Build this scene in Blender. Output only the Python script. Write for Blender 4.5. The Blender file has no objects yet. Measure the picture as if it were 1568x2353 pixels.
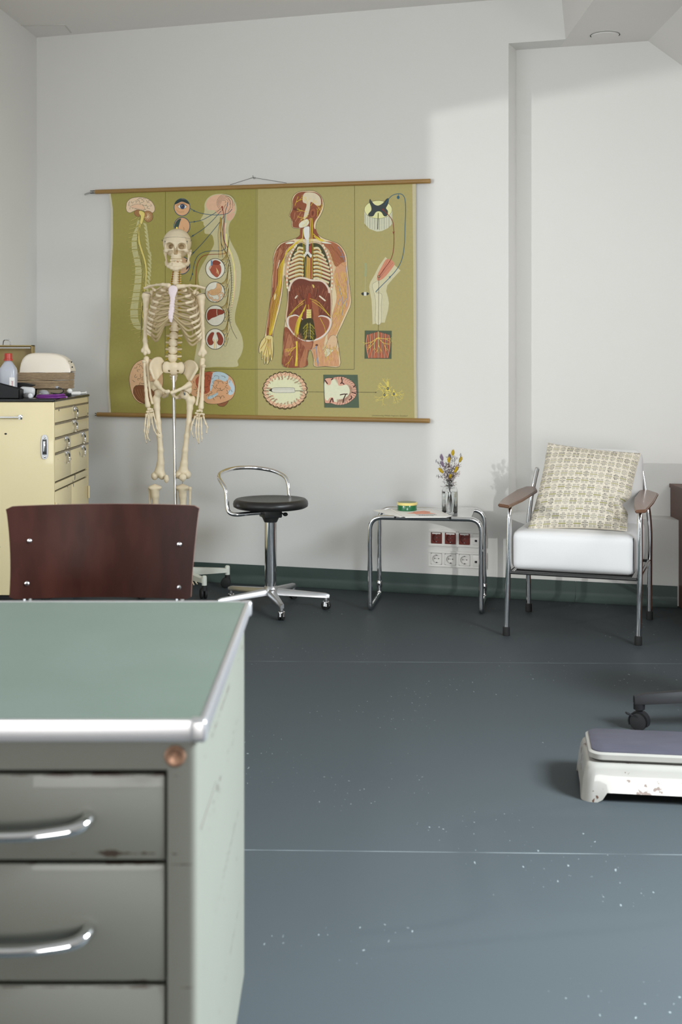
import bpy, bmesh, math, random
import numpy as np
from mathutils import Vector, Matrix, geometry
from mathutils.bvhtree import BVHTree
R = math.radians
random.seed(7)
C = bpy.context.scene.collection
scene = bpy.context.scene
F, HX, HY, CAMZ = 2850.0, 784.0, 822.0, 1.17     # focal length and horizon measured on the photograph

# ---------------------------------------------------------------- camera
cam_d = bpy.data.cameras.new('camera'); cam = bpy.data.objects.new('camera', cam_d); C.objects.link(cam)
cam.location = (0, 0, CAMZ); cam.rotation_euler = (R(90), 0, 0)
cam_d.sensor_fit = 'HORIZONTAL'; cam_d.sensor_width = 24.0
cam_d.lens = F/1568*24.0
cam_d.shift_y = -(1176.5-HY)/1568
cam_d.clip_start = 0.05
cam_d.dof.use_dof = True; cam_d.dof.focus_distance = 5.2; cam_d.dof.aperture_fstop = 6.0
scene.camera = cam
# ---------------------------------------------------------------- view
scene.view_settings.view_transform = 'Standard'; scene.view_settings.look = 'None'
scene.view_settings.gamma = 1.0; scene.view_settings.use_curve_mapping = False
scene.view_settings.exposure = 0.0
scene.cycles.max_bounces = 20; scene.cycles.diffuse_bounces = 5; scene.cycles.glossy_bounces = 5
scene.cycles.transmission_bounces = 18; scene.cycles.caustics_reflective = False; scene.cycles.caustics_refractive = False
scene.cycles.sample_clamp_indirect = 4.0
# ---------------------------------------------------------------- world
w = bpy.data.worlds.new('sky'); scene.world = w; w.use_nodes = True
bg = w.node_tree.nodes['Background']; bg.inputs[0].default_value = (0.80, 0.90, 1.0, 1); bg.inputs[1].default_value = 0.9
# ---------------------------------------------------------------- lamps
def area(name, loc, target, sx, sy, power, col, spread=180):
    d = bpy.data.lights.new(name, 'AREA'); d.shape = 'RECTANGLE'; d.size = sx; d.size_y = sy; d.energy = power; d.color = col; d.spread = R(spread)
    o = bpy.data.objects.new(name, d); C.objects.link(o); o.location = loc
    v = Vector(target)-Vector(loc); o.rotation_euler = v.to_track_quat('-Z', 'Y').to_euler()
    return o
# daylight standing in the roof windows of the right-hand slope
area('daylight_roof_window_near', (2.62, 1.75, 2.12), (0.7, 1.75, 0.2), 1.5, 0.95, 330, (0.84, 0.93, 1.0), 130)
area('daylight_roof_window_far', (2.62, 3.95, 2.12), (-1.4, 6.6, 1.2), 1.1, 0.95, 14, (1.0, 0.97, 0.93), 110)
# soft daylight in the left window
area('daylight_left_window', (-2.35, 2.35, 1.5), (-0.9, 3.65, 1.85), 2.9, 1.2, 23, (1.0, 0.98, 0.95), 160)
# added fill lamp behind an opening made up in the rear wall
area('added_rear_fill', (0.1, -6.2, 1.05), (-0.5, 3, 1.15), 3.0, 1.7, 100, (1.0, 0.985, 0.96), 110)
# the low hard light that comes in through the left window
sd = bpy.data.lights.new('low_hard_light', 'SPOT'); sd.energy = 345; sd.shadow_soft_size = 0.028; sd.spot_size = R(75); sd.spot_blend = 0.1
sd.color = (1.0, 0.985, 0.96)
so = bpy.data.objects.new('low_hard_light', sd); C.objects.link(so); so.location = (-4.0, 1.9, 1.8)
so.rotation_euler = (Vector((1.0, 6.0, 1.3))-Vector((-4.0, 1.9, 1.8))).to_track_quat('-Z', 'Y').to_euler()

# ---------------------------------------------------------------- materials
def lin(c):
    c = c/255.0
    return c/12.92 if c <= 0.04045 else ((c+0.055)/1.055)**2.4
def L(r, g, b, k=1.0): return tuple(min(0.95, lin(x)*k) for x in (r, g, b))
def mat(name, col, rough=0.5, metal=0.0, var=0.06, vscale=8.0, bump=0.0, bscale=60.0, spec=0.5, trans=0.0, ior=1.45, coat=0.0, stretch=None, col2=None):
    m = bpy.data.materials.new(name); m.use_nodes = True; nt = m.node_tree; N = nt.nodes; K = nt.links
    b = N['Principled BSDF']
    b.inputs['Roughness'].default_value = rough; b.inputs['Metallic'].default_value = metal
    b.inputs['Specular IOR Level'].default_value = spec; b.inputs['IOR'].default_value = ior
    b.inputs['Transmission Weight'].default_value = trans; b.inputs['Coat Weight'].default_value = coat
    tc = N.new('ShaderNodeTexCoord'); mp = N.new('ShaderNodeMapping'); K.new(tc.outputs['Object'], mp.inputs['Vector'])
    if stretch: mp.inputs['Scale'].default_value = stretch
    nz = N.new('ShaderNodeTexNoise'); nz.inputs['Scale'].default_value = vscale; nz.inputs['Detail'].default_value = 4
    K.new(mp.outputs[0], nz.inputs['Vector'])
    mx = N.new('ShaderNodeMix'); mx.data_type = 'RGBA'
    a = tuple(x*(1-var) for x in col); c2 = col2 if col2 else tuple(min(1, x*(1+var)) for x in col)
    mx.inputs[6].default_value = (*a, 1); mx.inputs[7].default_value = (*c2, 1)
    K.new(nz.outputs[0], mx.inputs[0]); K.new(mx.outputs[2], b.inputs['Base Color'])
    if bump:
        n2 = N.new('ShaderNodeTexNoise'); n2.inputs['Scale'].default_value = bscale; K.new(mp.outputs[0], n2.inputs['Vector'])
        bp = N.new('ShaderNodeBump'); bp.inputs['Strength'].default_value = bump; bp.inputs['Distance'].default_value = 0.002
        K.new(n2.outputs[0], bp.inputs['Height']); K.new(bp.outputs[0], b.inputs['Normal'])
    return m
def chips(m, chip, scale=30, thr=0.66, sharp=0.03, bands=()):
    """worn spots with a shape of their own on top of a paint"""
    nt = m.node_tree; N = nt.nodes; K = nt.links; b = N['Principled BSDF']
    src = b.inputs['Base Color'].links[0].from_socket
    tc = N.new('ShaderNodeTexCoord')
    n1 = N.new('ShaderNodeTexNoise'); n1.inputs['Scale'].default_value = scale; n1.inputs['Detail'].default_value = 6
    n2 = N.new('ShaderNodeTexNoise'); n2.inputs['Scale'].default_value = scale/6; n2.inputs['Detail'].default_value = 2
    K.new(tc.outputs['Object'], n1.inputs['Vector']); K.new(tc.outputs['Object'], n2.inputs['Vector'])
    ad = N.new('ShaderNodeMath'); ad.operation = 'MULTIPLY_ADD'; ad.inputs[1].default_value = 0.5
    K.new(n2.outputs[0], ad.inputs[0]); 
    hv = N.new('ShaderNodeMath'); hv.operation = 'MULTIPLY'; hv.inputs[1].default_value = 0.5; K.new(n1.outputs[0], hv.inputs[0]); K.new(hv.outputs[0], ad.inputs[2])
    mr = N.new('ShaderNodeMapRange'); mr.inputs['From Min'].default_value = thr; mr.inputs['From Max'].default_value = thr+sharp
    val = ad.outputs[0]
    if bands:            # wear gathers along the drawer edges
        sp = N.new('ShaderNodeSeparateXYZ'); K.new(tc.outputs['Object'], sp.inputs[0])
        for zc, hw, amt in bands:
            s1 = N.new('ShaderNodeMath'); s1.operation = 'SUBTRACT'; K.new(sp.outputs[2], s1.inputs[0]); s1.inputs[1].default_value = zc
            s2 = N.new('ShaderNodeMath'); s2.operation = 'ABSOLUTE'; K.new(s1.outputs[0], s2.inputs[0])
            s3 = N.new('ShaderNodeMapRange'); s3.inputs['From Min'].default_value = 0; s3.inputs['From Max'].default_value = hw; s3.inputs['To Min'].default_value = amt; s3.inputs['To Max'].default_value = 0
            K.new(s2.outputs[0], s3.inputs['Value']); s4 = N.new('ShaderNodeMath'); s4.operation = 'ADD'; K.new(val, s4.inputs[0]); K.new(s3.outputs[0], s4.inputs[1]); val = s4.outputs[0]
    K.new(val, mr.inputs['Value'])
    mx = N.new('ShaderNodeMix'); mx.data_type = 'RGBA'; mx.inputs[7].default_value = (*chip, 1)
    K.new(src, mx.inputs[6]); K.new(mr.outputs[0], mx.inputs[0]); K.new(mx.outputs[2], b.inputs['Base Color'])
    return m
def attr_mat(name, rough=0.7, spec=0.3, coat=0.0, bump=0.0):
    m = bpy.data.materials.new(name); m.use_nodes = True; N = m.node_tree.nodes; K = m.node_tree.links; b = N['Principled BSDF']
    a = N.new('ShaderNodeAttribute'); a.attribute_name = 'ink'; 
    nz = N.new('ShaderNodeTexNoise'); nz.inputs['Scale'].default_value = 90; 
    mr = N.new('ShaderNodeMapRange'); mr.inputs['To Min'].default_value = 0.93; mr.inputs['To Max'].default_value = 1.05
    K.new(nz.outputs[0], mr.inputs['Value'])
    mx = N.new('ShaderNodeVectorMath'); mx.operation = 'SCALE'
    K.new(a.outputs['Color'], mx.inputs[0]); K.new(mr.outputs[0], mx.inputs['Scale']); K.new(mx.outputs[0], b.inputs['Base Color'])
    b.inputs['Roughness'].default_value = rough; b.inputs['Specular IOR Level'].default_value = spec; b.inputs['Coat Weight'].default_value = coat
    if bump:
        n2 = N.new('ShaderNodeTexNoise'); n2.inputs['Scale'].default_value = 600
        bp = N.new('ShaderNodeBump'); bp.inputs['Strength'].default_value = bump; bp.inputs['Distance'].default_value = 0.001
        K.new(n2.outputs[0], bp.inputs['Height']); K.new(bp.outputs[0], b.inputs['Normal'])
    return m
def emis(name, col, s):
    m = bpy.data.materials.new(name); m.use_nodes = True; b = m.node_tree.nodes['Principled BSDF']
    b.inputs['Emission Color'].default_value = (*col, 1); b.inputs['Emission Strength'].default_value = s; return m

M = {}
M['wall'] = mat('white_plaster', (0.765, 0.762, 0.742), 0.92, var=0.012, vscale=3, bump=0.12, bscale=45, spec=0.15)
M['ceiling'] = mat('ceiling_paint', (0.82, 0.80, 0.775), 0.95, var=0.012, vscale=2, bump=0.1, bscale=45, spec=0.1)
M['line'] = mat('dark_gap', (0.03, 0.03, 0.028), 0.9)
M['chrome'] = mat('chrome', (0.82, 0.82, 0.83), 0.07, 1.0, var=0.02)
M['alu'] = mat('brushed_aluminium', (0.52, 0.52, 0.53), 0.3, 1.0, var=0.05, stretch=(1, 1, 8))
M['alu_edge'] = mat('satin_aluminium_edge', (0.60, 0.585, 0.59), 0.36, 0.9, var=0.04)
M['steel_dark'] = mat('dark_steel', (0.06, 0.06, 0.06), 0.4, 0.6)
M['black'] = mat('black_plastic', (0.010, 0.010, 0.011), 0.5, var=0.1, spec=0.3)
M['rubber'] = mat('black_rubber', (0.012, 0.012, 0.012), 0.7)
M['black_seat'] = mat('black_polyurethane', (0.016, 0.015, 0.015), 0.36, var=0.1)
M['bone'] = mat('ivory_bone', L(222, 207, 178, 1.12), 0.42, var=0.12, vscale=22, bump=0.15, bscale=120, spec=0.4)
M['tooth'] = mat('tooth_ivory', L(226, 212, 184, 1.2), 0.35, var=0.03)
M['cartilage'] = mat('tan_cartilage', L(172, 154, 116, 1.15), 0.45, var=0.08, vscale=15)
M['disc'] = mat('olive_disc', L(126, 106, 58, 1.2), 0.5)
M['sternum'] = mat('pale_lilac_sternum', L(206, 192, 196, 1.4), 0.5, var=0.03)
M['nerve'] = mat('yellow_nerve', L(178, 150, 30, 1.3), 0.4)
M['artery'] = mat('red_artery', L(120, 20, 20, 1.2), 0.4)
M['gold'] = mat('brass', (0.70, 0.52, 0.10), 0.25, 1.0)
M['cream'] = chips(mat('cream_enamel', L(222, 206, 162, 0.93), 0.38, var=0.03, vscale=5, bump=0.06, bscale=14, coat=0.15), (0.05, 0.04, 0.03), 26, 0.635, 0.008)
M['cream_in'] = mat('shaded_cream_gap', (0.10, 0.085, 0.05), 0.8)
M['blacktop'] = chips(mat('black_worn_enamel', (0.010, 0.010, 0.011), 0.25, var=0.1), (0.35, 0.30, 0.22), 60, 0.66, 0.01)
M['wood_rod'] = mat('varnished_beech', (0.35, 0.205, 0.065), 0.35, var=0.18, vscale=9, stretch=(2, 2, 30), coat=0.2)
M['walnut'] = mat('polished_walnut', (0.15, 0.072, 0.04), 0.3, var=0.4, vscale=14, stretch=(12, 2, 2), coat=0.15)
M['brown'] = mat('brown_veneer', (0.115, 0.042, 0.024), 0.4, var=0.25, vscale=6, stretch=(2, 2, 10))
M['white_leather'] = mat('white_leather', (0.72, 0.72, 0.72), 0.5, var=0.01, bump=0.12, bscale=420, spec=0.4)
M['white_plastic'] = mat('white_plastic', (0.80, 0.79, 0.76), 0.35, var=0.01)
M['red_plastic'] = mat('oxblood_plastic', (0.15, 0.024, 0.016), 0.3)
M['red_dark'] = mat('oxblood_socket_well', (0.15, 0.024, 0.016), 0.35)
M['beige_well'] = mat('beige_socket_well', (0.62, 0.58, 0.50), 0.4)
M['glass'] = mat('clear_glass', (0.97, 0.98, 0.98), 0.02, var=0.0, trans=1.0, ior=1.45)
M['water'] = mat('water', (0.97, 0.985, 0.985), 0.0, var=0.0, trans=1.0, ior=1.33)
M['table_top'] = mat('pale_grey_table_lacquer', (0.50, 0.50, 0.50), 0.12, var=0.01, coat=0.7)
M['green_tin'] = mat('green_tin', (0.012, 0.13, 0.045), 0.25, coat=0.4)
M['yellow_tin'] = mat('yellow_lid', (0.78, 0.66, 0.24), 0.35)
M['tin_art'] = mat('lid_olive_print', (0.20, 0.23, 0.12), 0.35, var=0.5, vscale=90)
M['paper'] = mat('white_paper', (0.80, 0.78, 0.74), 0.6, var=0.01)
M['ink'] = mat('black_ink', (0.02, 0.02, 0.02), 0.6)
M['salmon'] = mat('salmon_print', (0.75, 0.30, 0.20), 0.6, var=0.4, vscale=80)
M['bunny_y'] = mat('mustard_bunny_tail', (0.52, 0.36, 0.015), 0.85, var=0.3, vscale=200, bump=0.6, bscale=800)
M['bunny_p'] = mat('mauve_bunny_tail', (0.23, 0.17, 0.25), 0.85, var=0.3, vscale=200, bump=0.6, bscale=800)
M['stem'] = mat('dry_stem', (0.20, 0.135, 0.075), 0.8)
M['filler'] = mat('white_everlasting', (0.66, 0.58, 0.58), 0.8, var=0.2, vscale=100)
M['leaf'] = mat('grey_oat_husk', (0.17, 0.16, 0.19), 0.8, var=0.3, vscale=100)
M['olive_paint'] = mat('khaki_case_inside', L(160, 140, 90, 0.9), 0.5, var=0.06)
M['kraft'] = mat('kraft_paper_towels', (0.36, 0.26, 0.16), 0.9, var=0.55, vscale=60, stretch=(1, 1, 9), bump=0.5, bscale=200)
M['dispenser'] = mat('ivory_moulded_plastic', L(222, 212, 196, 1.1), 0.32, var=0.02)
M['bottle'] = mat('milky_plastic_bottle', (0.42, 0.43, 0.47), 0.3, var=0.03)
M['red_cap'] = mat('red_cap', (0.42, 0.035, 0.018), 0.35)
M['label_red'] = mat('red_print', (0.45, 0.03, 0.06), 0.6)
M['purple'] = mat('purple_tubing', (0.13, 0.018, 0.17), 0.3)
M['grey_plastic'] = mat('grey_plastic', (0.33, 0.33, 0.34), 0.4)
M['light_grey'] = mat('light_grey_plastic', (0.60, 0.60, 0.60), 0.4)
M['stand_white'] = chips(mat('off_white_stand_enamel', (0.66, 0.68, 0.60), 0.4, var=0.03), (0.12, 0.1, 0.05), 40, 0.66)
M['scale_white'] = chips(mat('ivory_scale_enamel', (0.29, 0.277, 0.25), 0.3, var=0.03, vscale=12, coat=0.3), (0.07, 0.03, 0.015), 55, 0.622, 0.008)
M['scale_mat'] = mat('blue_black_rubber_mat', (0.052, 0.050, 0.066), 0.55, var=0.22, vscale=10, stretch=(1, 6, 1), spec=0.4)
M['desk_grey'] = chips(mat('grey_green_enamel', (0.150, 0.152, 0.126), 0.48, var=0.03, vscale=4, bump=0.04, bscale=10, coat=0.12), (0.045, 0.028, 0.018), 34, 0.655, 0.02, bands=[(.594, .006, .12), (.6845, .003, .17), (.5815, .0025, .15), (.4385, .0025, .17), (.4465, .002, .1), (.2805, .003, .15)])
M['desk_side'] = M['desk_grey']
M['rust'] = mat('rusty_steel', (0.30, 0.17, 0.11), 0.4, 0.6, var=0.5, vscale=60)
M['lino'] = mat('sage_linoleum', (0.098, 0.132, 0.100), 0.42, var=0.14, vscale=4.0, spec=0.5, col2=(0.115, 0.142, 0.124))
M['plywood'] = mat('dark_stained_plywood', (0.012, 0.0042, 0.0032), 0.36, var=0.5, vscale=7, stretch=(3.0, 3.0, 0.9), coat=0.0, spec=0.16, col2=(0.050, 0.015, 0.010))
M['ply_edge'] = mat('plywood_edge', (0.16, 0.08, 0.06), 0.5)

# the linoleum floor: sheet joints and scuffs are part of the covering
def floor_material():
    m = mat('blue_grey_floor_linoleum', (0.053, 0.062, 0.066), 0.5, var=0.06, vscale=1.6, bump=0.05, bscale=160, spec=0.06)
    nt = m.node_tree; N = nt.nodes; K = nt.links; b = N['Principled BSDF']
    src = b.inputs['Base Color'].links[0].from_socket
    tc = N.new('ShaderNodeTexCoord'); sp = N.new('ShaderNodeSeparateXYZ'); K.new(tc.outputs['Object'], sp.inputs[0])
    def math_(op, a, bb):
        n = N.new('ShaderNodeMath'); n.operation = op
        for i, x in enumerate((a, bb)):
            if x is None: continue
            if isinstance(x, (int, float)): n.inputs[i].default_value = x
            else: K.new(x, n.inputs[i])
        return n.outputs[0]
    X, Y = sp.outputs[0], sp.outputs[1]
    masks = []
    for y0, sl in ((4.774, -0.0247), (2.942, -0.028), (1.13, -0.028)):
        yy = math_('SUBTRACT', Y, math_('ADD', math_('MULTIPLY', X, sl), y0))
        masks.append(math_('LESS_THAN', math_('ABSOLUTE', yy, None), 0.0016))
    s = math_('MAXIMUM', math_('MAXIMUM', masks[0], masks[1]), masks[2])
    nb = N.new('ShaderNodeTexNoise'); nb.inputs['Scale'].default_value = 5; K.new(tc.outputs['Object'], nb.inputs['Vector'])
    s = math_('MULTIPLY', s, math_('MULTIPLY', math_('SUBTRACT', nb.outputs[0], 0.25), 1.6))
    # scuffs: clusters of small pale specks and scratches
    n1 = N.new('ShaderNodeTexNoise'); n1.inputs['Scale'].default_value = 95; n1.inputs['Detail'].default_value = 3
    mp = N.new('ShaderNodeMapping'); mp.inputs['Rotation'].default_value = (0, 0, R(35)); mp.inputs['Scale'].default_value = (1, 0.45, 1)
    K.new(tc.outputs['Object'], mp.inputs[0]); K.new(mp.outputs[0], n1.inputs['Vector'])
    n2 = N.new('ShaderNodeTexNoise'); n2.inputs['Scale'].default_value = 1.9; K.new(tc.outputs['Object'], n2.inputs['Vector'])
    sc = math_('MULTIPLY', math_('GREATER_THAN', n1.outputs[0], 0.70), math_('GREATER_THAN', n2.outputs[0], 0.545))
    sc = math_('MULTIPLY', sc, 0.6)
    s = math_('MAXIMUM', s, sc)
    mx = N.new('ShaderNodeMix'); mx.data_type = 'RGBA'; mx.inputs[7].default_value = (0.33, 0.37, 0.37, 1)
    K.new(src, mx.inputs[6]); K.new(s, mx.inputs[0]); K.new(mx.outputs[2], b.inputs['Base Color'])
    return m
M['floor'] = floor_material()
M['cove'] = mat('dark_green_cove_linoleum', (0.062, 0.090, 0.082), 0.42, var=0.06, vscale=3, spec=0.35)

# ---------------------------------------------------------------- geometry helpers
def W(px, py, d): return Vector(((px-HX)*d/F, d, CAMZ+(HY-py)*d/F))       # a point seen at a pixel, at real distance d
TH = math.atan(0.295); TX, TY = math.cos(TH), -math.sin(TH); NX, NY = -math.sin(TH), -math.cos(TH)   # along the back wall; out of it into the room
def wallpt(px, py, off=0.0, base=6.31):
    r = (px-HX)/F; d = (base-off/math.cos(TH))/(1+0.295*r)
    return W(px, py, d)
def onwall(x, z, off=0.0, base=6.31):
    return Vector((x+NX*off, base-0.295*x+NY*off, z))

class MB:
    def __init__(s): s.v = []; s.f = []; s.c = []
    def add(s, vs, fs, col=None):
        n = len(s.v); s.v += [Vector(p) for p in vs]; s.f += [tuple(i+n for i in f) for f in fs]
        s.c += [col]*len(fs); return s
    def box(s, x0, x1, y0, y1, z0, z1, bev=0.0, seg=2):
        return s.obox(Vector(((x0+x1)/2, (y0+y1)/2, (z0+z1)/2)), (abs(x1-x0), abs(y1-y0), abs(z1-z0)), Matrix.Identity(3), bev, seg)
    def obox(s, c, size, rot, bev=0.0, seg=2):
        bm = bmesh.new(); bmesh.ops.create_cube(bm, size=1)
        for v in bm.verts: v.co = Vector((v.co.x*size[0], v.co.y*size[1], v.co.z*size[2]))
        if bev > 0: bmesh.ops.bevel(bm, geom=bm.edges[:], offset=min(bev, min(size)*0.49), segments=seg, affect='EDGES', profile=0.5)
        bm.verts.ensure_lookup_table(); bm.verts.index_update()
        c = Vector(c)
        s.add([rot @ v.co + c for v in bm.verts], [[v.index for v in f.verts] for f in bm.faces]); bm.free(); return s
    def tube(s, path, r, seg=12, closed=False, cap=True, flat=1.0):
        P = [Vector(p) for p in path]; n = len(P)
        rr = r if isinstance(r, (list, tuple)) else [r]*n
        T = []
        for i in range(n):
            a = P[i-1] if (i > 0 or closed) else P[0]; b = P[(i+1) % n] if (i < n-1 or closed) else P[-1]
            t = (b-a); T.append(t.normalized() if t.length > 1e-9 else Vector((0, 0, 1)))
        up = Vector((0, 0, 1)) if abs(T[0].z) < 0.9 else Vector((0, 1, 0))
        nrm = (up - T[0]*up.dot(T[0])).normalized(); vs = []
        for i in range(n):
            nrm = (nrm - T[i]*nrm.dot(T[i]))
            nrm = nrm.normalized() if nrm.length > 1e-6 else T[i].orthogonal().normalized()
            bi = T[i].cross(nrm)
            for k in range(seg):
                a = 2*math.pi*k/seg
                vs.append(P[i]+nrm*math.cos(a)*rr[i]*flat+bi*math.sin(a)*rr[i])
        fs = []
        for i in range(n if closed else n-1):
            j = (i+1) % n
            for k in range(seg):
                k2 = (k+1) % seg; fs.append((i*seg+k, i*seg+k2, j*seg+k2, j*seg+k))
        if cap and not closed:
            fs.append(tuple(range(seg))[::-1]); fs.append(tuple((n-1)*seg+k for k in range(seg)))
        return s.add(vs, fs)
    def lathe(s, prof, c=(0, 0, 0), seg=32, rot=None, capb=True, capt=True, sx=1.0, sy=1.0):
        c = Vector(c); vs = []; fs = []
        for (r, z) in prof:
            for k in range(seg):
                a = 2*math.pi*k/seg; p = Vector((r*math.cos(a)*sx, r*math.sin(a)*sy, z)); vs.append((rot @ p if rot else p)+c)
        for i in range(len(prof)-1):
            for k in range(seg):
                k2 = (k+1) % seg; fs.append((i*seg+k, i*seg+k2, (i+1)*seg+k2, (i+1)*seg+k))
        if capb: fs.append(tuple(range(seg))[::-1])
        if capt: fs.append(tuple((len(prof)-1)*seg+k for k in range(seg)))
        return s.add(vs, fs)
    def ell(s, c, r, seg=14, rings=9, rot=None):
        c = Vector(c); r = r if isinstance(r, (tuple, list)) else (r, r, r); vs = []; fs = []
        tf = (lambda p: (rot @ p if rot else p)+c)
        vs.append(tf(Vector((0, 0, -r[2]))))
        for i in range(1, rings):
            ph = -math.pi/2+math.pi*i/rings
            for k in range(seg):
                a = 2*math.pi*k/seg; vs.append(tf(Vector((r[0]*math.cos(ph)*math.cos(a), r[1]*math.cos(ph)*math.sin(a), r[2]*math.sin(ph)))))
        vs.append(tf(Vector((0, 0, r[2])))); top = len(vs)-1
        for k in range(seg): fs.append((0, 1+(k+1) % seg, 1+k)); fs.append((top, top-seg+k, top-seg+(k+1) % seg))
        for i in range(rings-2):
            for k in range(seg):
                k2 = (k+1) % seg; a = 1+i*seg; fs.append((a+k, a+k2, a+seg+k2, a+seg+k))
        return s.add(vs, fs)
    def cyl(s, a, b, r, seg=20, r2=None):
        return s.tube([a, b], [r, r if r2 is None else r2], seg)
    def prism(s, poly, a, b):
        """poly: list of points (bottom ring); swept by vector b-a"""
        n = len(poly); d = Vector(b)-Vector(a)
        vs = [Vector(p) for p in poly]+[Vector(p)+d for p in poly]
        fs = [tuple(range(n))[::-1], tuple(range(n, 2*n))]+[(i, (i+1) % n, n+(i+1) % n, n+i) for i in range(n)]
        return s.add(vs, fs)
    def rbox(s, c, half, r, rot=None, n=10, puff=(0, 0, 0), bend=None):
        """soft-cornered cushion block"""
        c = Vector(c); idx = {}; vs = []; fs = []
        inner = [h-r for h in half]
        def vert(q):
            key = tuple(round(x, 5) for x in q)
            if key in idx: return idx[key]
            p = Vector([q[i]*half[i] for i in range(3)])
            cl = Vector([max(-inner[i], min(inner[i], p[i])) for i in range(3)]); d = p-cl
            if d.length > 1e-9: p = cl+d.normalized()*r
            u = [1-min(1, abs(q[i]))**2 for i in range(3)]
            for i in range(3):
                o = [j for j in range(3) if j != i]
                p[i] += math.copysign(puff[i]*u[o[0]]*u[o[1]], q[i])*(abs(q[i]) > 0.5)*abs(q[i])**3
            if bend: p = bend(p)
            vs.append((rot @ p if rot else p)+c); idx[key] = len(vs)-1; return idx[key]
        st = []
        for i in range(n+1):
            t = -1+2*i/n; st.append(math.copysign(1-(1-abs(t))**1.6, t))
        for ax in range(3):
            for sg in (-1, 1):
                o = [j for j in range(3) if j != ax]
                for i in range(n):
                    for j in range(n):
                        q = []
                        for (a, b) in ((i, j), (i+1, j), (i+1, j+1), (i, j+1)):
                            p = [0, 0, 0]; p[ax] = sg; p[o[0]] = st[a]; p[o[1]] = st[b]; q.append(vert(p))
                        if (sg > 0) != (ax == 1): fs.append(tuple(q))
                        else: fs.append(tuple(q[::-1]))
        return s.add(vs, fs)

wloc = {}
def finish(me, smooth_angle=35):
    if smooth_angle:
        me.polygons.foreach_set('use_smooth', [True]*len(me.polygons))
        me.set_sharp_from_angle(angle=R(smooth_angle))
def obj(name, mb, material, parent=None, local=False, smooth=35, label=None, recalc=True):
    me = bpy.data.meshes.new(name)
    off = Vector((0, 0, 0)) if (parent is None or local) else wloc[parent]
    me.from_pydata([tuple(v-off) for v in mb.v], [], mb.f); me.validate()
    if recalc:
        bm = bmesh.new(); bm.from_mesh(me); bmesh.ops.recalc_face_normals(bm, faces=bm.faces[:]); bm.to_mesh(me); bm.free()
    if material is not None: me.materials.append(material)
    finish(me, smooth); me.update()
    o = bpy.data.objects.new(name, me); C.objects.link(o)
    if parent is not None: o.parent = parent; wloc[o] = wloc[parent]
    else: wloc[o] = Vector((0, 0, 0))
    if label: o['label'] = label
    return o
def thing(name, label, cat, loc=(0, 0, 0), group=None, rotz=0.0):
    o = bpy.data.objects.new(name, None); C.objects.link(o); o.empty_display_size = 0.05
    o.location = loc; o.rotation_euler = (0, 0, rotz); wloc[o] = Vector(loc); o['label'] = label; o['category'] = cat
    if group: o['group'] = group
    return o
def tag(o, label, cat, group=None):
    o['label'] = label; o['category'] = cat
    if group: o['group'] = group
    return o
def struct(name, mb, m, parent=None, smooth=30):
    o = obj(name, mb, m, parent, smooth=smooth)
    if parent is None: o['kind'] = 'structure'
    return o
def catmull(P, n=8, closed=False):
    P = [Vector(p) for p in P]; out = []; N_ = len(P)
    for i in range(N_ if closed else N_-1):
        if closed: p0, p1, p2, p3 = P[i-1], P[i], P[(i+1) % N_], P[(i+2) % N_]
        else: p0, p1, p2, p3 = P[max(i-1, 0)], P[i], P[i+1], P[min(i+2, N_-1)]
        for k in range(n):
            t = k/n; out.append(0.5*((2*p1)+(p2-p0)*t+(2*p0-5*p1+4*p2-p3)*t*t+(3*p1-p0-3*p2+p3)*t**3))
    if not closed: out.append(P[-1])
    return out
def fillet(P, r, n=6):
    P = [Vector(p) for p in P]; out = [P[0]]
    for i in range(1, len(P)-1):
        a, b, c = P[i-1], P[i], P[i+1]; rr = r[i-1] if isinstance(r, (list, tuple)) else r
        u = (a-b); v = (c-b); l = min(rr, u.length*0.49, v.length*0.49); u.normalize(); v.normalize()
        A = b+u*l; B = b+v*l
        for k in range(n+1):
            t = k/n; out.append(A*(1-t)**2+b*2*t*(1-t)+B*t*t)
    out.append(P[-1]); return out
def rot3(ax, ang): return Matrix.Rotation(ang, 3, ax)
def align(a, b=(0, 0, 1)):
    """rotation taking +Z to direction a"""
    return Vector(a).normalized().to_track_quat('Z', 'Y').to_matrix()
def text_mb(body, size, origin, ux, uz, thick=0.0003, align_x='LEFT'):
    """real lettering as a mesh lying in the plane spanned by ux, uz"""
    cu = bpy.data.curves.new('lettering', 'FONT'); cu.body = body; cu.size = size; cu.align_x = align_x; cu.resolution_u = 2
    t = bpy.data.objects.new('lettering', cu); me = t.to_mesh(); mb = MB()
    o = Vector(origin); ux = Vector(ux); uz = Vector(uz); nn = ux.cross(uz)
    mb.add([o+ux*v.co.x+uz*v.co.y+nn*thick for v in me.vertices], [tuple(p.vertices) for p in me.polygons])
    t.to_mesh_clear(); bpy.data.objects.remove(t); bpy.data.curves.remove(cu)
    return mb

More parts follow.
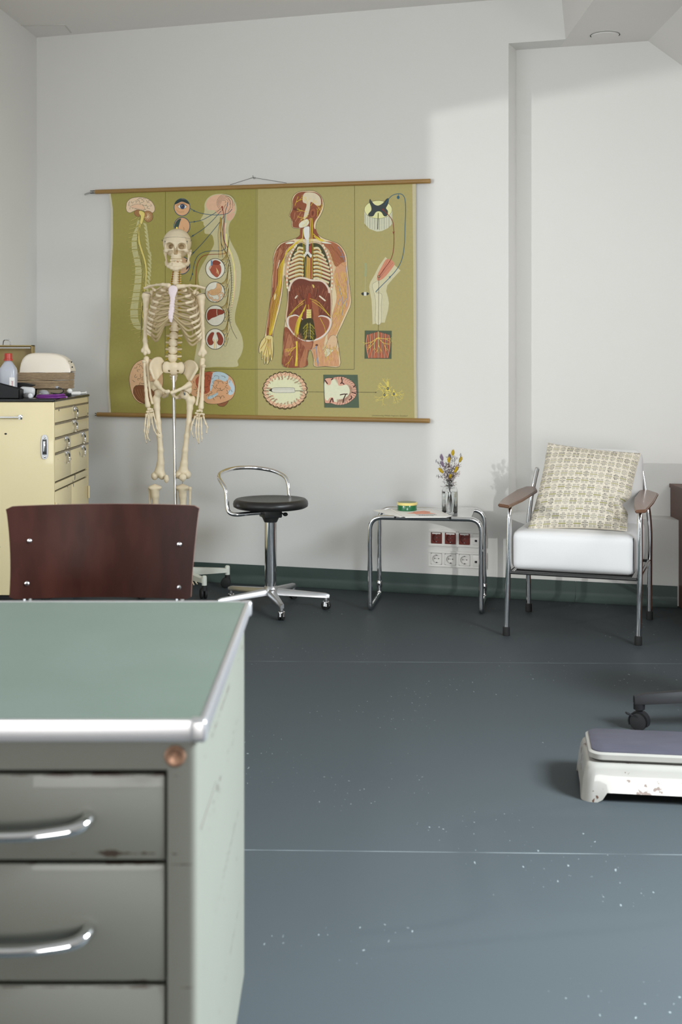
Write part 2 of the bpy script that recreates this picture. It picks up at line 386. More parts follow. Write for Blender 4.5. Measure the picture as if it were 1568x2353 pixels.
# ---------------------------------------------------------------- implicit surfaces (bones, cast parts)
def surfnet(f, org, h):
    f = f.astype(np.float32); s = f < 0
    nx, ny, nz = f.shape; cs = (nx-1, ny-1, nz-1)
    cnt = np.zeros(cs, np.int8); acc = np.zeros(cs+(3,), np.float32); nn = np.zeros(cs, np.float32)
    corner = lambda a, i, j, k: a[i:nx-1+i, j:ny-1+j, k:nz-1+k]
    for i in (0, 1):
        for j in (0, 1):
            for k in (0, 1): cnt += corner(s, i, j, k)
    act = (cnt > 0) & (cnt < 8)
    for ax in range(3):
        o = [x for x in range(3) if x != ax]
        for a in (0, 1):
            for b in (0, 1):
                p = [0, 0, 0]; p[o[0]] = a; p[o[1]] = b; q = list(p); q[ax] = 1
                f0 = corner(f, *p); f1 = corner(f, *q); m = (f0 < 0) != (f1 < 0)
                t = np.where(m, f0/np.where(m, f0-f1, 1), 0)
                for c in range(3):
                    acc[..., c] += np.where(m, (t if c == ax else p[c]), 0)
                nn += m
    idx = -np.ones(cs, np.int64); ii = np.argwhere(act); idx[act] = np.arange(len(ii))
    V = (ii + acc[act]/nn[act][:, None]+0.0)*h + np.array(org)
    faces = []
    for ax in range(3):
        o = [x for x in range(3) if x != ax]
        sl0 = [slice(None)]*3; sl1 = [slice(None)]*3; sl0[ax] = slice(0, -1); sl1[ax] = slice(1, None)
        a0 = s[tuple(sl0)]; a1 = s[tuple(sl1)]; e = np.argwhere(a0 != a1)
        e = e[(e[:, o[0]] > 0) & (e[:, o[1]] > 0) & (e[:, o[0]] < f.shape[o[0]]-1) & (e[:, o[1]] < f.shape[o[1]]-1)]
        if len(e) == 0: continue
        def c(d0, d1):
            g = e.copy(); g[:, o[0]] -= d0; g[:, o[1]] -= d1; return idx[g[:, 0], g[:, 1], g[:, 2]]
        q = np.stack([c(1, 1), c(0, 1), c(0, 0), c(1, 0)], 1)
        flip = ~a0[e[:, 0], e[:, 1], e[:, 2]]
        if ax == 1: flip = ~flip
        q[flip] = q[flip][:, ::-1]; faces.append(q)
    return V, np.concatenate(faces)
def sdf_mb(prims, h, k=0.004):
    """prims: ('c',a,b,ra,rb[,squash(3)]) round cone, ('e',c,r[,rot]) ellipsoid; 4th/last key op in dict"""
    lo = np.array([1e9]*3); hi = -lo
    for p in prims:
        if p.get('op', '+') == '-': continue
        if 'a' in p: pts = [(p['a'], p['ra']), (p['b'], p['rb'])]
        else: pts = [(p['c'], max(p['r']))]
        for q, r in pts:
            q = np.array(q[:]); lo = np.minimum(lo, q-r-2*h-k*0.3); hi = np.maximum(hi, q+r+2*h+k*0.3)
    n = np.ceil((hi-lo)/h).astype(int)+2
    g = np.stack(np.meshgrid(*[lo[i]+h*np.arange(n[i], dtype=np.float32) for i in range(3)], indexing='ij'), -1).astype(np.float32)
    f = np.full(g.shape[:3], 1.0, np.float32)
    for p in prims:
        kk = p.get('k', k)
        if 'a' in p:
            a = np.array(p['a'][:], np.float32); b = np.array(p['b'][:], np.float32); ab = b-a; L2 = max(1e-12, float(ab@ab))
            pa = g-a; t = np.clip((pa@ab)/L2, 0, 1); q = pa-t[..., None]*ab
            sq = p.get('sq')
            if sq is not None: q = q*np.array(sq, np.float32)
            d = np.sqrt((q*q).sum(-1))-(p['ra']+(p['rb']-p['ra'])*t)
        else:
            q = g-np.array(p['c'][:], np.float32)
            if 'rot' in p: q = q@np.array(p['rot'], np.float32)
            r = np.array(p['r'], np.float32); k0 = np.sqrt(((q/r)**2).sum(-1)); k1 = np.sqrt(((q/(r*r))**2).sum(-1))+1e-9
            d = k0*(k0-1)/k1
        if p.get('op', '+') == '-':
            hh = np.clip(0.5-0.5*(f+d)/kk, 0, 1); f = f*(1-hh)-d*hh+kk*hh*(1-hh)
        else:
            hh = np.clip(0.5+0.5*(f-d)/kk, 0, 1); f = f*(1-hh)+d*hh-kk*hh*(1-hh)
    V, Q = surfnet(f, lo, h)
    mb = MB(); mb.v = [Vector(v) for v in V.tolist()]; mb.f = [tuple(q) for q in Q.tolist()]; mb.c = [None]*len(mb.f)
    return mb
def cone(a, b, ra, rb=None, **kw): return dict(a=Vector(a), b=Vector(b), ra=ra, rb=ra if rb is None else rb, **kw)
def elp(c, r, **kw): return dict(c=Vector(c), r=r if isinstance(r, (tuple, list)) else (r, r, r), **kw)
def chain(P, rs, **kw): return [cone(P[i], P[i+1], rs[i], rs[i+1], **kw) for i in range(len(P)-1)]
# ================================================================ the room
ZC, ZL = 2.926, 2.708           # main ceiling, lowered ceiling on the right
LX = lambda y: -1.67-(6.8-y)*0.082    # left wall line
fl = MB(); fl.add([(-2.95, -6.2, 0), (3.2, -6.2, 0), (3.2, 7.2, 0), (-2.95, 7.2, 0), (-2.95, -6.2, -.1), (3.2, -6.2, -.1), (3.2, 7.2, -.1), (-2.95, 7.2, -.1)],
    [(0, 1, 2, 3), (7, 6, 5, 4), (0, 4, 5, 1), (1, 5, 6, 2), (2, 6, 7, 3), (3, 7, 4, 0)])
struct('floor', fl, M['floor'])
# back wall with its window recess on the right (thick wall pieces in one shell)
wb = MB()
def slab(mb, x0, x1, z0, z1, off=0.0, thick=0.3, base=6.31, x0b=None):
    a = [onwall(x0, z0, off, base), onwall(x1, z0, off, base), onwall(x1, z1, off, base), onwall(x0, z1, off, base)]
    d = Vector((-NX*thick, -NY*thick, 0)); sh = Vector((TX, TY, 0))*(x0b or 0)
    e = [p+d for p in a]
    if x0b is not None:
        e[0] = a[0]+d; e[3] = a[3]+d
    mb.add(a+e, [(0, 1, 2, 3), (7, 6, 5, 4), (0, 4, 5, 1), (1, 5, 6, 2), (2, 6, 7, 3), (3, 7, 4, 0)])
XJ = 0.820
slab(wb, -1.9, XJ, 0, 3.1)
slab(wb, XJ, 3.2, 0, 0.405); slab(wb, XJ, 1.0848, ZL, 3.1); slab(wb, 1.0848, 3.2, ZL+.03, 3.1)
slab(wb, 0.7, 3.2, 0.3, 2.9, base=6.46, thick=0.15)
# slanting jamb of the recess
j0 = onwall(XJ-0.001, 0.405); j1 = onwall(XJ, 0.405); q0 = onwall(0.876, 0.405, base=6.459); q1 = onwall(0.75, 0.405, base=6.459)
wb.prism([j0, q1, q0], (0, 0, 0), (0, 0, ZL-0.405))
struct('wall_back', wb, M['wall'])
# left wall with the window the low light comes through
wl = MB()
def lslab(mb, y0, y1, z0, z1, t=0.12):
    a = [Vector((LX(y0), y0, z0)), Vector((LX(y1), y1, z0)), Vector((LX(y1), y1, z1)), Vector((LX(y0), y0, z1))]
    d = Vector((-t, 0, 0)); b = [p+d for p in a]
    mb.add(a+b, [(3, 2, 1, 0), (4, 5, 6, 7), (1, 5, 4, 0), (2, 6, 5, 1), (3, 7, 6, 2), (0, 4, 7, 3)])
WY0, WY1, WZ0, WZ1 = 0.9, 3.915, 0.9, 2.076
lslab(wl, -6.2, WY0, 0, 3.1); lslab(wl, WY1, 7.0, 0, 3.1); lslab(wl, WY0, WY1, 0, WZ0); lslab(wl, WY0, WY1, WZ1, 3.1)
struct('wall_left', wl, M['wall'])
wf = MB()
for (a, b, c, d) in ((WY0, WY0+.05, WZ0, WZ1), (WY0, WY1, WZ0, WZ0+.04)):
    A = [Vector((LX(a)-.07, a, c)), Vector((LX(b)-.07, b, c)), Vector((LX(b)-.07, b, d)), Vector((LX(a)-.07, a, d))]
    wf.prism(A, (0, 0, 0), (0.05, 0, 0))
struct('window_1', wf, M['white_plastic'])
# rear wall with an opening made up for the fill lamp, knee wall and roof slope on the right
wr = MB()
for (x0, x1, z0, z1) in ((-2.9, -1.4, 0, 3.1), (1.6, 3.2, 0, 3.1), (-1.4, 1.6, 0, .2), (-1.4, 1.6, 1.95, 3.1)): wr.box(x0, x1, -6.15, -6.0, z0, z1)
struct('wall_rear', wr, M['wall'])
XK, SL = 2.9, math.tan(R(40.4))
XS0 = 1.49                                   # crease line x at y=5.9, leaning to 1.55 nearer
zs = lambda x: ZL-(x-XS0)*SL
ZK = zs(XK)
wk = MB(); wk.box(XK, XK+.15, -6.2, 6.4, 0, ZK+.05); struct('wall_right', wk, M['wall'])
sl = MB()
def sslab(x0, x1, y0, y1, t=0.14):
    a = [Vector((x0, y0, zs(x0))), Vector((x1, y0, zs(x1))), Vector((x1, y1, zs(x1))), Vector((x0, y1, zs(x0)))]
    d = Vector((math.sin(R(40.4))*t, 0, math.cos(R(40.4))*t)); b = [p+d for p in a]
    sl.add(a+b, [(0, 1, 2, 3), (7, 6, 5, 4), (0, 4, 5, 1), (1, 5, 6, 2), (2, 6, 7, 3), (3, 7, 4, 0)])
YS = [(-6.2, 1.0), (2.5, 3.40), (4.50, 6.35)]
for y0, y1 in YS: sslab(XS0, XK+.1, y0, y1)
for y0, y1 in ((1.0, 2.5), (3.40, 4.50)): sslab(XS0, 1.86, y0, y1); sslab(2.72, XK+.1, y0, y1)
struct('ceiling_slope', sl, M['ceiling'])
for n, (y0, y1) in enumerate(((1.0, 2.5), (3.40, 4.50))):
    f = MB()
    dn = Vector((math.sin(R(40.4))*.06, 0, math.cos(R(40.4))*.06))
    for (a, b, c, d) in ((1.86, 1.90, y0, y1), (2.68, 2.72, y0, y1), (1.86, 2.72, y0, y0+.04), (1.86, 2.72, y1-.04, y1)):
        f.prism([Vector((a, c, zs(a)))+dn*.5, Vector((b, c, zs(b)))+dn*.5, Vector((b, d, zs(b)))+dn*.5, Vector((a, d, zs(a)))+dn*.5], (0, 0, 0), dn)
    struct('window_%d' % (n+2), f, M['white_plastic'])
ce = MB()
ce.box(-2.95, 1.09, -6.2, 7.2, ZC, ZC+.12)
struct('ceiling', ce, M['ceiling'])
cl = MB()     # lowered ceiling with a slightly raked upstand
prof = [(1.085, ZL-.0006), (1.055, 3.05), (1.7, 3.05), (XS0+0.01, ZL-.0006)]
cl.prism([Vector((x, -6.2, z)) for x, z in prof], (0, 0, 0), (0, 12.62, 0))
struct('ceiling_lowered', cl, M['ceiling'])
# access panel in the far left ceiling corner
pn = MB()
pa = [W(46, 58, 1.756*F/(HY-58)), W(149, 57, 1.756*F/(HY-57)), W(163, 75, 1.756*F/(HY-75))]
for a, b in ((pa[0], pa[1]), (pa[1], pa[2])):
    a = Vector((a.x, a.y, ZC-.002)); b = Vector((b.x, b.y, ZC-.002)); d = (b-a).normalized(); s_ = Vector((-d.y, d.x, 0))*.004
    pn.prism([a-s_, b-s_, b+s_, a+s_], (0, 0, 0), (0, 0, .004))
o = obj('ceiling_panel_joint', pn, mat('panel_joint', (0.62, 0.61, 0.58), 0.9)); o['kind'] = 'structure'; o.name = 'trim_1'
# recessed round speaker in the lowered ceiling
sp = thing('ceiling_speaker', 'round flush white ceiling speaker or lamp cover in the lowered ceiling above the recess', 'ceiling fitting', (1.193, 5.62, ZL))
c = W(1391, 80, 1.538*F/(HY-80)); c = Vector((c.x, c.y, ZL-.001)); sp.location = c; wloc[sp] = c
obj('cover_plate', MB().lathe([(.066, 0), (.064, -.006), (.0, -.007)], c, 40, capb=False, capt=False), M['ceiling'], sp)
obj('shadow_ring', MB().lathe([(.0665, .0), (.070, -.0015)], c, 40, capb=False, capt=False), M['line'], sp)
# coved skirting of dark lino along back wall and left wall
def cove(mb, pts, nrm):
    prof = [(0.0035, 0.094), (0.0045, 0.093), (0.005, 0.045)]+[(0.005+0.04*(1-math.cos(a)), 0.042-0.04*math.sin(a)) for a in [R(x) for x in range(0, 91, 15)]]+[(0.05, 0.0012), (0.0, 0.0012), (0.0, 0.094)]
    vs = []; n = len(prof)
    for p in pts:
        for (o_, z) in prof: vs.append(Vector((p[0]+nrm[0]*o_, p[1]+nrm[1]*o_, z)))
    fs = [(i*n+k, i*n+(k+1) % n, (i+1)*n+(k+1) % n, (i+1)*n+k) for i in range(len(pts)-1) for k in range(n)]
    fs += [tuple(range(n)), tuple((len(pts)-1)*n+k for k in range(n))[::-1]]
    mb.add(vs, fs)
bb = MB(); cove(bb, [onwall(-1.67, 0), onwall(1.13, 0)], (NX, NY)); cove(bb, [onwall(1.1312, 0), onwall(1.586, 0)], (NX, NY))
struct('baseboard_back', bb, M['cove'])
bl = MB(); cove(bl, [Vector((LX(-5.9), -5.9, 0)), Vector((LX(6.78), 6.78, 0))], (1, 0)); struct('baseboard_left', bl, M['cove'])
# ================================================================ the foreground desk
dk = thing('desk', 'large grey-green steel desk with sage linoleum top and aluminium edge in the left foreground', 'desk', (-0.9, 1.8, 0))
DX0, DX1, DY0, DY1 = -1.74, -0.160, 1.435, 2.1375
top = MB(); top.box(DX0+.004, DX1-.004, DY0+.004, DY1-.004, .7275, .7500)
obj('desk_top', top, M['lino'], dk, label='sage green linoleum desk surface')
ed = MB()
ed.box(DX0, DX1-.0125, DY0-.003, DY0+.004, .7260, .7512, .0012); ed.box(DX0, DX1-.008, DY1-.004, DY1+.003, .7265, .7510, .0012)
obj('edge_trim', ed, M['alu_edge'], dk)
e2 = MB(); e2.box(DX1-.004, DX1+.003, DY0+.012, DY1-.008, .7265, .7510, .0012); obj('edge_trim', e2, M['alu_edge'], dk)
for (cx, cy) in ((DX1-.006, DY0+.004), (DX1-.004, DY1-.004)):
    obj('corner_cap', MB().box(cx-.010, cx+.0105, cy-.0085, cy+.0085, .7250, .7520, .005, 4), M['alu_edge'], dk)
FY = 1.440
def pedestal(x0, x1, open_right):
    sh = MB()
    # rounded front posts, side panels, back
    for x, sgn in ((x1, 1), (x0, -1)):
        P = []
        rr = .011
        outer = [(x, DY1-.02), (x, FY+rr)]+[(x-sgn*rr*(1-math.cos(R(a))), FY+rr-rr*math.sin(R(a))) for a in range(15, 91, 15)]+[(x-sgn*.036, FY)]
        inner = [(x-sgn*.036, FY+.014), (x-sgn*.0115, FY+.014), (x-sgn*.002, DY1-.02)]
        P = [Vector((a, b, .118)) for a, b in outer+inner]
        sh.prism(P, (0, 0, 0), (0, 0, .7265-.118))
    sh.box(x0+.036, x1-.036, FY, FY+.014, .692, .7265)
    sh.box(x0+.01, x1-.01, DY1-.03, DY1-.02, .118, .7265)
    sh.box(x0+.004, x1-.004, FY+.02, DY1-.02, .118, .124)
    obj('pedestal_shell', sh, M['desk_grey'], dk)
    obj('pedestal_cavity', MB().box(x0+.034, x1-.034, FY+.0135, DY1-.04, .126, .70), M['line'], dk)
    dx0, dx1 = x0+.0395, x1-.0395
    edges = [.6885, .584, .443, .285, .128]
    for i in range(4):
        z1, z0 = edges[i]-.0025, edges[i+1]+.0025
        dr = MB().box(dx0, dx1, FY+.0012, FY+.0125, z0, z1, .0018, 2)
        d_ = obj('drawer', dr, M['desk_grey'], dk)
        zc = [.6285, .4985, .36, .21][i]; cx = -.4125 if x1 > -1 else (dx0+dx1)/2; hw = .1195
        path = catmull([(cx-hw, FY+.001, zc+.006), (cx-hw+.001, FY-.014, zc+.0065), (cx-hw+.014, FY-.027, zc+.003), (cx-hw+.05, FY-.032, zc-.001), (cx-hw*.3, FY-.033, zc-.003), (cx+hw*.3, FY-.033, zc-.003),
                        (cx+hw-.05, FY-.032, zc-.001), (cx+hw-.014, FY-.027, zc+.003), (cx+hw-.001, FY-.014, zc+.0065), (cx+hw, FY+.001, zc+.006)], 6)
        n = len(path); rr = [.0085-.0022*math.sin(math.pi*min(1, max(0, (k-4)/(n-9)))) for k in range(n)]
        obj('handle', MB().tube(path, rr, 14), M['chrome'], d_, label='bowed chrome drawer handle')
pedestal(-.66, -.1655, True)
pedestal(-1.72, -1.24, False)
lk = MB().lathe([(.0125, 0), (.0125, .003), (.010, .0045), (.0085, .0035), (0, .0032)], (0, 0, 0), 28, rot=rot3('X', R(90)), capb=False, capt=False)
lk.v = [v+Vector((-.1925, FY, .7078)) for v in lk.v]
lk.box(-.1937, -.1913, FY-.0042, FY-.003, .7028, .7120)
obj('lock', lk, M['rust'], dk, label='rusty round lock')
obj('kneehole_rail', MB().box(-1.24, -.66, FY+.3, FY+.312, .5, .7265), M['desk_grey'], dk)
for x0, x1 in ((-.66, -.1655), (-1.72, -1.24)):
    for x in (x0+.04, x1-.04):
        for y in (FY+.05, DY1-.08): obj('leg', MB().box(x-.02, x+.02, y-.02, y+.02, 0, .12, .004), M['steel_dark'], dk)
# long scratch and chips on the right side panel
SCR = mat('scratched_paint', (0.12, 0.10, 0.085), 0.5)
for (pa_, pb_, wd) in (((497, 1795), (462, 1905), .0012),):
    a = W(*pa_, -.1653/(pa_[0]-HX)*F); b = W(*pb_, -.1653/(pb_[0]-HX)*F)
    d = (b-a).normalized(); s_ = Vector((0, -d.z, d.y))*wd
    obj('scratch', MB().prism([a-s_*.3, b-s_, b+s_, a+s_*.3], (0, 0, 0), (.0003, 0, 0)), SCR, dk)

# ================================================================ dark plywood visitor chair
pc = thing('plywood_chair', 'dark stained plywood chair with chrome tubes standing behind the desk', 'chair', (-.545, 2.6, 0))
bk = MB(); cx0, cx1, dY = -.766, -.327, 2.87
def backpt(u, v, off):      # u -1..1 across, v 0..1 up; concave towards the viewer
    half = .203+.0155*v+.006*(v-.5)**2*4*(1 if u < 0 else .4); x = -.5475+u*half
    y = dY-.045*u*u+.030*v+off
    edge = max(0, abs(u)-.93)/.07
    z0, z1 = .616+.003*u*u, .828+.001*u
    z = z0+(z1-z0)*v
    z -= (.006*edge**2)*(1 if v > .5 else -1)*(max(0, abs(v-.5)*2-.86)/.14)
    return Vector((x, y, z))
nu, nv = 36, 12
for off in (0, .009):
    vs = [backpt(-1+2*i/nu, j/nv, off) for i in range(nu+1) for j in range(nv+1)]
    fs = [(i*(nv+1)+j, (i+1)*(nv+1)+j, (i+1)*(nv+1)+j+1, i*(nv+1)+j+1) for i in range(nu) for j in range(nv)]
    bk.add(vs, fs if off == 0 else [f[::-1] for f in fs])
N1 = (nu+1)*(nv+1)
ring = [i*(nv+1) for i in range(nu+1)]+[nu*(nv+1)+j for j in range(1, nv+1)]+[i*(nv+1)+nv for i in range(nu-1, -1, -1)]+[j for j in range(nv-1, 0, -1)]
o_ = obj('backrest', bk, M['plywood'], pc)
rim = MB(); vs = []; 
for r_ in ring: vs += [bk.v[r_], bk.v[r_+N1]]
n = len(ring); rim.add(vs, [(2*i, 2*i+1, (2*((i+1) % n))+1, 2*((i+1) % n)) for i in range(n)])
obj('backrest_edge', rim, M['ply_edge'], pc, label='lighter cut edge of the plywood backrest')
for (px, py) in ((68, 1243), (413, 1251), (62, 1341), (413, 1350)):
    p = W(px, py, 2.86); u = (p.x+.5475)/.215; p = W(px, py, 2.87-.045*u*u+.03*((p.z-.616)/.21))
    b_ = MB().ell((p.x, p.y-.001, p.z), (.0062, .0045, .0062), 16, 10); obj('bolt', b_, M['chrome'], pc, label='domed chrome bolt')
for sx, px in ((-1, 63), (1, 440)):
    x = -.7245 if sx < 0 else -.372
    y0 = 2.872
    obj('back_tube', MB().tube(fillet([(x, y0+.022, .79), (x, y0-.004, .60), (x+.0, y0-.035, .43), (x, y0-.46, .43), (x, y0-.50, .02), (x, y0+.0, .013)], .06, 8), .0105, 14), M['chrome'], pc)
st = MB().rbox((-.548, 2.64, .452), (.20, .205, .008), .0075, n=12, bend=lambda p: Vector((p.x, p.y, p.z+.02*(p.x/.2)**2-.01*math.cos(p.y*7))))
obj('seat', st, M['plywood'], pc)
obj('cross_tube', MB().tube([(-.7245, 2.60, .428), (-.372, 2.60, .428)], .010, 12), M['chrome'], pc)
obj('cross_tube', MB().tube([(-.7245, 2.862, .014), (-.372, 2.862, .014)], .010, 12), M['chrome'], pc)

# ================================================================ work stool
SC = Vector((-.328, 5.78, 0))
stl = thing('swivel_stool', 'low round black swivel stool with chrome hoop back and five-star aluminium base', 'stool', SC)
pf = [(0, .5065), (.10, .5070), (.130, .5105), (.150, .5135), (.163, .5120), (.1725, .503), (.1755, .490), (.173, .478), (.160, .471), (.10, .466), (0, .466)]
obj('seat', MB().lathe(pf, SC, 56, capb=False, capt=False), M['black_seat'], stl, smooth=60)
hp = MB()
q = lambda a, r, z: SC+Vector((r*math.cos(R(a)), r*math.sin(R(a)), z))
path = catmull([q(218, .05, .452), q(214, .12, .452), q(208, .170, .449), q(203, .197, .455), q(200, .207, .475), q(198, .209, .515), q(196, .213, .560), q(190, .226, .588), q(180, .240, .607), q(166, .250, .623), q(150, .250, .634),
                q(132, .247, .640), q(112, .244, .637), q(94, .236, .625), q(82, .222, .610), q(73, .206, .592), q(68, .198, .560), q(66, .194, .515), q(65, .190, .475), q(64, .165, .452), q(62, .09, .452)], 6)
obj('back_hoop', hp.tube(path, .0095, 16), M['chrome'], stl)
hs = MB().obox(SC+Vector((0, 0, .447)), (.088, .088, .040), rot3('Z', R(20)), .006); hs.lathe([(.0, .405), (.030, .405), (.042, .43), (.044, .45)], SC, 24, capt=False)
obj('tilt_housing', hs, M['steel_dark'], stl)
lv = MB().tube([SC+Vector((.03, -.02, .452)), SC+Vector((.062, -.035, .447))], .0035, 10); lv.ell(SC+Vector((.070, -.038, .445)), (.012, .009, .009))
obj('lever', lv, M['black'], stl)
obj('column', MB().lathe([(.0285, .13), (.0285, .412)], SC, 36), M['chrome'], stl)
obj('column_sleeve', MB().lathe([(.026, .085), (.0265, .135)], SC, 36), M['chrome'], stl)
obj('hub', MB().lathe([(.038, .062), (.040, .075), (.034, .098), (.027, .108)], SC, 32), M['alu'], stl)
def caster(mb_h, mb_w, p, ang, wr=.019, hood=True, base=0.0):
    c = Vector((p.x, p.y, wr+base)); ax = Vector((math.cos(ang), math.sin(ang), 0)); rt = align(ax)
    for s_ in (-1, 1):
        a = c+ax*(s_*.0035); b = c+ax*(s_*.013); mb_w.tube([a, a+(b-a)*.15, a+(b-a)*.85, b], [wr*.9, wr, wr, wr*.85], 24)
    return c
def star(root, cen, angs, rad, z_in, z_tip, wi, wt, th, m_leg, wr, m_hood, chrome_hood=True):
    for a in angs:
        d = Vector((math.cos(R(a)), math.sin(R(a)), 0)); s_ = Vector((-d.y, d.x, 0))
        P0 = cen+d*.028; P1 = cen+d*rad
        lg = MB(); secs = []
        for t in (0, .15, .4, .7, .93, 1.0):
            p = P0.lerp(P1, t); w_ = wi+(wt-wi)*t; z = z_in+(z_tip-z_in)*min(1, t*1.03)**.9; h_ = th*(1.15-.35*t)
            if t == 1.0: w_ *= .7; z -= .003; h_ *= .8
            ring_ = [(-w_, -h_*.5), (-w_*.92, .1*h_), (-w_*.55, h_*.5), (w_*.55, h_*.5), (w_*.92, .1*h_), (w_, -h_*.5)]
            secs.append([Vector((p.x, p.y, z))+s_*x+Vector((0, 0, zz)) for x, zz in ring_])
        n = 6; vs = [v for s2 in secs for v in s2]
        fs = [(i*n+k, i*n+(k+1) % n, (i+1)*n+(k+1) % n, (i+1)*n+k) for i in range(len(secs)-1) for k in range(n)]
        fs += [tuple(range(n)), tuple((len(secs)-1)*n+k for k in range(n))]
        lg.add(vs, fs)
        tp = cen+d*(rad-.016); lg.lathe([(wt*.95, 0), (wt*.95, th*.5)], (tp.x, tp.y, z_tip-th*.9), 16)
        obj('leg', lg, m_leg, root, smooth=50)
        wh = MB(); c = caster(None, wh, tp, R(a+60), wr); hd = MB()
        hd.lathe([(wr*.95, 0), (wr*.78, wr*1.0), (wr*.5, wr*1.15), (wr*.3, wr*1.2), (wr*.3, z_tip-th*.9-wr*.9)], (tp.x, tp.y, wr*.9), 20, sy=.95)
        if not chrome_hood:
            hd = MB().lathe([(wr*.42, wr*.35), (wr*.38, z_tip-th*.9-wr*.9)], (tp.x, tp.y, wr*.9), 16)
            ax = Vector((math.cos(R(a+60)), math.sin(R(a+60)), 0)); sd2 = Vector((-ax.y, ax.x, 0)); P_ = []; n_ = 18
            for q_ in range(n_+1):
                b2 = R(-25+230*q_/n_); dr2 = sd2*math.cos(b2)+Vector((0, 0, math.sin(b2)))
                for rr2_, ww2 in ((1.04, -.0145), (1.04, .0145), (1.14, .0145), (1.14, -.0145)): P_.append(Vector((tp.x, tp.y, wr))+dr2*wr*rr2_+ax*ww2)
            hd.add(P_, [(q_*4+j_, q_*4+(j_+1) % 4, q_*4+4+(j_+1) % 4, q_*4+4+j_) for q_ in range(n_) for j_ in range(4)]+[(0, 1, 2, 3), (n_*4+3, n_*4+2, n_*4+1, n_*4)])
        cs = obj('caster', hd, m_hood, root, smooth=45); obj('wheel', wh, M['rubber'], cs)
star(stl, SC, (-4, -76, -148, -220, 68), .275, .082, .066, .022, .012, .024, M['alu'], .020, M['chrome'])

# ================================================================ tubular side table
ta = R(-9); TL = Vector((.1345, 5.742, 0)); a_ = Vector((math.cos(ta), math.sin(ta), 0)); b_ = Vector((-math.sin(ta), math.cos(ta), 0))
TWd, TDp, TZ, tr = .512, .345, .432, .0115
tbl = thing('side_table', 'chrome tubular side table with pale glossy top beside the white armchair', 'table', TL+a_*TWd/2+b_*TDp/2)
tp_ = lambda s, t, z: TL+a_*s+b_*t+Vector((0, 0, z))
for t, nm in ((0, 'front_frame'), (TDp, 'rear_frame')):
    P = [tp_(0, t, .06 if t else .035), tp_(0, t, TZ), tp_(TWd, t, TZ), tp_(TWd, t, .06 if t else .035)]
    obj(nm, MB().tube(fillet(P, .058, 10), tr, 16), M['chrome'], tbl)
for s in (0, TWd):
    obj('floor_runner', MB().tube(fillet([tp_(s, 0, .038), tp_(s, 0, tr), tp_(s, TDp, tr), tp_(s, TDp, .05)], .03, 8), tr, 16), M['chrome'], tbl)
    obj('sleeve_joint', MB().tube([tp_(s, TDp, .045), tp_(s, TDp, .053), tp_(s, TDp, .066), tp_(s, TDp, .078)], [.0125, .0145, .0145, .0122], 16), M['chrome'], tbl)
    obj('screw', MB().ell(tp_(s, TDp-.0145, .06), .004), M['black'], tbl)
sheet = MB(); P = [tp_(s, t, TZ-.002) for s, t in ((.06, .004), (TWd-.045, .004), (TWd-.045, TDp-.002), (.06, TDp-.002))]
sheet.prism(P, (0, 0, 0), (0, 0, .010)); obj('table_top', sheet, M['table_top'], tbl)
for s in (.118, .372): obj('screw', MB().cyl(tp_(s, -tr-.0012, TZ+.002), tp_(s, 0, TZ+.002), .0052, 16), M['black'], tbl, label='black screw cap on the front tube')

# magazines on the table
ZT = TZ+.008
def tpx(px, py, z): return W(px, py, (CAMZ-z)*F/(py-HY))
def sheetpoly(mb, pts, z, th): mb.prism([Vector((p.x, p.y, z)) for p in pts], (0, 0, 0), (0, 0, th))
m1 = MB(); sheetpoly(m1, [tpx(857, 1173.5, ZT), tpx(897, 1170.5, ZT), tpx(938, 1187.5, ZT), tpx(919, 1189, ZT)], ZT, .003)
mg1 = obj('magazine', m1, M['paper']); tag(mg1, 'white magazine mostly hidden under the other one on the side table', 'magazine', 'magazines on the side table')
mg2 = thing('magazine', 'cream magazine with salmon picture and grey text lying under the green tin', 'magazine', tp_(.2, .1, ZT+.003), 'magazines on the side table')
m2 = MB(); Q = [tpx(898, 1170.5, ZT+.003), tpx(990, 1170.5, ZT+.003), tpx(1012, 1175.5, ZT+.003), tpx(1038, 1187, ZT+.003), tpx(1026, 1189.6, ZT+.003), tpx(932, 1189.8, ZT+.003)]
sheetpoly(m2, Q, ZT+.003, .004); obj('cover', m2, M['paper'], mg2)
z2 = ZT+.0072
pic = MB(); 
for kz, pl in enumerate(([(950, 1176), (975, 1173.5), (990, 1176), (984, 1180), (955, 1181.5)], [(958, 1176), (935, 1179.5), (975, 1181.2), (1002, 1180.3), (985, 1178)])): sheetpoly(pic, [tpx(x, y, z2) for x, y in pl], z2, .0002+.0002*kz)
obj('cover_picture', pic, M['salmon'], mg2)
tx_ = MB()
for k, (x0, x1, y) in enumerate(((957, 1001, 1182.3), (960, 1003, 1183.5), (963, 996, 1184.7))):
    x = x0
    while x < x1:
        l = random.uniform(1.5, 4); sheetpoly(tx_, [tpx(x, y-.25, z2), tpx(x+l, y-.25, z2), tpx(x+l, y+.25, z2), tpx(x, y+.25, z2)], z2, .0002); x += l+.9
obj('cover_text', tx_, M['ink'], mg2)
# green tin with the yellow lid
tc_ = tpx(936, 1172.5, ZT+.007); tc_.z = ZT+.0072
tin = thing('round_tin', 'round green tin with yellow lid sitting on the magazines', 'tin', tc_)
obj('tin_body', MB().lathe([(.0445, 0), (.046, .002), (.046, .026), (.045, .028)], tc_, 40), M['green_tin'], tin)
obj('lid', MB().lathe([(.0468, .0262), (.0472, .027), (.0472, .0375), (.0462, .0385), (.0, .0388)], tc_, 40, capt=False), M['yellow_tin'], tin)
obj('lid_print', MB().lathe([(.0435, .0386), (.0435, .0391), (0, .0392)], tc_, 40, capb=False, capt=False), M['tin_art'], tin)

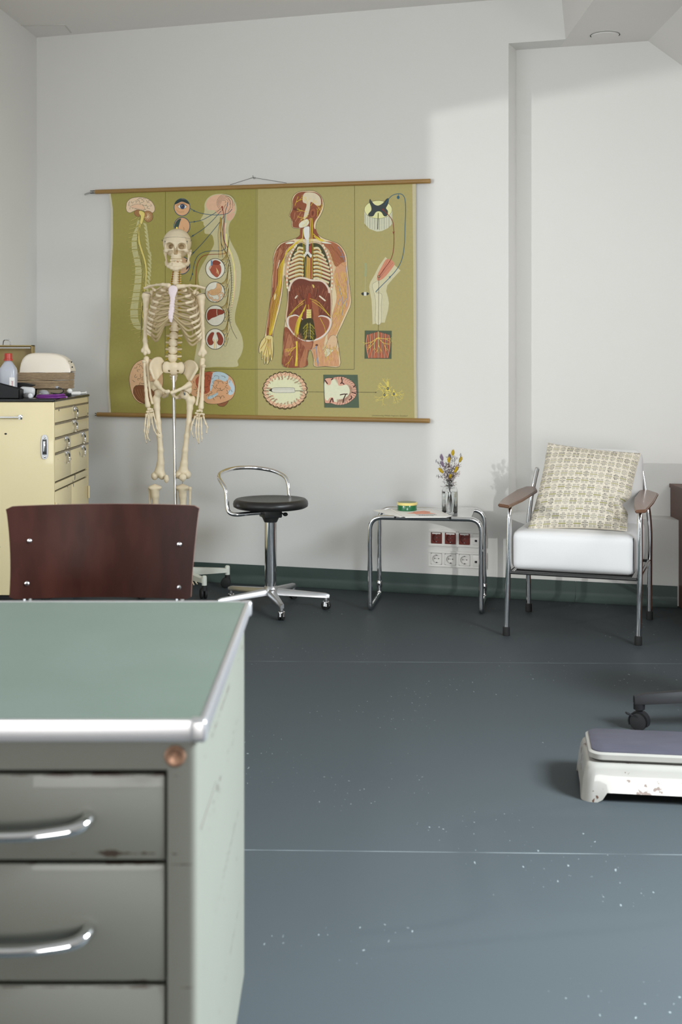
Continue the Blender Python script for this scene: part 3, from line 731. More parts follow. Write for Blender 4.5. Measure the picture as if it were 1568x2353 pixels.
# ================================================================ glass bottle vase
VC = Vector((.5125, 5.842, ZT+.0002))
vs_ = thing('bottle_vase', 'square clear glass apothecary bottle with water used as a vase on the side table', 'vase', VC)
def sq(r, z, sqn, n=40):   # superellipse ring
    out = []
    for k in range(n):
        a = 2*math.pi*k/n; c, s = math.cos(a), math.sin(a); e = sqn
        m_ = (abs(c)**e+abs(s)**e)**(-1/e); out.append(Vector((c*m_*r, s*m_*r, z)))
    return out
def ringloft(mb, rings, rot, c, capb=True, capt=True):
    n = len(rings[0]); vs = [rot @ p+c for r_ in rings for p in r_]
    fs = [(i*n+k, i*n+(k+1) % n, (i+1)*n+(k+1) % n, (i+1)*n+k) for i in range(len(rings)-1) for k in range(n)]
    if capb: fs.append(tuple(range(n))[::-1])
    if capt: fs.append(tuple((len(rings)-1)*n+k for k in range(n)))
    mb.add(vs, fs)
vr = rot3('Z', R(38))
outer = [sq(.027, 0, 7), sq(.0285, .003, 7), sq(.0287, .098, 8), sq(.0285, .108, 6), sq(.0255, .120, 4), sq(.0195, .129, 2.6), sq(.0165, .134, 2), sq(.0162, .148, 2), sq(.0185, .150, 2), sq(.0187, .1535, 2), sq(.0165, .155, 2)]
inner = [sq(.0150, .1545, 2), sq(.0140, .134, 2), sq(.0165, .1285, 2.6), sq(.0225, .1185, 4), sq(.0262, .107, 6), sq(.0264, .098, 8), sq(.0262, .007, 7), sq(.024, .0045, 7)]
g = MB(); ringloft(g, outer+inner, vr, VC); obj('glass_body', g, M['glass'], vs_, smooth=40, recalc=False)
wt = MB(); ringloft(wt, [sq(.0246, .0040, 7), sq(.0265, .0068, 7), sq(.0267, .0975, 8), sq(.0267, .1000, 8)], vr, VC); obj('water', wt, M['water'], vs_, smooth=40)
lt = text_mb('LIPRAXOR', .0125, (0, 0, 0), (1, 0, 0), (0, 0, 1), align_x='CENTER')
for i, v in enumerate(lt.v):
    an = R(-90+14)+v.x/.0275; rr_ = .0262-(v.z)*.45; lt.v[i] = VC+Vector((rr_*math.cos(an), rr_*math.sin(an), .1150+v.z*.75))
obj('lettering', lt, M['ink'], vs_, smooth=0, recalc=False)

# dried flowers, each stem a thing
def flower(head, tip, kind, lab, leanr=.009, seed=0):
    rnd = random.Random(seed); tip = Vector(tip); an = math.atan2(tip.y-VC.y, tip.x-VC.x)
    foot = VC+Vector((-math.cos(an)*.012, -math.sin(an)*.012, .008)); neck = VC+Vector((math.cos(an)*leanr, math.sin(an)*leanr, .150))
    path = catmull([foot, VC.lerp(neck, .55)+Vector((0, 0, 0)) if False else foot.lerp(neck, .5), neck, neck.lerp(tip, .5)+Vector((0, 0, .004)), tip], 5)
    o = thing(head, lab, 'dried flower', foot, 'dried flowers in the glass bottle')
    obj('stem', MB().tube(path, .0006, 6), M['stem'], o)
    dr = (path[-1]-path[-3]).normalized()
    if kind in 'yp':
        m = MB(); l = rnd.uniform(.013, .018); m.ell((0, 0, l*.6), (.0075*rnd.uniform(.8, 1.05), .007, l), 12, 10)
        rt = align(dr)
        for k in range(60):
            a = rnd.uniform(0, 6.28); h = rnd.uniform(-.3, .95); b = Vector((math.cos(a)*.0072*math.sqrt(1-h*h), math.sin(a)*.0072*math.sqrt(1-h*h), l*.6+l*h))
            e = b+Vector((b.x*.35, b.y*.35, .006)); m.tube([b, e], [.0005, .0001], 3, cap=False)
        m.v = [rt @ v+tip for v in m.v]; obj('flower_head', m, M['bunny_y'] if kind == 'y' else M['bunny_p'], o)
    elif kind == 'o':       # oat: hanging husks
        for k in range(7):
            p = path[-1-k//2]+Vector((rnd.uniform(-.010, .010), rnd.uniform(-.008, .008), rnd.uniform(-.004, .008)))
            d = Vector((rnd.uniform(-.5, .5), rnd.uniform(-.3, .3), 1)).normalized()
            h = MB().ell((0, 0, 0), (.0016, .0010, .0070), 6, 5); rt = align(d); h.v = [rt @ v+p for v in h.v]; h.tube([path[-3], p], .0003, 4); obj('husk', h, M['leaf'], o)
    else:                   # filler: sprays of leaves with small white buds
        m = MB(); b_m = MB()
        for k in range(70):
            i = rnd.randrange(8, len(path)); b = path[i]; p = b+Vector((rnd.gauss(0, .011), rnd.gauss(0, .009), rnd.uniform(-.002, .016)))
            m.tube([b, p], .0004, 4)
            d = (p-b).normalized(); h = MB().ell((0, 0, 0), (.0018, .0007, .0055), 6, 5); rt = align(d+Vector((rnd.uniform(-.5, .5), rnd.uniform(-.5, .5), .3))); h.v = [rt @ v+p for v in h.v]; m.add(h.v, h.f)
            if k % 3 == 0: b_m.ell(p+Vector((0, -.002, 0)), rnd.uniform(.0022, .0036), 8, 6)
        obj('leaf_spray', m, M['leaf'] if seed % 2 else M['stem'], o); obj('buds', b_m, M['filler'], o)
def fl_(px, py, dd=0.0): return W(px, py, VC.y+dd)
FLW = [('bunny_tail', (1041, 1045), 0, 'y', 'topmost mustard bunny tail of the bouquet'), ('bunny_tail', (1032, 1061), -.012, 'y', 'large mustard bunny tail in the upper middle of the bouquet'),
       ('bunny_tail', (1017, 1085), -.01, 'y', 'brownish mustard bunny tail at the left edge of the bouquet'), ('bunny_tail', (1046, 1084), -.012, 'y', 'mustard bunny tail on the right side of the bouquet'),
       ('bunny_tail', (1035, 1097), -.018, 'y', 'lowest mustard bunny tail just above the bottle rim'), ('bunny_tail', (1057, 1060), .004, 'y', 'small mustard bunny tail at the upper right'),
       ('bunny_tail', (1017, 1056), .004, 'p', 'uppermost mauve bunny tail at the upper left'), ('bunny_tail', (1019, 1071), -.004, 'p', 'mauve bunny tail below the uppermost mauve one on the left'),
       ('bunny_tail', (1049, 1079), .006, 'p', 'mauve bunny tail behind the right mustard one'), ('bunny_tail', (1034, 1056), .012, 'p', 'pale mauve bunny tail behind the middle mustard one'),
       ('oat_sprig', (1005, 1060), 0, 'o', 'grey oat sprig sticking out far left'), ('oat_sprig', (1062, 1046), 0, 'o', 'grey oat sprig at the far upper right'), ('oat_sprig', (1009, 1096), -.006, 'o', 'grey oat sprig drooping low to the left'),
       ('oat_sprig', (1047, 1053), .01, 'o', 'grey oat sprig between the top mustard bunny tail and the right one'),
       ('filler_sprig', (1022, 1075), 0, 'f', 'leafy white-budded sprig left of the middle of the bouquet'), ('filler_sprig', (1030, 1070), .01, 'f', 'dark leafy sprig at the back of the bouquet middle'),
       ('filler_sprig', (1041, 1076), -.006, 'f', 'leafy white-budded sprig right of the middle of the bouquet'), ('filler_sprig', (1052, 1072), .005, 'f', 'dark leafy sprig leaning right'),
       ('filler_sprig', (1027, 1088), -.016, 'f', 'short white-budded sprig low at the front left'), ('filler_sprig', (1046, 1092), -.012, 'f', 'short leafy sprig low at the front right'),
       ('filler_sprig', (1033, 1050), .006, 'f', 'tall white-budded sprig beside the topmost bunny tail')]
for i, (nm, pp, dd, kd, lb) in enumerate(FLW): flower(nm, fl_(*pp, dd), kd, lb, seed=i+3)

# ================================================================ white armchair
A0 = Vector((.697, 5.225, 0)); au = Vector((.9466, -.3223, 0)); bu = Vector((.3223, .9466, 0)); AW, AD = .543, .525
ac = thing('armchair', 'white leather armchair with chrome tube frame and walnut armrests', 'armchair', A0+au*AW/2+bu*AD/2)
ap = lambda s, t, z: A0+au*s+bu*t+Vector((0, 0, z))
RA = Matrix(((au.x, bu.x, 0), (au.y, bu.y, 0), (0, 0, 1)))
for sd, s0 in ((1, 0), (-1, AW)):
    k = lambda s, t, z: ap(s0+sd*s, t, z)
    sx = 0 if sd > 0 else -.012
    fr = fillet([k(0, 0, .03), k(.006+sx, .018, .30), k(.008+sx, .025, .545), k(.016+sx, .46, .556), k(.018+sx, .50, .556)], [.2, .058, .02], 10)
    obj('front_leg', MB().tube(fr, .0115, 16), M['chrome'], ac)
    rr_ = catmull([k(0, AD, .03), k(-.001, AD, .25), k(-.001, AD+.002, .40), k(.008, AD+.004, .50), k(.020, AD+.012, .58), k(.034, AD+.03, .655)], 8)
    mbr = MB().tube(rr_, .0115, 16); mbr.ell(rr_[-1], .0115, 14, 8); obj('rear_leg', mbr, M['chrome'], ac)
    for t in (0, AD): obj('foot_cap', MB().lathe([(.0145, 0), (.0155, .003), (.0148, .036), (.012, .038)], k(0, t, 0), 20), M['rubber'], ac)
    obj('side_rail', MB().tube([k(.004, .02, .262), k(.001, AD, .262)], .009, 12), M['chrome'], ac)
def armrest(poly, z0, z1):
    n = len(poly); P = [ap(s, t, z0+(z1-z0)*(t+.15)/.6) for s, t in poly]
    bm = bmesh.new(); vb = [bm.verts.new(p) for p in P]; vt = [bm.verts.new(p+Vector((0, 0, .014))) for p in P]
    bm.faces.new(vb[::-1]); bm.faces.new(vt)
    for i in range(n): bm.faces.new((vb[i], vb[(i+1) % n], vt[(i+1) % n], vt[i]))
    bmesh.ops.recalc_face_normals(bm, faces=bm.faces[:]); bmesh.ops.bevel(bm, geom=bm.edges[:], offset=.004, segments=3, affect='EDGES')
    bm.verts.index_update(); mb = MB().add([v.co for v in bm.verts], [[v.index for v in f.verts] for f in bm.faces]); bm.free()
    obj('armrest', mb, M['walnut'], ac, smooth=25)
armrest([(-.012, -.118), (.040, -.150), (.062, .06), (.072, .345), (.040, .470), (.0, .455), (-.020, .33), (-.024, .02)], .553, .570)
armrest([(AW+.002, -.150), (AW+.042, -.122), (AW+.052, .12), (AW+.050, .38), (AW-.0, .470), (AW-.036, .465), (AW-.036, .20), (AW-.016, -.03)], .553, .570)
sf = MB(); 
for (a, b) in (((.008, .012), (AW-.008, .012)), ((.008, AD-.01), (AW-.008, AD-.01))): sf.tube([ap(*a, .264), ap(*b, .264)], .0065, 12)
sf.obox(ap(AW/2, AD/2, .268), (AW-.06, AD-.05, .006), RA, .002)
obj('seat_frame', sf, M['steel_dark'], ac)
obj('seat_cushion', MB().rbox(ap(AW/2, .262, .356), (AW/2-.016, .243, .082), .028, RA, 16, puff=(.012, .010, .010)), M['white_leather'], ac, smooth=70)
pp_ = MB(); zz = .356-.070
for zz in (.294,): pp_.tube(fillet([ap(AW-.022, .03, .43), ap(AW-.020, .020, .29)], .01), .0016, 6)
obj('piping', pp_, M['black'], ac)
rb = RA @ rot3('X', R(-13))
obj('back_cushion', MB().rbox(ap(.297, .490, .585), (.216, .050, .172), .034, rb, 16, puff=(.004, .014, .004)), M['white_leather'], ac, smooth=70)
# ---------------------------------------------------------------- printed cushion on the armchair
def pillow():
    TLc, TRc, BRc, BLc = W(1259, 1017, 5.47), W(1474, 1041, 5.35), W(1441, 1221, 5.185), W(1212, 1218, 5.30)
    n = 300; nrm = (TRc-TLc).cross(BLc-TLc).normalized()
    if nrm.y > 0: nrm = -nrm
    cream = Vector(L(232, 224, 207, .86)); grey = Vector((.10, .095, .085)); green = Vector((.24, .24, .04))
    rnd = random.Random(5)
    vs = []; cols = []
    jitter = {}
    NC = 13.0
    for side in (1, -1):
        for i in range(n+1):
            for j in range(n+1):
                u = -1+2*i/n; v = -1+2*j/n          # v=+1 top
                # edges drawn in between the corners
                pu = u*(1-.050*(1-v*v)*abs(u)**3) ; pv = v*(1-.055*(1-u*u)*abs(v)**3)
                s = (pu+1)/2; t = (1-pv)/2
                p = TLc*(1-s)*(1-t)+TRc*s*(1-t)+BRc*s*t+BLc*(1-s)*t
                h = .075*((1-u*u)**.55)*((1-v*v)**.55)
                # folds at the lower right corner and soft creases
                f = math.exp(-(((u-.62)*1.0+(v+.42)*.75)**2)/.010)*math.exp(-((u-.78)**2+(v+.42)**2)/.10)*.030
                f += math.exp(-(((u-.66)*.6-(v+.62)*1.0)**2)/.006)*math.exp(-((u-.70)**2+(v+.62)**2)/.06)*.014
                f += math.exp(-(((u+.80)+(v-.80)*.4)**2)/.012)*math.exp(-((v-.8)**2)/.06)*.008
                h = max(0, h-f*(h/.075)**.5)
                pinch = math.exp(-((v+.36)**2)/.015)*max(0, u-.55)/.45*.028
                p = p-(TRc-TLc).normalized()*pinch
                vs.append(p+nrm*h*side*(1 if side > 0 else .6))
                if side > 0:
                    cu = (u+1)/2*NC; cv = (v+1)/2*NC*.96; 
                    ci, cj = int(cu), int(cv); x = cu-ci-.5; y = cv-cj-.5
                    typ = (ci+cj) % 2
                    if (ci, cj) not in jitter: jitter[(ci, cj)] = (rnd.uniform(.55, 1.0), rnd.uniform(.75, 1.1))
                    g_, k_ = jitter[(ci, cj)]
                    a, b = (x, y) if typ == 0 else (y, x)
                    c = cream
                    if typ == 0:
                        if abs(y) < .055 and abs(x) < .52: c = cream.lerp(green, .85*k_)
                        elif .10 < abs(y) < .40 and .05 < abs(x) < .40 and (abs(x)-.05) % .20 < .15:
                            c = cream.lerp(grey, .85*g_) if (abs(y)*100) % 9 < 5.5 else cream.lerp(grey, .4*g_)
                    else:
                        if abs(x) < .045 and abs(y) < .46: c = cream.lerp(grey, .6*g_)
                        elif (.08 < abs(y) < .24 and abs(x) < .40 and abs(x) > .07) or (.26 < abs(y) < .44 and .05 < abs(x) < .19):
                            c = cream.lerp(grey, .85*g_) if (abs(x)*100) % 9 < 5.5 else cream.lerp(grey, .38*g_)
                        elif abs(y) < .03 and abs(x) < .34: c = cream.lerp(green, .55*k_)
                    cols.append(c)
                else: cols.append(cream)
    N1 = (n+1)**2; fs = []
    for side in (0, 1):
        for i in range(n):
            for j in range(n):
                a = side*N1+i*(n+1)+j; q = (a, a+n+1, a+n+2, a+1); fs.append(q if side == 0 else q[::-1])
    me = bpy.data.meshes.new('throw_pillow'); me.from_pydata([tuple(v) for v in vs], [], fs)
    at = me.color_attributes.new('ink', 'FLOAT_COLOR', 'POINT')
    at.data.foreach_set('color', [x for c in cols for x in (c[0], c[1], c[2], 1.0)])
    m = attr_mat('printed_cotton', 0.9, 0.1, bump=0.25); me.materials.append(m)
    me.polygons.foreach_set('use_smooth', [True]*len(me.polygons)); me.update()
    o = bpy.data.objects.new('throw_pillow', me); C.objects.link(o)
    tag(o, 'square cream cushion printed with grey and olive hash marks leaning in the white armchair', 'pillow')
pillow()
# ================================================================ cream instrument cabinet
CX1, CX0, CY0, CY1, CZ0, CZ1 = -1.250, -1.705, 5.400, 6.140, .1345, .977
cab = thing('instrument_cabinet', 'cream enamelled steel instrument cabinet with black top and ring-pull drawers', 'cabinet', ((CX0+CX1)/2, (CY0+CY1)/2, 0))
b = MB()
b.box(CX0, CX1, CY0, CY0+.012, CZ0, CZ1, .005, 3); b.box(CX0, CX0+.012, CY0+.003, CY1-.003, CZ0, CZ1); b.box(CX0, CX1, CY1-.012, CY1, CZ0, CZ1, .005, 3)
b.box(CX0+.012, CX1-.03, CY0+.01, CY1-.01, CZ0, CZ0+.01)
b.box(CX1-.014, CX1, CY0+.006, CY0+.016, CZ0, CZ1); b.box(CX1-.014, CX1, CY1-.016, CY1-.006, CZ0, CZ1); b.box(CX1-.014, CX1, CY0+.01, CY1-.01, .950, CZ1)
obj('cabinet_body', b, M['cream'], cab)
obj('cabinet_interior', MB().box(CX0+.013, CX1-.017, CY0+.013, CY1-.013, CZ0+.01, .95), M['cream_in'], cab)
obj('worktop', MB().box(CX0-.004, CX1+.004, CY0-.005, CY1+.006, CZ1+.0005, .9905, .005, 3), M['blacktop'], cab)
ya = lambda px: -CX1*F/(HX-px)
Y0, Y1, YM = CY0+.018, CY1-.018, ya(163.7)
def pull(parent, y, z, r=.0235):
    r0 = MB(); x = CX1
    r0.box(x, x+.007, y-.008, y+.008, z+.008, z+.030, .003, 2)
    obj('ring_pull_holder', r0, M['chrome'], parent)
    ring = [Vector((x+.0085+.004*abs(math.sin(R(a)/2)), y+.004+r*math.sin(R(a)), z+r*math.cos(R(a)))) for a in range(0, 200, 12)]
    r1 = MB().tube(ring, [.0062-.0035*k/len(ring) for k in range(len(ring))], 10); obj('ring_pull', r1, M['chrome'], parent)
    rp = MB(); n = 40; vs = []
    for k in range(n):
        a = 2*math.pi*k/n; vs += [Vector((x+.0006, y-.012+.027*math.cos(a), z+.027*math.sin(a))), Vector((x+.0006, y-.012+.0255*math.cos(a), z+.0255*math.sin(a)))]
    rp.add(vs, [(2*k, 2*k+1, (2*k+3) % (2*n), (2*k+2) % (2*n)) for k in range(n)]); obj('ring_pull_rub_mark', rp, M['beige_well'], parent)
def front(name, y0, y1, z0, z1, pulls):
    d = obj(name, MB().box(CX1-.013, CX1-.0005, y0+.002, y1-.002, z0+.0055, z1-.0035, .002), M['cream'], cab)
    for (px, z) in pulls: pull(d, ya(px), z)
zl = [.9475, .8795, .815, .748, .622, .586]
front('drawer', Y0, Y1, zl[1], zl[0], [(170, .912)])
front('drawer', Y0, Y1, zl[2], zl[1], [(168.6, .850)])
for a, b_, px, px2, z, zz in ((Y0, YM, 149.6, 149.6, zl[3], .775),):
    front('drawer', Y0, YM, zl[3], zl[2], [(149.6, .785)]); front('drawer', YM, Y1, zl[3], zl[2], [(187.7, .783)])
    front('drawer', Y0, YM, zl[4], zl[3], [(151, .718)]); front('drawer', YM, Y1, zl[4], zl[3], [(187.7, .720)])
obj('middle_rail', MB().box(CX1-.013, CX1-.0005, Y0+.001, Y1-.001, zl[5]+.003, zl[4]-.003, .002), M['cream'], cab)
obj('top_rail', MB().box(CX1-.006, CX1-.0, Y0, Y1, .9485, .9505), M['blacktop'], cab)
YD = ya(165.4)
for y0, y1 in ((Y0, YD), (YD, Y1)):
    d = obj('door', MB().box(CX1-.013, CX1-.0005, y0+.002, y1-.002, CZ0+.01, zl[5]-.004, .003), M['cream'], cab)
    yh = y0 if y0 == Y0 else y1
    for zz in (.508, .24): obj('hinge', MB().cyl((CX1+.004, yh, zz-.03), (CX1+.004, yh, zz+.03), .005, 12), M['cream'], d)
gr = MB()
for z in zl[:4]: gr.box(CX1-.002, CX1+.0035, Y0, Y1, z-.0045, z+.0045, .001)
obj('drawer_lip', gr, mat('worn_metal_lip', (0.22, 0.18, 0.12), 0.4, 0.3, var=0.4, vscale=40), cab)
tb = MB(); zb = CAMZ-(958.5-HY)*CY0/F; xr = (48-HX)*CY0/F
tb.cyl((CX0+.03, CY0-.018, zb), (xr, CY0-.018, zb), .0045, 14); obj('towel_rail', tb, M['chrome'], cab)
for x in (xr-.003, CX0+.04): 
    br = MB().box(x-.008, x+.010, CY0-.003, CY0, zb-.010, zb+.010, .001); br.tube([(x, CY0, zb), (x, CY0-.018, zb)], .006, 12); obj('rail_bracket', br, M['chrome'], cab)
lx, lz = (103-HX)*CY0/F, CAMZ-(1027-HY)*CY0/F
lp = MB(); ov = [Vector((lx+.0175*math.cos(a)*(.78 if abs(math.sin(a)) > .75 else .95), CY0-.0005, lz+(.053*math.sin(a)))) for a in [2*math.pi*k/40 for k in range(40)]]
ov = [Vector((lx+math.copysign(min(.0155, .0165*abs(math.cos(2*math.pi*k/40))**.55), math.cos(2*math.pi*k/40)), CY0, lz+.053*math.sin(2*math.pi*k/40))) for k in range(40)]
lp.prism(ov, (0, 0, 0), (0, -.004, 0)); obj('latch_plate', lp, M['alu'], cab)
lr = MB().box(lx-.009, lx+.009, CY0-.0075, CY0-.004, lz-.033, lz+.033, .001); lr2 = MB().box(lx-.0045, lx+.005, CY0-.014, CY0-.0075, lz-.020, lz+.026, .002)
lt_ = obj('latch_recess', lr, M['steel_dark'], cab); obj('latch_lever', lr2, M['chrome'], cab)
for s_ in (-1, 1): obj('screw', MB().ell((lx, CY0-.0045, lz+s_*.042), (.0055, .0025, .0055)), M['chrome'], cab)
obj('paint_chip', MB().lathe([(.006, 0), (0, .0004)], ((13-HX)*CY0/F, CY0-.0003, CAMZ-(997-HY)*CY0/F), 9, rot=rot3('X', R(90)), sx=1, sy=.7), M['line'], cab)
pl_ = MB().box(CX0+.01, CX1-.015, CY0+.012, CY1-.012, CZ0-.018, CZ0); obj('plinth', pl_, M['black'], cab)
for x in (CX0+.05, CX1-.05):
    for y in (CY0+.06, CY1-.06):
        cs = obj('caster', MB().lathe([(.018, .07), (.022, .116)], (x, y, 0), 16), M['steel_dark'], cab)
        wh = MB(); wh.tube([(x-.012, y, .04), (x-.009, y, .04), (x+.009, y, .04), (x+.012, y, .04)], [.034, .040, .040, .034], 24); obj('wheel', wh, M['rubber'], cs)
ZB = .9908
def cp_(px, py_or_none, d): return W(px, py_or_none, d)
# --- things on the cabinet
t = thing('instrument_case', 'open khaki metal instrument case with chrome handle standing at the back of the cabinet', 'case', (-1.58, 6.0, ZB))
xr_ = (75-HX)*6.02/F; zt_ = CAMZ+(HY-793)*6.02/F
case = MB(); case.box(-1.70, xr_, 5.93, 6.09, ZB, ZB+.08, .003); obj('case_body', case, M['cream'], t)
lid = MB()
lid.box(-1.70, xr_, 6.06, 6.068, ZB+.08, zt_, .002); 
for (x0, x1, z0, z1) in ((-1.70, xr_, zt_-.006, zt_), (xr_-.006, xr_, ZB+.08, zt_), (-1.70, -1.694, ZB+.08, zt_)): lid.box(x0, x1, 6.015, 6.062, z0, z1, .001)
ld = obj('case_lid', lid, M['olive_paint'], t, label='open khaki lid seen from inside')
obj('lid_lip', MB().box(-1.695, xr_-.008, 6.008, 6.016, zt_-.016, zt_-.011, .001), M['light_grey'], ld)
hx = (13-HX)*6.02/F
obj('lid_handle', MB().tube(fillet([(hx-.020, 6.04, zt_-.002), (hx-.016, 6.04, zt_+.026), (hx+.014, 6.04, zt_+.026), (hx+.021, 6.04, zt_-.002)], .010, 6), .0038, 10), M['chrome'], ld)
# paper towels and dispenser cover
dY_ = 5.80; X_ = lambda px, d=dY_: (px-HX)*d/F; Z_ = lambda py, d=dY_: CAMZ+(HY-py)*d/F
def towels(name, x0, x1, y0, y1, z0, z1, label, seed):
    rnd = random.Random(seed); mb = MB(); n = 9; h = (z1-z0)/n
    for i in range(n):
        j = lambda: rnd.uniform(-.0018, .0018); sag = .002*math.sin(i*1.3+seed)
        a, c = x0+j(), x1+j(); P = []
        m_ = 14; top_ = []; 
        for k in range(m_+1):
            x = a+(c-a)*k/m_; zz = z0+h*i+.0010*math.sin(k*.8+seed+i*.25); top_.append((x, zz))
        yy0, yy1 = y0+j(), y1+j(); vs = []
        for (x, z) in top_: vs += [Vector((x, yy0, z)), Vector((x, yy0-.001, z+h*.45)), Vector((x, yy0, z+h*.93)), Vector((x, yy1, z+h*.93)), Vector((x, yy1, z))]
        fs = [(k*5+q, k*5+(q+1) % 5, (k+1)*5+(q+1) % 5, (k+1)*5+q) for k in range(m_) for q in range(5)]+[(0, 1, 2, 3, 4), tuple(m_*5+q for q in range(5))[::-1]]
        mb.add(vs, fs)
    o = obj(name, mb, M['kraft'], smooth=30); tag(o, label, 'paper towels', 'bundles of paper towels'); return o
zA, zB, zC_ = ZB+.036, ZB+.074, ZB+.110
bs = MB().rbox((X_(122), 5.83, ZB+.0178), (.075, .05, .0178), .010, n=6); o = obj('dispenser_foot', bs, mat('tan_plastic', (0.30, 0.24, 0.15), 0.6))
tag(o, 'low tan block under the paper towels on the cabinet', 'block')
bs2 = MB().box(X_(48), X_(84), 5.80, 5.88, ZB, zA-.001, .006); o = obj('carton', bs2, M['black']); tag(o, 'black carton under the left end of the paper towels', 'box')
towels('paper_towel_bundle', X_(36), X_(162), 5.76, 5.88, zA, zB-.001, 'lower bundle of brown kraft paper towels on the cabinet', 1)
towels('paper_towel_bundle', X_(36), X_(163), 5.76, 5.88, zB+.0015, zC_, 'upper bundle of brown kraft paper towels under the ivory dispenser', 4)
dp = thing('towel_dispenser', 'ivory domed plastic towel dispenser cover lying on the paper towels', 'dispenser', (X_(110), 5.82, zC_))
cv = MB(); x0, x1 = X_(50), X_(166); zt0 = zC_+.0005; H_ = .094; vs = []; nx_, na = 24, 14
def domez(u):   # profile along x (0..1)
    return H_*(1-(abs(2*u**.82-1))**3.2)**.42*(1.0-.05*u)
for i in range(nx_+1):
    u = i/nx_; u2 = .5-.5*math.cos(math.pi*u); x = x0+(x1-x0)*u2; h = max(.006, domez(u2))
    for k in range(na+1):
        a = math.pi*k/na; c_ = math.cos(a); s_ = math.sin(a)
        y = 5.82-.058*math.copysign(abs(c_)**.35, c_); z = zt0+h*abs(s_)**.45
        vs.append(Vector((x, y, z)))
cv.add(vs, [(i*(na+1)+k, i*(na+1)+k+1, (i+1)*(na+1)+k+1, (i+1)*(na+1)+k) for i in range(nx_) for k in range(na)]+[tuple(i*(na+1) for i in range(nx_+1))+tuple(i*(na+1)+na for i in range(nx_, -1, -1))])
obj('cover', cv, M['dispenser'], dp, smooth=60)
bt = MB()
for (px, py, r_) in ((164.5, 832, .0035), (166, 843.5, .0035), (158, 830, .0018), (161, 830, .0018)): bt.ell((X_(px, 5.765), 5.765, Z_(py, 5.765)), r_)
obj('button', bt, M['black'], dp)
# bottle with the red cap
bY = 5.52; xb = (19-HX)*bY/F
bt_ = thing('disinfectant_bottle', 'milky plastic bottle with red screw cap on the cabinet', 'bottle', (xb, bY, ZB))
pf = []
bb_ = MB(); rings = []
for (hx_, hy_, z) in ((.034, .026, 0), (.037, .029, .004), (.037, .029, .122), (.034, .027, .133), (.018, .018, .160), (.0145, .0145, .163), (.0145, .0145, .168)):
    rings.append([Vector((math.copysign(abs(math.cos(a))**(.45 if z < .15 else 1), math.cos(a))*hx_, math.copysign(abs(math.sin(a))**(.45 if z < .15 else 1), math.sin(a))*hy_, z)) for a in [2*math.pi*k/32 for k in range(32)]])
ringloft(bb_, rings, rot3('Z', R(0)), Vector((xb, bY, ZB))); bd = obj('bottle_body', bb_, M['bottle'], bt_, smooth=50)
cpm = MB().lathe([(.0215, .166), (.0215, .173), (.0175, .174), (.0170, .197), (.0155, .199), (0, .199)], (xb, bY, ZB), 28, capt=False)
obj('screw_cap', cpm, M['red_cap'], bt_)
lb = MB().box(xb+.013, xb+.036, bY-.0296, bY-.0289, ZB+.012, ZB+.092); obj('label_patch', lb, M['paper'], bd)
lt = text_mb('IHRE', .011, (xb+.030, bY-.0298, ZB+.054), (0, 0, 1), (-1, 0, 0)); obj('label_print', lt, M['label_red'], bd, smooth=0, recalc=False)
# black tray in front of it
by = 5.42
bx = thing('black_tray', 'black slope-sided plastic tray at the left front of the cabinet top', 'tray', (-1.56, 5.47, ZB))
P = [(-1.70, ZB), ((44.5-HX)*by/F, ZB), ((45-HX)*by/F, ZB+.038), ((41-HX)*by/F, ZB+.043), (-1.70, ZB+.118)]
tr_ = MB()
for y in (5.420, 5.486): tr_.prism([Vector((x, y, z)) for x, z in P], (0, 0, 0), (0, .003, 0))
tr_.box(-1.70, (44.5-HX)*by/F, 5.42, 5.489, ZB, ZB+.003); tr_.box((44-HX)*by/F-.002, (45-HX)*by/F, 5.42, 5.489, ZB, ZB+.040)
obj('tray_body', tr_, M['black'], bx)
# small instruments
o = obj('black_case_lid', MB().prism([Vector((X_(px, 5.62), 5.60, Z_(py, 5.62))) for px, py in ((41, 891), (41, 879), (62, 880), (80, 885), (72, 888), (60, 891))], (0, 0, 0), (0, .05, 0)), M['black'])
tag(o, 'flat black wedge-shaped pouch lying in front of the paper towels', 'pouch')
lo = MB().rbox(((X_(63, 5.55)), 5.55, ZB+.0275), (.034, .016, .0215), .014, rot3('Y', R(4)), n=8); o = obj('plastic_flask', lo, M['light_grey']); tag(o, 'light grey plastic flask lying beside the black tray', 'flask')
gd = thing('glucose_pen', 'grey round-ended plastic cylinder lying in front of the light grey flask', 'instrument', (X_(66, 5.48), 5.48, ZB))
cy = MB(); cy.tube([(X_(54, 5.48), 5.50, ZB+.0125), (X_(60, 5.48), 5.48, ZB+.0125), (X_(74, 5.48), 5.455, ZB+.0125), (X_(77, 5.48), 5.450, ZB+.0125)], [.009, .0122, .0122, .010], 20)
gd.name = 'grey_cylinder'; obj('barrel', cy, M['grey_plastic'], gd); obj('end_cap', MB().ell((X_(71, 5.45), 5.440, ZB+.0125), (.011, .004, .0115)), M['light_grey'], gd)
o = obj('grey_bulb', MB().ell((X_(101, 5.66), 5.66, ZB+.0165), (.024, .020, .0165), 20, 14, rot3('Y', R(8))), M['grey_plastic']); tag(o, 'smooth grey egg-shaped bulb in front of the paper towels', 'bulb')
o = MB(); o.lathe([(.008, 0), (.011, .003), (.011, .010), (.006, .014), (.009, .018), (.0, .021)], (X_(92, 5.52), 5.52, ZB), 20, capt=False); o.tube([(X_(86, 5.52), 5.53, ZB+.008), (X_(97, 5.52), 5.52, ZB+.009)], .005, 10)
o = obj('chrome_chestpiece', o, M['chrome']); 
ste = thing('stethoscope', 'purple stethoscope with grey ear tubes coiled on the cabinet edge', 'stethoscope', (X_(115, 5.5), 5.5, ZB))
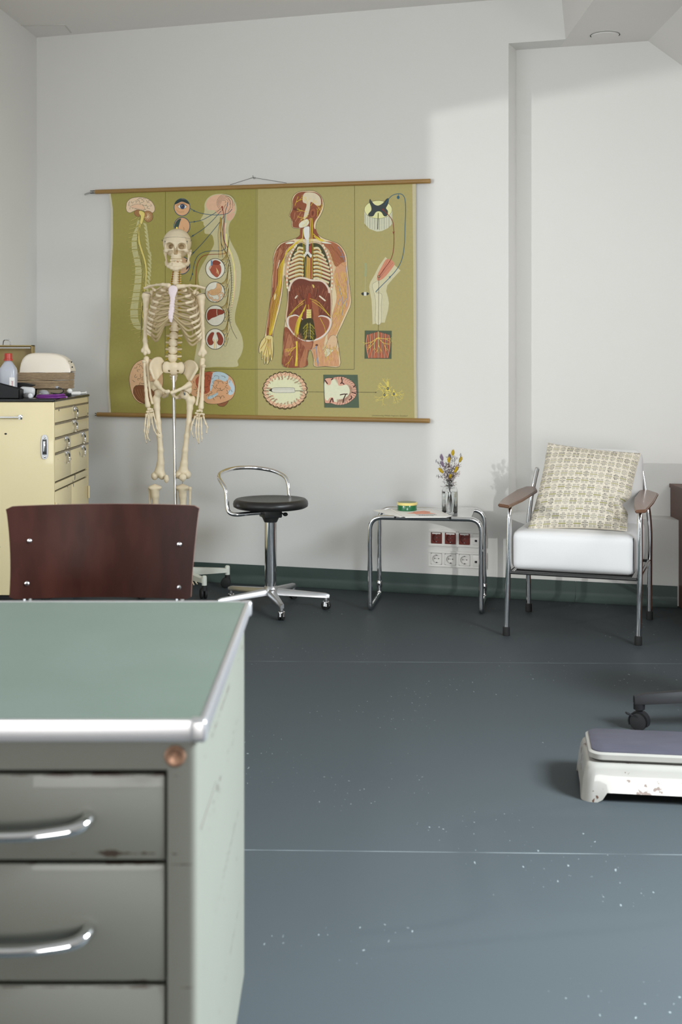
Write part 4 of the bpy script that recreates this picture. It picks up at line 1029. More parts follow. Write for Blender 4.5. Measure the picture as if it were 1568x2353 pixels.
o.parent = ste; o.location = -Vector(wloc[ste]); o.name = 'chestpiece'
ex, ey = X_(118, 5.47), 5.475
coil = []
for k in range(0, 70):
    a = R(k*11); rr_ = 1-.12*(k/70); coil.append(Vector((ex+.066*rr_*math.cos(a)-.006*(k/70), ey+.042*rr_*math.sin(a)+.01*k/70, ZB+.0052+.012*max(0, (k-28)/42))))
obj('tubing', MB().tube(catmull(coil, 2), .0048, 12), M['purple'], ste)
e1 = catmull([coil[-1], (X_(118, 5.55), 5.54, ZB+.022), (X_(140, 5.55), 5.52, ZB+.020), (X_(152, 5.55), 5.50, ZB+.031), (X_(148, 5.55), 5.49, ZB+.043), (X_(137, 5.55), 5.50, ZB+.048)], 6)
obj('ear_tube', MB().tube(e1, .0022, 10), M['steel_dark'], ste); obj('earpiece', MB().ell(e1[-1], (.009, .006, .006), 14, 10), M['grey_plastic'], ste)
e2_ = catmull([coil[-1], (X_(125, 5.6), 5.58, ZB+.016), (X_(147, 5.6), 5.58, ZB+.018), (X_(158, 5.6), 5.57, ZB+.022)], 6)
obj('ear_tube', MB().tube(e2_, .0022, 10), M['steel_dark'], ste)
sy = thing('syringe', 'clear white syringe lying at the back right of the cabinet top', 'syringe', (X_(170, 5.85), 5.85, ZB))
obj('barrel', MB().cyl((X_(158, 5.85), 5.80, ZB+.012), (X_(182, 5.85), 5.86, ZB+.012), .0085, 16), M['white_plastic'], sy)
obj('plunger', MB().tube([(X_(182, 5.85), 5.86, ZB+.012), (X_(193, 5.85), 5.885, ZB+.014), (X_(194, 5.85), 5.887, ZB+.014)], [.003, .003, .008], 12), M['white_plastic'], sy)
o = obj('gauze_ball', MB().ell((X_(159, 5.75), 5.76, ZB+.025), (.013, .012, .012), 14, 10), M['white_plastic']); tag(o, 'small white cotton ball beside the ear tubes of the stethoscope', 'cotton ball')
o = obj('gauze_box', MB().box(X_(154, 5.76), X_(163, 5.76), 5.745, 5.775, ZB, ZB+.0135, .002), M['black']); tag(o, 'tiny black box under the white cotton ball', 'box')

# ================================================================ wall sockets
def zdir(p): return p
def sockrow(name, label, py0, py1, my0, my1, red, txt):
    nrm = Vector((NX, NY, 0)); tt = Vector((TX, TY, 0))
    def at(px, py, off): return wallpt(px, py, off)
    d0 = 6.31/(1+.295*((986-HX)/F)); 
    zt = CAMZ-(py0-HY)*wallpt(986, 1200).y/F; zb_ = CAMZ-(py1-HY)*wallpt(986, 1200).y/F
    p0 = wallpt(986, 1230); x0 = p0.x; 
    root = thing(name, label, 'socket panel', onwall(x0+.14, (zt+zb_)/2, 0))
    P = lambda u, z, off: onwall(x0+u*TX, z, off)
    fr = MB(); Lw = .292
    c = P(Lw/2, (zt+zb_)/2, .005); RM = Matrix(((TX, -NX, 0), (TY, -NY, 0), (0, 0, 1)))
    ht = (zt-zb_-.0564)/2
    for zz_ in (zt-ht/2, zb_+ht/2): fr.obox(P(Lw/2, zz_, .005), (Lw, .010, ht), RM, .0015, 2)
    xs_ = [0]+[x for k in range(4) for x in (.0405+k*.0705-.0282, .0405+k*.0705+.0282)]+[Lw]
    for k in range(0, 10, 2): fr.obox(P((xs_[k]+xs_[k+1])/2, (zt+zb_)/2, .005), (xs_[k+1]-xs_[k], .0098, .0570), RM)
    obj('frame', fr, M['white_plastic'], root)
    zc = (zt+zb_)/2; mh = .0275
    for k in range(4):
        u = .0405+k*.0705; c = P(u, zc, .0105)
        col = M['red_plastic'] if (red and k < 3) else M['white_plastic']
        pl = MB()
        if k < 3:
            # insert with a round well
            n = 36; r = .0205; h = mh; fp = P(u, zc, .0125); vs = []; fs = []
            sqp = []
            for q in range(n):
                a = 2*math.pi*q/n; m_ = 1/max(abs(math.cos(a)), abs(math.sin(a))); sqp.append((h*m_*math.cos(a), h*m_*math.sin(a)))
            for (q0, (sx_, sz_)) in enumerate(sqp):
                a = 2*math.pi*q0/n; ca, sa = r*math.cos(a), r*math.sin(a)
                vs += [fp+tt*sx_+Vector((0, 0, sz_))-nrm*.0025, fp+tt*sx_*.985+Vector((0, 0, sz_*.985)), fp+tt*ca+Vector((0, 0, sa)), fp+tt*ca*.97+Vector((0, 0, sa*.97))-nrm*.0125]
            for q in range(n):
                q2 = (q+1) % n
                for j in range(3): fs.append((4*q+j, 4*q2+j, 4*q2+j+1, 4*q+j+1))
            pl.add(vs, fs); ins = obj('socket_insert', pl, col, root, smooth=25)
            wc = P(u, zc, 0)
            fl2 = MB().lathe([(.020, 0), (0, 0.0001)], (0, 0, 0), 36, rot=align(nrm), capb=False, capt=False); fl2.v = [v+fp-nrm*.0123 for v in fl2.v]
            obj('socket_well', fl2, M['red_dark'] if red else M['white_plastic'], ins)
            for du in (-.0095, .0095):
                hm = MB().lathe([(.0028, 0), (0, .0001)], (0, 0, 0), 16, rot=align(nrm), capb=False, capt=False); hm.v = [v+fp-nrm*.0120+tt*du for v in hm.v]; obj('pin_hole', hm, M['ink'], ins)
            em = MB()
            for s_ in (-1, 1): em.obox(fp-nrm*.006+Vector((0, 0, s_*.0185)), (.006, .011, .003), RM)
            obj('earth_clip', em, M['steel_dark'] if not red else M['alu'], ins)
            sc_ = MB().ell(fp-nrm*.0118, (.0022,)*3); obj('centre_screw', sc_, M['alu'], ins)
            if red: obj('label_field', MB().obox(fp+nrm*.0003+Vector((0, 0, .0235)), (.043, .0006, .0065), RM), M['white_plastic'], ins)
        else:
            pl.obox(P(u, zc, .0118), (.055, .0035, .055), RM, .001); ins = obj('data_outlet_insert', pl, M['white_plastic'], root)
            for du in (-.0125, .0125): obj('data_port', MB().obox(P(u+du, zc-.006, .0137), (.012, .0005, .011), RM), M['ink'], ins)
    tm = text_mb(txt, .0085, P(.137, zt-.011, .0105), tt, (0, 0, 1), 0.0); tm.v = [v+nrm*.0003 for v in tm.v]
    obj('lettering', tm, M['ink'], root, smooth=0, recalc=False)
sockrow('socket_panel', 'upper four-gang wall socket panel with three oxblood sockets under the side table', 1215.5, 1254, 1222, 1248, True, '1F10')
sockrow('socket_panel', 'lower four-gang wall socket panel with three white sockets under the side table', 1264, 1301, 1269, 1295, False, '1F5')

# ================================================================ brown built-in cupboard at the right edge
bc = thing('low_cupboard', 'low brown veneered cupboard at the right edge of the picture', 'cupboard', (1.9, 5.4, 0))
bcb = MB(); nb = [(1.590, 5.985), (1.590, 5.836), (1.590, 5.05), (2.85, 5.05), (2.85, 5.6)]
bcb.prism([Vector((1.590, 5.982, .4055)), Vector((1.590, 4.95, .4055)), Vector((2.45, 4.95, .4055)), Vector((2.45, 5.72, .4055))], (0, 0, 0), (0, 0, .1395))
bcb.prism([Vector((1.590, 5.836, 0.0)), Vector((1.590, 4.95, 0.0)), Vector((2.45, 4.95, 0.0)), Vector((2.45, 5.56, 0.0))], (0, 0, 0), (0, 0, .4055))
obj('cupboard_carcass', bcb, M['brown'], bc)
obj('cupboard_top', MB().prism([Vector((1.585, 5.984, .5452)), Vector((1.585, 4.94, .5452)), Vector((2.46, 4.94, .5452)), Vector((2.46, 5.72, .5452))], (0, 0, 0), (0, 0, .018)), M['brown'], bc)
for x0, x1 in ((1.595, 2.015), (2.020, 2.445)): obj('door', MB().box(x0, x1, 4.932, 4.948, .06, .54, .002), M['brown'], bc)

# ================================================================ floor scale
SR = rot3('Z', R(-8)); S0 = Vector((.660, 3.300, 0)); SW, SD = .300, .205
scl = thing('floor_scale', 'worn ivory enamelled floor scale with dark rubber platform at the right edge', 'scale', S0)
def rr2(x0, x1, y0, y1, r, n=8):
    out = []
    for (cx, cy, a0) in ((x1-r, y1-r, 0), (x0+r, y1-r, 90), (x0+r, y0+r, 180), (x1-r, y0+r, 270)):
        for k in range(n+1): a = R(a0+90*k/n); out.append((cx+r*math.cos(a), cy+r*math.sin(a)))
    # add intermediate points along the straight sides
    res = []
    for i, p in enumerate(out):
        q_ = out[(i+1) % len(out)]; res.append(p); L_ = math.dist(p, q_)
        if L_ > .03:
            m_ = int(L_/.012)
            for k in range(1, m_): res.append((p[0]+(q_[0]-p[0])*k/m_, p[1]+(q_[1]-p[1])*k/m_))
    return res
base_o = rr2(-.022, SW+.022, -.035, SD+.045, .030); cx, cy = SW/2, SD/2+.005
def sring(sc_x, sc_y, zf):
    out = []
    for (x, y) in base_o:
        X = cx+(x-cx)*sc_x; Y = cy+(y-cy)*sc_y; out.append(SR @ Vector((X, Y, zf(x, y)))+S0)
    return out
def footz(x, y):
    ex_ = min(abs(x+.022), abs(x-SW-.022)); ey_ = min(abs(y+.035), abs(y-SD-.045))
    e = max(ex_, ey_)   # distance from the nearest corner along the side
    t = min(1, max(0, (e-.050)/.014)); return .026*(t*t*(3-2*t))
rings = [sring(1.0, 1.0, footz), sring(.995, .995, lambda x, y: footz(x, y)+.012 if footz(x, y) < .02 else footz(x, y)+.003), sring(.965, .965, lambda x, y: .055), sring(.93, .92, lambda x, y: .082), sring(.90, .885, lambda x, y: .094), sring(.86, .84, lambda x, y: .0965)]
inner_ = [sring(.955, .955, lambda x, y: .05), sring(.985, .98, footz)]
n = len(base_o); sb = MB(); allr = rings; vs = [p for r_ in allr for p in r_]
sb.add(vs, [(i*n+k, i*n+(k+1) % n, (i+1)*n+(k+1) % n, (i+1)*n+k) for i in range(len(allr)-1) for k in range(n)]+[tuple((len(allr)-1)*n+k for k in range(n))])
vs = [p for r_ in (rings[0], inner_[1], inner_[0]) for p in r_]
sb.add(vs, [(i*n+k, (i+1)*n+k, (i+1)*n+(k+1) % n, i*n+(k+1) % n) for i in range(2) for k in range(n)])
obj('scale_housing', sb, M['scale_white'], scl, smooth=60)
def plat(x0, x1, y0, y1, r, z0, z1, m, name, lipr=.004):
    a = rr2(x0, x1, y0, y1, r); b_ = rr2(x0+lipr, x1-lipr, y0+lipr, y1-lipr, max(.004, r-lipr)); mb = MB()
    m_ = min(len(a), len(b_)); k_ = len(a)
    cxx, cyy = (x0+x1)/2, (y0+y1)/2; sx_ = (x1-x0-2*lipr)/(x1-x0); sy_ = (y1-y0-2*lipr)/(y1-y0)
    R_ = lambda s1, s2, z: [SR @ Vector((cxx+(x-cxx)*s1, cyy+(y-cyy)*s2, z))+S0 for x, y in a]
    rs = [R_(sx_, sy_, z0), R_(1, 1, z0+lipr*.7), R_(1, 1, z1-lipr*.7), R_(sx_, sy_, z1)]
    vs = [p for q_ in rs for p in q_]; mb.add(vs, [(i*k_+q_, i*k_+(q_+1) % k_, (i+1)*k_+(q_+1) % k_, (i+1)*k_+q_) for i in range(3) for q_ in range(k_)]+[tuple(range(k_))[::-1], tuple(3*k_+q_ for q_ in range(k_))])
    return obj(name, mb, m, scl, smooth=40)
plat(.008, SW-.008, .0, SD-.0, .030, .0963, .1010, M['steel_dark'], 'platform_gap')
plat(.0, SW-.0, -.010, SD+.006, .036, .1012, .1225, M['scale_white'], 'platform_tray', .006)
plat(.008, SW-.008, -.001, SD-.003, .030, .1205, .1262, M['scale_mat'], 'platform_mat', .002)

# ================================================================ black castered stool, base in view
OC = Vector((1.362, 3.90, 0))
oc = thing('castered_stool', 'black plastic five-star stool base with braked caster cut off by the right edge', 'stool', OC)
star(oc, OC, (180, 252, 324, 36, 108), .440, .125, .098, .030, .019, .036, M['black'], .028, M['black'], False)
obj('gas_column', MB().lathe([(.034, .09), (.034, .16), (.028, .17), (.025, .40)], OC, 28), M['black'], oc)
bl_ = MB().box(OC.x-.01, OC.x+.01, OC.y-.01, OC.y+.01, .1, .12); lev = MB(); pl0 = OC+Vector((math.cos(R(180)), math.sin(R(180)), 0))*.424
lev.obox(pl0+Vector((-.034, -.012, .0525)), (.024, .014, .005), rot3('Y', R(25)), .001); obj('brake_lever', lev, M['black'], oc)
obj('seat', MB().lathe([(0, .40), (.12, .405), (.16, .43), (.165, .455), (.15, .475), (0, .48)], OC, 40, capb=False, capt=False), M['black_seat'], oc, smooth=60)
# ================================================================ anatomical skeleton on its rolling stand
SD_ = 6.25
def s3(x, y, dy=0.0): return W(300+x/6.7227, 500+y/6.7227, SD_+dy)
def s4(x, y, dy=0.0): return W(280+x/6.19, 800+y/6.19, SD_+dy)
STN = W(398, 1300, SD_); STN.z = 0
sk = thing('anatomical_skeleton', 'life-size ivory plastic anatomical skeleton on a rolling stand in front of the wall chart', 'skeleton', STN)
Bn = M['bone']
def part(name, prims, h=.0022, k=.005, m=None, parent=None, label=None):
    return obj(name, sdf_mb(prims, h, k), m or Bn, parent or sk, smooth=70, label=label)
# --- skull (local millimetres: x right, y away, z up)
SO = s3(708, 440, 0.0)
mm = lambda x, y, z: SO+Vector((x, y, z))*.001
def el(x, y, z, a, b, c, **kw): return elp(mm(x, y, z), (a*.001, b*.001, c*.001), **kw)
def cn(p, q, ra, rb=None, **kw): return cone(mm(*p), mm(*q), ra*.001, (ra if rb is None else rb)*.001, **kw)
m_ = 4
def both(f): return [f(-1), f(1)]
X2 = lambda s, x: m_+s*x
cr = [el(0, 34, 20, 71, 88, 70, k=.012), el(0, 25, -12, 58, 66, 46, k=.014), el(m_, -32, 18, 52, 26, 34, k=.014)]
cr += [cn((X2(s, 46), -44, 14), (X2(s, 12), -55, 11), 6.5, k=.008) for s in (-1, 1)]       # brow ridges
cr += [cn((X2(s, 50), -38, 12), (X2(s, 51), -36, -16), 5.2, k=.006) for s in (-1, 1)]      # lateral orbit rim
cr += [cn((m_, -54, 12), (m_, -60, -14), 7, 5, k=.006)]
cr += [cn((X2(s, 13), -53, 6), (X2(s, 14), -52, -20), 5, k=.005) for s in (-1, 1)]         # frontal process
cr += [cn((X2(s, 16), -52, -22), (X2(s, 48), -40, -21), 6, 7, k=.006) for s in (-1, 1)]    # lower rim
cr += [el(X2(s, 50), -34, -28, 11, 13, 10, k=.008) for s in (-1, 1)]                       # cheekbone
cr += chain([mm(X2(-1, 56), -28, -27), mm(X2(-1, 68), -8, -24), mm(X2(-1, 67), 20, -20)], [.0055, .0042, .005], k=.005)
cr += chain([mm(X2(1, 56), -28, -27), mm(X2(1, 68), -8, -24), mm(X2(1, 67), 20, -20)], [.0055, .0042, .005], k=.005)
cr += [el(m_, -34, -48, 27, 24, 20, k=.008), el(m_, -34, -63, 28, 26, 10, k=.006)]          # maxilla, alveolar arch
cr += [cn((X2(s, 62), 20, -34), (X2(s, 60), 22, -52), 9, 5, k=.008) for s in (-1, 1)]      # mastoid
cr += [el(m_, 40, -40, 34, 42, 16, k=.01)]
for s in (-1, 1):
    zz = -3 if s < 0 else -5
    cr += [el(X2(s, 30), -50, zz, 20, 30, 16, op='-', k=.004), el(X2(s, 25), -28, zz-1, 13, 30, 11, op='-', k=.006), el(X2(s, 22), -2, zz-1, 16, 28, 12, op='-', k=.006)]
    cr += [el(X2(s, 78), -18, 4, 18, 26, 34, op='-', k=.012), el(X2(s, 46), -30, -52, 14, 30, 13, op='-', k=.008)]
cr += [el(m_-4.8, -52, -34, 5.4, 38, 13, op='-', k=.003), el(m_+4.8, -52, -34, 5.4, 38, 13, op='-', k=.003), el(m_, -56, -40, 10, 36, 7.5, op='-', k=.003), cn((m_-.5, -57, -24), (m_-.5, -56, -46), 1.1, k=.001)]
skmb = sdf_mb(cr, .0016, .006); skull = obj('skull', skmb, Bn, sk, smooth=80)
tr_ = BVHTree.FromPolygons([v[:] for v in skmb.v], skmb.f); P = []
for k in range(72):
    a = 2*math.pi*k/72; o_p = mm(110*math.cos(a), 34+130*math.sin(a), 37-3*math.sin(a)); cc = mm(0, 34, 37-3*math.sin(a))
    h = tr_.ray_cast(o_p, (cc-o_p).normalized()); P.append((h[0] if h[0] is not None else o_p)+(o_p-cc).normalized()*.0001)
obj('skull_cap_joint', MB().tube(P, .0006, 6, closed=True), M['line'], skull)
for s in (-1, 1):
    hk = MB().tube([mm(71*s, 20, 30), mm(75*s, 14, 33), mm(74*s, 8, 27), mm(70*s, 6, 25)], .0008, 6); obj('cap_hook', hk, M['steel_dark'], skull)
    obj('spring_slot', MB().tube([mm(X2(s, 55.5), -37, 22), mm(X2(s, 53.5), -40, 6)], .0017, 8), M['line'], skull)
obj('hanging_nut', MB().lathe([(.0045, 0), (.0045, .011), (.002, .012)], mm(0, 20, 87), 12), M['gold'], skull)
th_ = lambda z, rad, wth, down: None
tt = MB()
for k in range(14):
    a = R(-90+(k-6.5)*12.4); c = mm(m_+27.5*math.cos(a), -33+29*math.sin(a), -75); tt.ell(c, (.0035, .0028, .0062), 10, 8, rot3('Z', a))
obj('upper_teeth', tt, M['tooth'], skull)
jw = []
pts = [(-50, 12, -82), (-45, -12, -93), (-34, -38, -104), (-16, -54, -113), (m_, -58, -116), (24, -54, -113), (42, -38, -104), (53, -12, -93), (58, 12, -82)]
jw += chain([mm(*p) for p in pts], [.0075, .0078, .0085, .0095, .0105, .0095, .0085, .0078, .0075], k=.006)
pts2 = [(-30, -22, -93), (-20, -42, -94), (m_-8, -53, -95), (m_+8, -53, -95), (28, -42, -94), (38, -22, -93)]
jw += chain([mm(*p) for p in pts2], [.0085]*6, k=.008)
for s in (-1, 1):
    jw += [cn((X2(s, 54), 12, -84), (X2(s, 58), 16, -46), 8, 6, sq=(1.4, .8, 1), k=.006), cn((X2(s, 57), 10, -58), (X2(s, 55), -2, -38), 5, 3, k=.004), cn((X2(s, 52), 2, -95), (X2(s, 55), 14, -82), 8, k=.006)]
jw += [el(m_, -60, -121, 15, 8, 8, k=.006)]
jaw = part('mandible', jw, .0016, .006, parent=skull)
tt = MB()
for k in range(14):
    if k in (8, 9): continue
    a = R(-90+(k-6.5)*12.4); c = mm(m_+26*math.cos(a), -32.5+27.5*math.sin(a), -86.5); tt.ell(c, (.0032, .0028, .0058), 10, 8, rot3('Z', a))
obj('lower_teeth', tt, M['tooth'], jaw)
# --- spine
def vertebra(c, r, h, tw, sp, up=Vector((0, 0, 1)), trans_dz=0.0, spin=.055):
    pr = [cone(c-up*(h*.5-.004), c+up*(h*.5-.004), r*.93, r*.93, k=.003), elp(c+up*(h*.5-.003), (r*1.05, r*.85, .0035)), elp(c-up*(h*.5-.003), (r*1.05, r*.85, .0035))]
    b0 = c+Vector((0, r*1.1, 0))
    for s in (-1, 1): pr += [cone(b0+Vector((s*r*.5, 0, 0)), b0+Vector((s*tw, .004, trans_dz+.003)), h*.22+.0012, h*.16+.001, k=.004), cone(c+Vector((s*r*.6, r*.4, 0)), b0+Vector((s*r*.55, .004, 0)), .005, .005)]
    pr += [cone(b0+Vector((0, .004, 0)), b0+Vector((0, spin, -h*.45)), .005, .004)]
    return pr
spine_xy = []
for i in range(7): spine_xy.append(('cervical_vertebra', s3(712-3*i+ (0), 790+36*i, .020-.000*i), .0115+.0006*i, .0098, .019+.0012*i, .028))
for i in range(12):
    t = i/11; spine_xy.append(('thoracic_vertebra', s3(694-18*math.sin(t*2.2)*0+(-12)*t, 1052+53.5*i, .030+.045*math.sin(math.pi*(t*.95+.03))), .013+.0055*t, .0145, .028-.004*t, .045))
for i in range(5): spine_xy.append(('lumbar_vertebra', s3([677, 668, 660, 656, 652][i]+0, [1722, 1830, 1935, 2040, 2150][i], .028-.010*math.sin(i/4*math.pi)), .0205+.0008*i, .0255, .038 if i else .026, .040))
# lumbar bodies are placed on the discs read from the picture
LY = [1718, 1822, 1930, 2040, 2148, 2250]
for i in range(5):
    pass
spn = []
for i, (nm, c, r, h, tw, spi) in enumerate(spine_xy):
    hh = h
    if nm[0] == 'l': hh = .0235
    v = part(nm, vertebra(c, r, hh, tw, spi, spin=spi), .0018 if nm[0] != 'c' else .0014, .003)
    spn.append((nm, c, r, hh, v))
    if i:
        p = spn[i-1]; mid = (p[1]+c)/2; gap = max(.003, (p[1]-c).length-(p[3]+hh)/2)
        obj('disc', MB().lathe([(r*.90, -gap*.55), (r*.95, 0), (r*.90, gap*.55)], mid, 20, sy=.85), M['disc'], v)
    if nm[0] != 't' or i % 1 == 0:
        rt_ = MB(); w_ = tw*(1.0 if nm[0] == 'l' else 1.12)
        for s in (-1, 1): rt_.tube([c+Vector((s*r*.7, r*.7, -hh*.45)), c+Vector((s*w_*.75, r*.75, -hh*.42)), c+Vector((s*w_*1.02, r*.6, -hh*.75))], [.0024, .0030, .0018], 8)
        obj('nerve_root', rt_, M['nerve'], v)
va = MB()
for s in (-1, 1): va.tube(catmull([spn[k][1]+Vector((s*(spn[k][2]+.005), .004, 0)) for k in range(1, 7)], 4), .0013, 8)
obj('vertebral_artery', va, M['artery'], sk)
# --- ribs
RY = [s3(700, 1052+53.5*i).z for i in range(12)]
half = [52, 78, 98, 112, 120, 124, 126, 126, 124, 118, 108, 92]            # half widths in mm
endL = [(560, 1135), (486, 1218), (442, 1318), (410, 1408), (385, 1500), (362, 1590), (345, 1668), (335, 1730), (330, 1790), (332, 1830), (350, 1840), (420, 1790)]
endR = [(800, 1140), (835, 1222), (845, 1322), (868, 1436), (908, 1545), (938, 1636), (970, 1716), (1000, 1800), (1030, 1850), (1045, 1900), (1040, 1930), (960, 1830)]
depF = [-.050, -.078, -.092, -.098, -.096, -.090, -.080, -.066, -.050, -.030, .010, .05]
cxs = 682
stern_at = {1: (1150, 60), 2: (1245, 44), 3: (1330, 40), 4: (1400, 40), 5: (1462, 40), 6: (1510, 36), 7: (1540, 30)}
for i in range(12):
    c = spn[7+i][1]; hw = half[i]*.001
    for s in (-1, 1):
        e = (endL if s < 0 else endR)[i]; pe = s3(e[0], e[1], depF[i])
        cxw = s3(cxs, 0).x; x_ = cxw+s*hw
        drop = c.z-pe.z
        P = [c+Vector((s*.014, .018, 0)), c+Vector((s*.034, .036, -.002)), Vector((c.x+s*hw*.62, c.y+.046, c.z-drop*.12)), Vector((x_-s*.010, c.y-.004, c.z-drop*.36)), Vector((x_, c.y-.050, c.z-drop*.56))]
        if i < 10: P.append(Vector(((x_+pe.x)/2+s*.018, (c.y-.050+pe.y)/2-.022, c.z-drop*.82)))
        P.append(pe)
        path = catmull(P, 7); n = len(path)
        rr = [.0038+.0018*math.sin(math.pi*k/n)+.001*(k/n) for k in range(n)]
        mb = MB()
        # flattened section standing upright
        T = path; vs = []; seg = 10
        for k in range(n):
            t = (path[min(k+1, n-1)]-path[max(k-1, 0)]).normalized(); side = t.cross(Vector((0, 0, 1))).normalized(); upv = side.cross(t)
            for q_ in range(seg):
                a = 2*math.pi*q_/seg; vs.append(path[k]+side*math.cos(a)*rr[k]*.55+upv*math.sin(a)*rr[k]*1.25)
        mb.add(vs, [(k*seg+q_, k*seg+(q_+1) % seg, (k+1)*seg+(q_+1) % seg, (k+1)*seg+q_) for k in range(n-1) for q_ in range(seg)]+[tuple(range(seg))[::-1], tuple((n-1)*seg+q_ for q_ in range(seg))])
        rb_ = obj('rib', mb, Bn, sk, smooth=60)
        if i < 10:
            sn = min(i+1, 7); sy, sx = stern_at[sn]; ps = s3(648-0.02*(sy-1100)*0+s*sx-(sy-1100)*.03, sy, -.098+.0)
            d0 = (path[-1]-path[-4]).normalized()
            if i <= 4: Q = [pe, pe.lerp(ps, .5)+Vector((0, -.006, -.004)), ps]
            else:
                lowz = s3(0, [0, 0, 0, 0, 0, 1600, 1660, 1730, 1790, 1840][i]).z
                mid = Vector((pe.lerp(ps, .30).x, pe.lerp(ps, .3).y-.008, min(pe.z, lowz)-.004*(i-4))); mid2 = pe.lerp(ps, .68)+Vector((0, -.006, -.012))
                Q = [pe, mid, mid2, ps]
            q__ = catmull(Q, 7)
            obj('costal_cartilage', MB().tube(q__, [.0072-.0012*k/len(q__) for k in range(len(q__))], 10, flat=1.0), M['cartilage'], rb_, label='tan cartilage')
# --- sternum
st = [cone(s3(658, 1118, -.098), s3(650, 1160, -.100), .0235, .019, sq=(1, 2.6, 1)), cone(s3(650, 1165, -.100), s3(650, 1240, -.101), .019, .0125, sq=(1, 2.2, 1))]
for k, (x, y, r) in enumerate(((650, 1265, 12.5), (645, 1310, 12), (640, 1360, 13), (636, 1410, 13.5), (630, 1455, 14), (624, 1500, 12.5), (622, 1545, 11.5))):
    st.append(elp(s3(x, y, -.102), (r*.001*1.08, .0055, .0105)))
st += [cone(s3(622, 1550, -.101), s3(626, 1600, -.100), .0095, .007, sq=(1, 1.6, 1))]
part('sternum', st, .0017, .004, M['sternum'], label='pale lilac breastbone')
# --- clavicles and shoulder blades
part('clavicle', chain([s3(590, 1050, -.088), s3(500, 1035, -.078), s3(400, 1040, -.050), s3(300, 1058, -.018), s3(222, 1090, .0)], [.0125, .008, .0055, .006, .0065]), .0018, .006)
part('clavicle', chain([s3(735, 1065, -.088), s3(820, 1060, -.080), s3(920, 1048, -.052), s3(1030, 1058, -.020), s3(1145, 1088, .0)], [.0135, .009, .006, .006, .0055]), .0018, .006)
def scapula(s, ac_, co, gl, sup, inf):
    pr = []
    thin = (.012, .0035)
    for a, b in ((sup, inf), (sup, gl), (gl, inf)): pr.append(cone(a, b, .0045, .0045, k=.006))
    n = 9
    for k in range(1, n): pr.append(cone(sup.lerp(inf, k/n), gl.lerp(inf, k/n), .0042, .0042, k=.008))
    pr += [cone(sup.lerp(inf, .22)+Vector((0, .006, 0)), ac_.lerp(sup, .35)+Vector((0, .014, .004)), .004, .006, k=.004), cone(ac_.lerp(sup, .35)+Vector((0, .014, .004)), ac_, .006, .0085, sq=(1, 1, 1.4), k=.005)]
    pr += [elp(gl, (.010, .012, .017), k=.006), cone(gl+Vector((-s*.012, -.004, .012)), co.lerp(gl, .35)+Vector((0, -.006, .012)), .006, .006), cone(co.lerp(gl, .35)+Vector((0, -.006, .012)), co, .006, .0075)]
    return part('scapula', pr, .0022, .005)
scapula(-1, s3(225, 1085, .010), s3(378, 1120, -.030), s3(318, 1170, .018), s3(470, 1075, .085), s3(345, 1560, .085))
scapula(1, s3(1135, 1098, .010), s3(985, 1165, -.030), s3(1035, 1185, .018), s3(900, 1080, .085), s3(1020, 1590, .085))
# --- arms
def humerus(hd, pts, dist_w, s):
    pr = [elp(hd, (.021, .021, .019))]+chain(pts, [.0195, .0150, .0118, .0108, .0110, .0130], k=.008)
    e = pts[-1]
    pr += [elp(e+Vector((-s*.014, 0, -.012)), (.010, .011, .012)), elp(e+Vector((s*.004, -.003, -.018)), (.009, .011, .012)), elp(e+Vector((s*.016, 0, -.006)), (.0085, .009, .011)), cone(e+Vector((0, 0, .02)), e+Vector((-s*.012, 0, -.004)), .009, .008), cone(e+Vector((0, 0, .02)), e+Vector((s*.014, 0, 0)), .009, .008)]
    pr.append(elp(hd+Vector((s*.010, -.006, -.006)), (.012, .013, .016)))
    o = part('humerus', pr, .002, .006)
    rg = MB(); rg.tube([hd+Vector((.0225*math.cos(a), .0225*math.sin(a), .012+.006*math.cos(a)*s)) for a in [2*math.pi*k/28 for k in range(28)]], .0009, 6, closed=True)
    obj('shoulder_joint_wire', rg, M['steel_dark'], o)
    return o
humerus(s3(246, 1200, .006), [s3(246, 1215, .004), s3(244, 1290, .002), s3(238, 1450, 0), s3(232, 1700, 0), s3(226, 1900, 0), s3(236, 2040, 0)], 0, -1)
humerus(s3(1090, 1222, .006), [s3(1090, 1235, .004), s3(1096, 1320, .002), s3(1104, 1480, 0), s3(1112, 1720, 0), s3(1122, 1920, 0), s3(1108, 2070, 0)], 0, 1)
def forearm(rad, uln, rw, uw):
    part('radius', [elp(rad[0], (.0125, .0125, .006))]+chain(rad, [.0085, .0070, .0078, .0082, .0095, .0140], k=.006), .0018, .005)
    part('ulna', chain(uln, [.0140, .0115, .0075, .0062, .0060, .0078], k=.006), .0018, .005)
forearm([s4(318, 190, -.010), s4(322, 245, -.010), s4(332, 430, -.014), s4(345, 600, -.016), s4(356, 730, -.018), s4(370, 815, -.020)],
        [s4(350, 150, .006), s4(358, 200, .006), s4(375, 360, .004), s4(388, 520, 0), s4(412, 690, -.006), s4(436, 780, -.010)], 0, 0)
forearm([s4(1163, 255, -.012), s4(1158, 300, -.012), s4(1152, 430, -.016), s4(1148, 600, -.018), s4(1140, 730, -.020), s4(1128, 840, -.022)],
        [s4(1150, 170, .004), s4(1142, 230, .004), s4(1122, 370, 0), s4(1105, 520, -.004), s4(1085, 690, -.008), s4(1068, 800, -.012)], 0, 0)
def bone_small(a, b, r0, r1, mbp):   # one small hand bone, waisted
    return [cone(a, a.lerp(b, .5), r0, min(r0, r1)*.55, k=.0015), cone(a.lerp(b, .5), b, min(r0, r1)*.55, r1, k=.0015)]
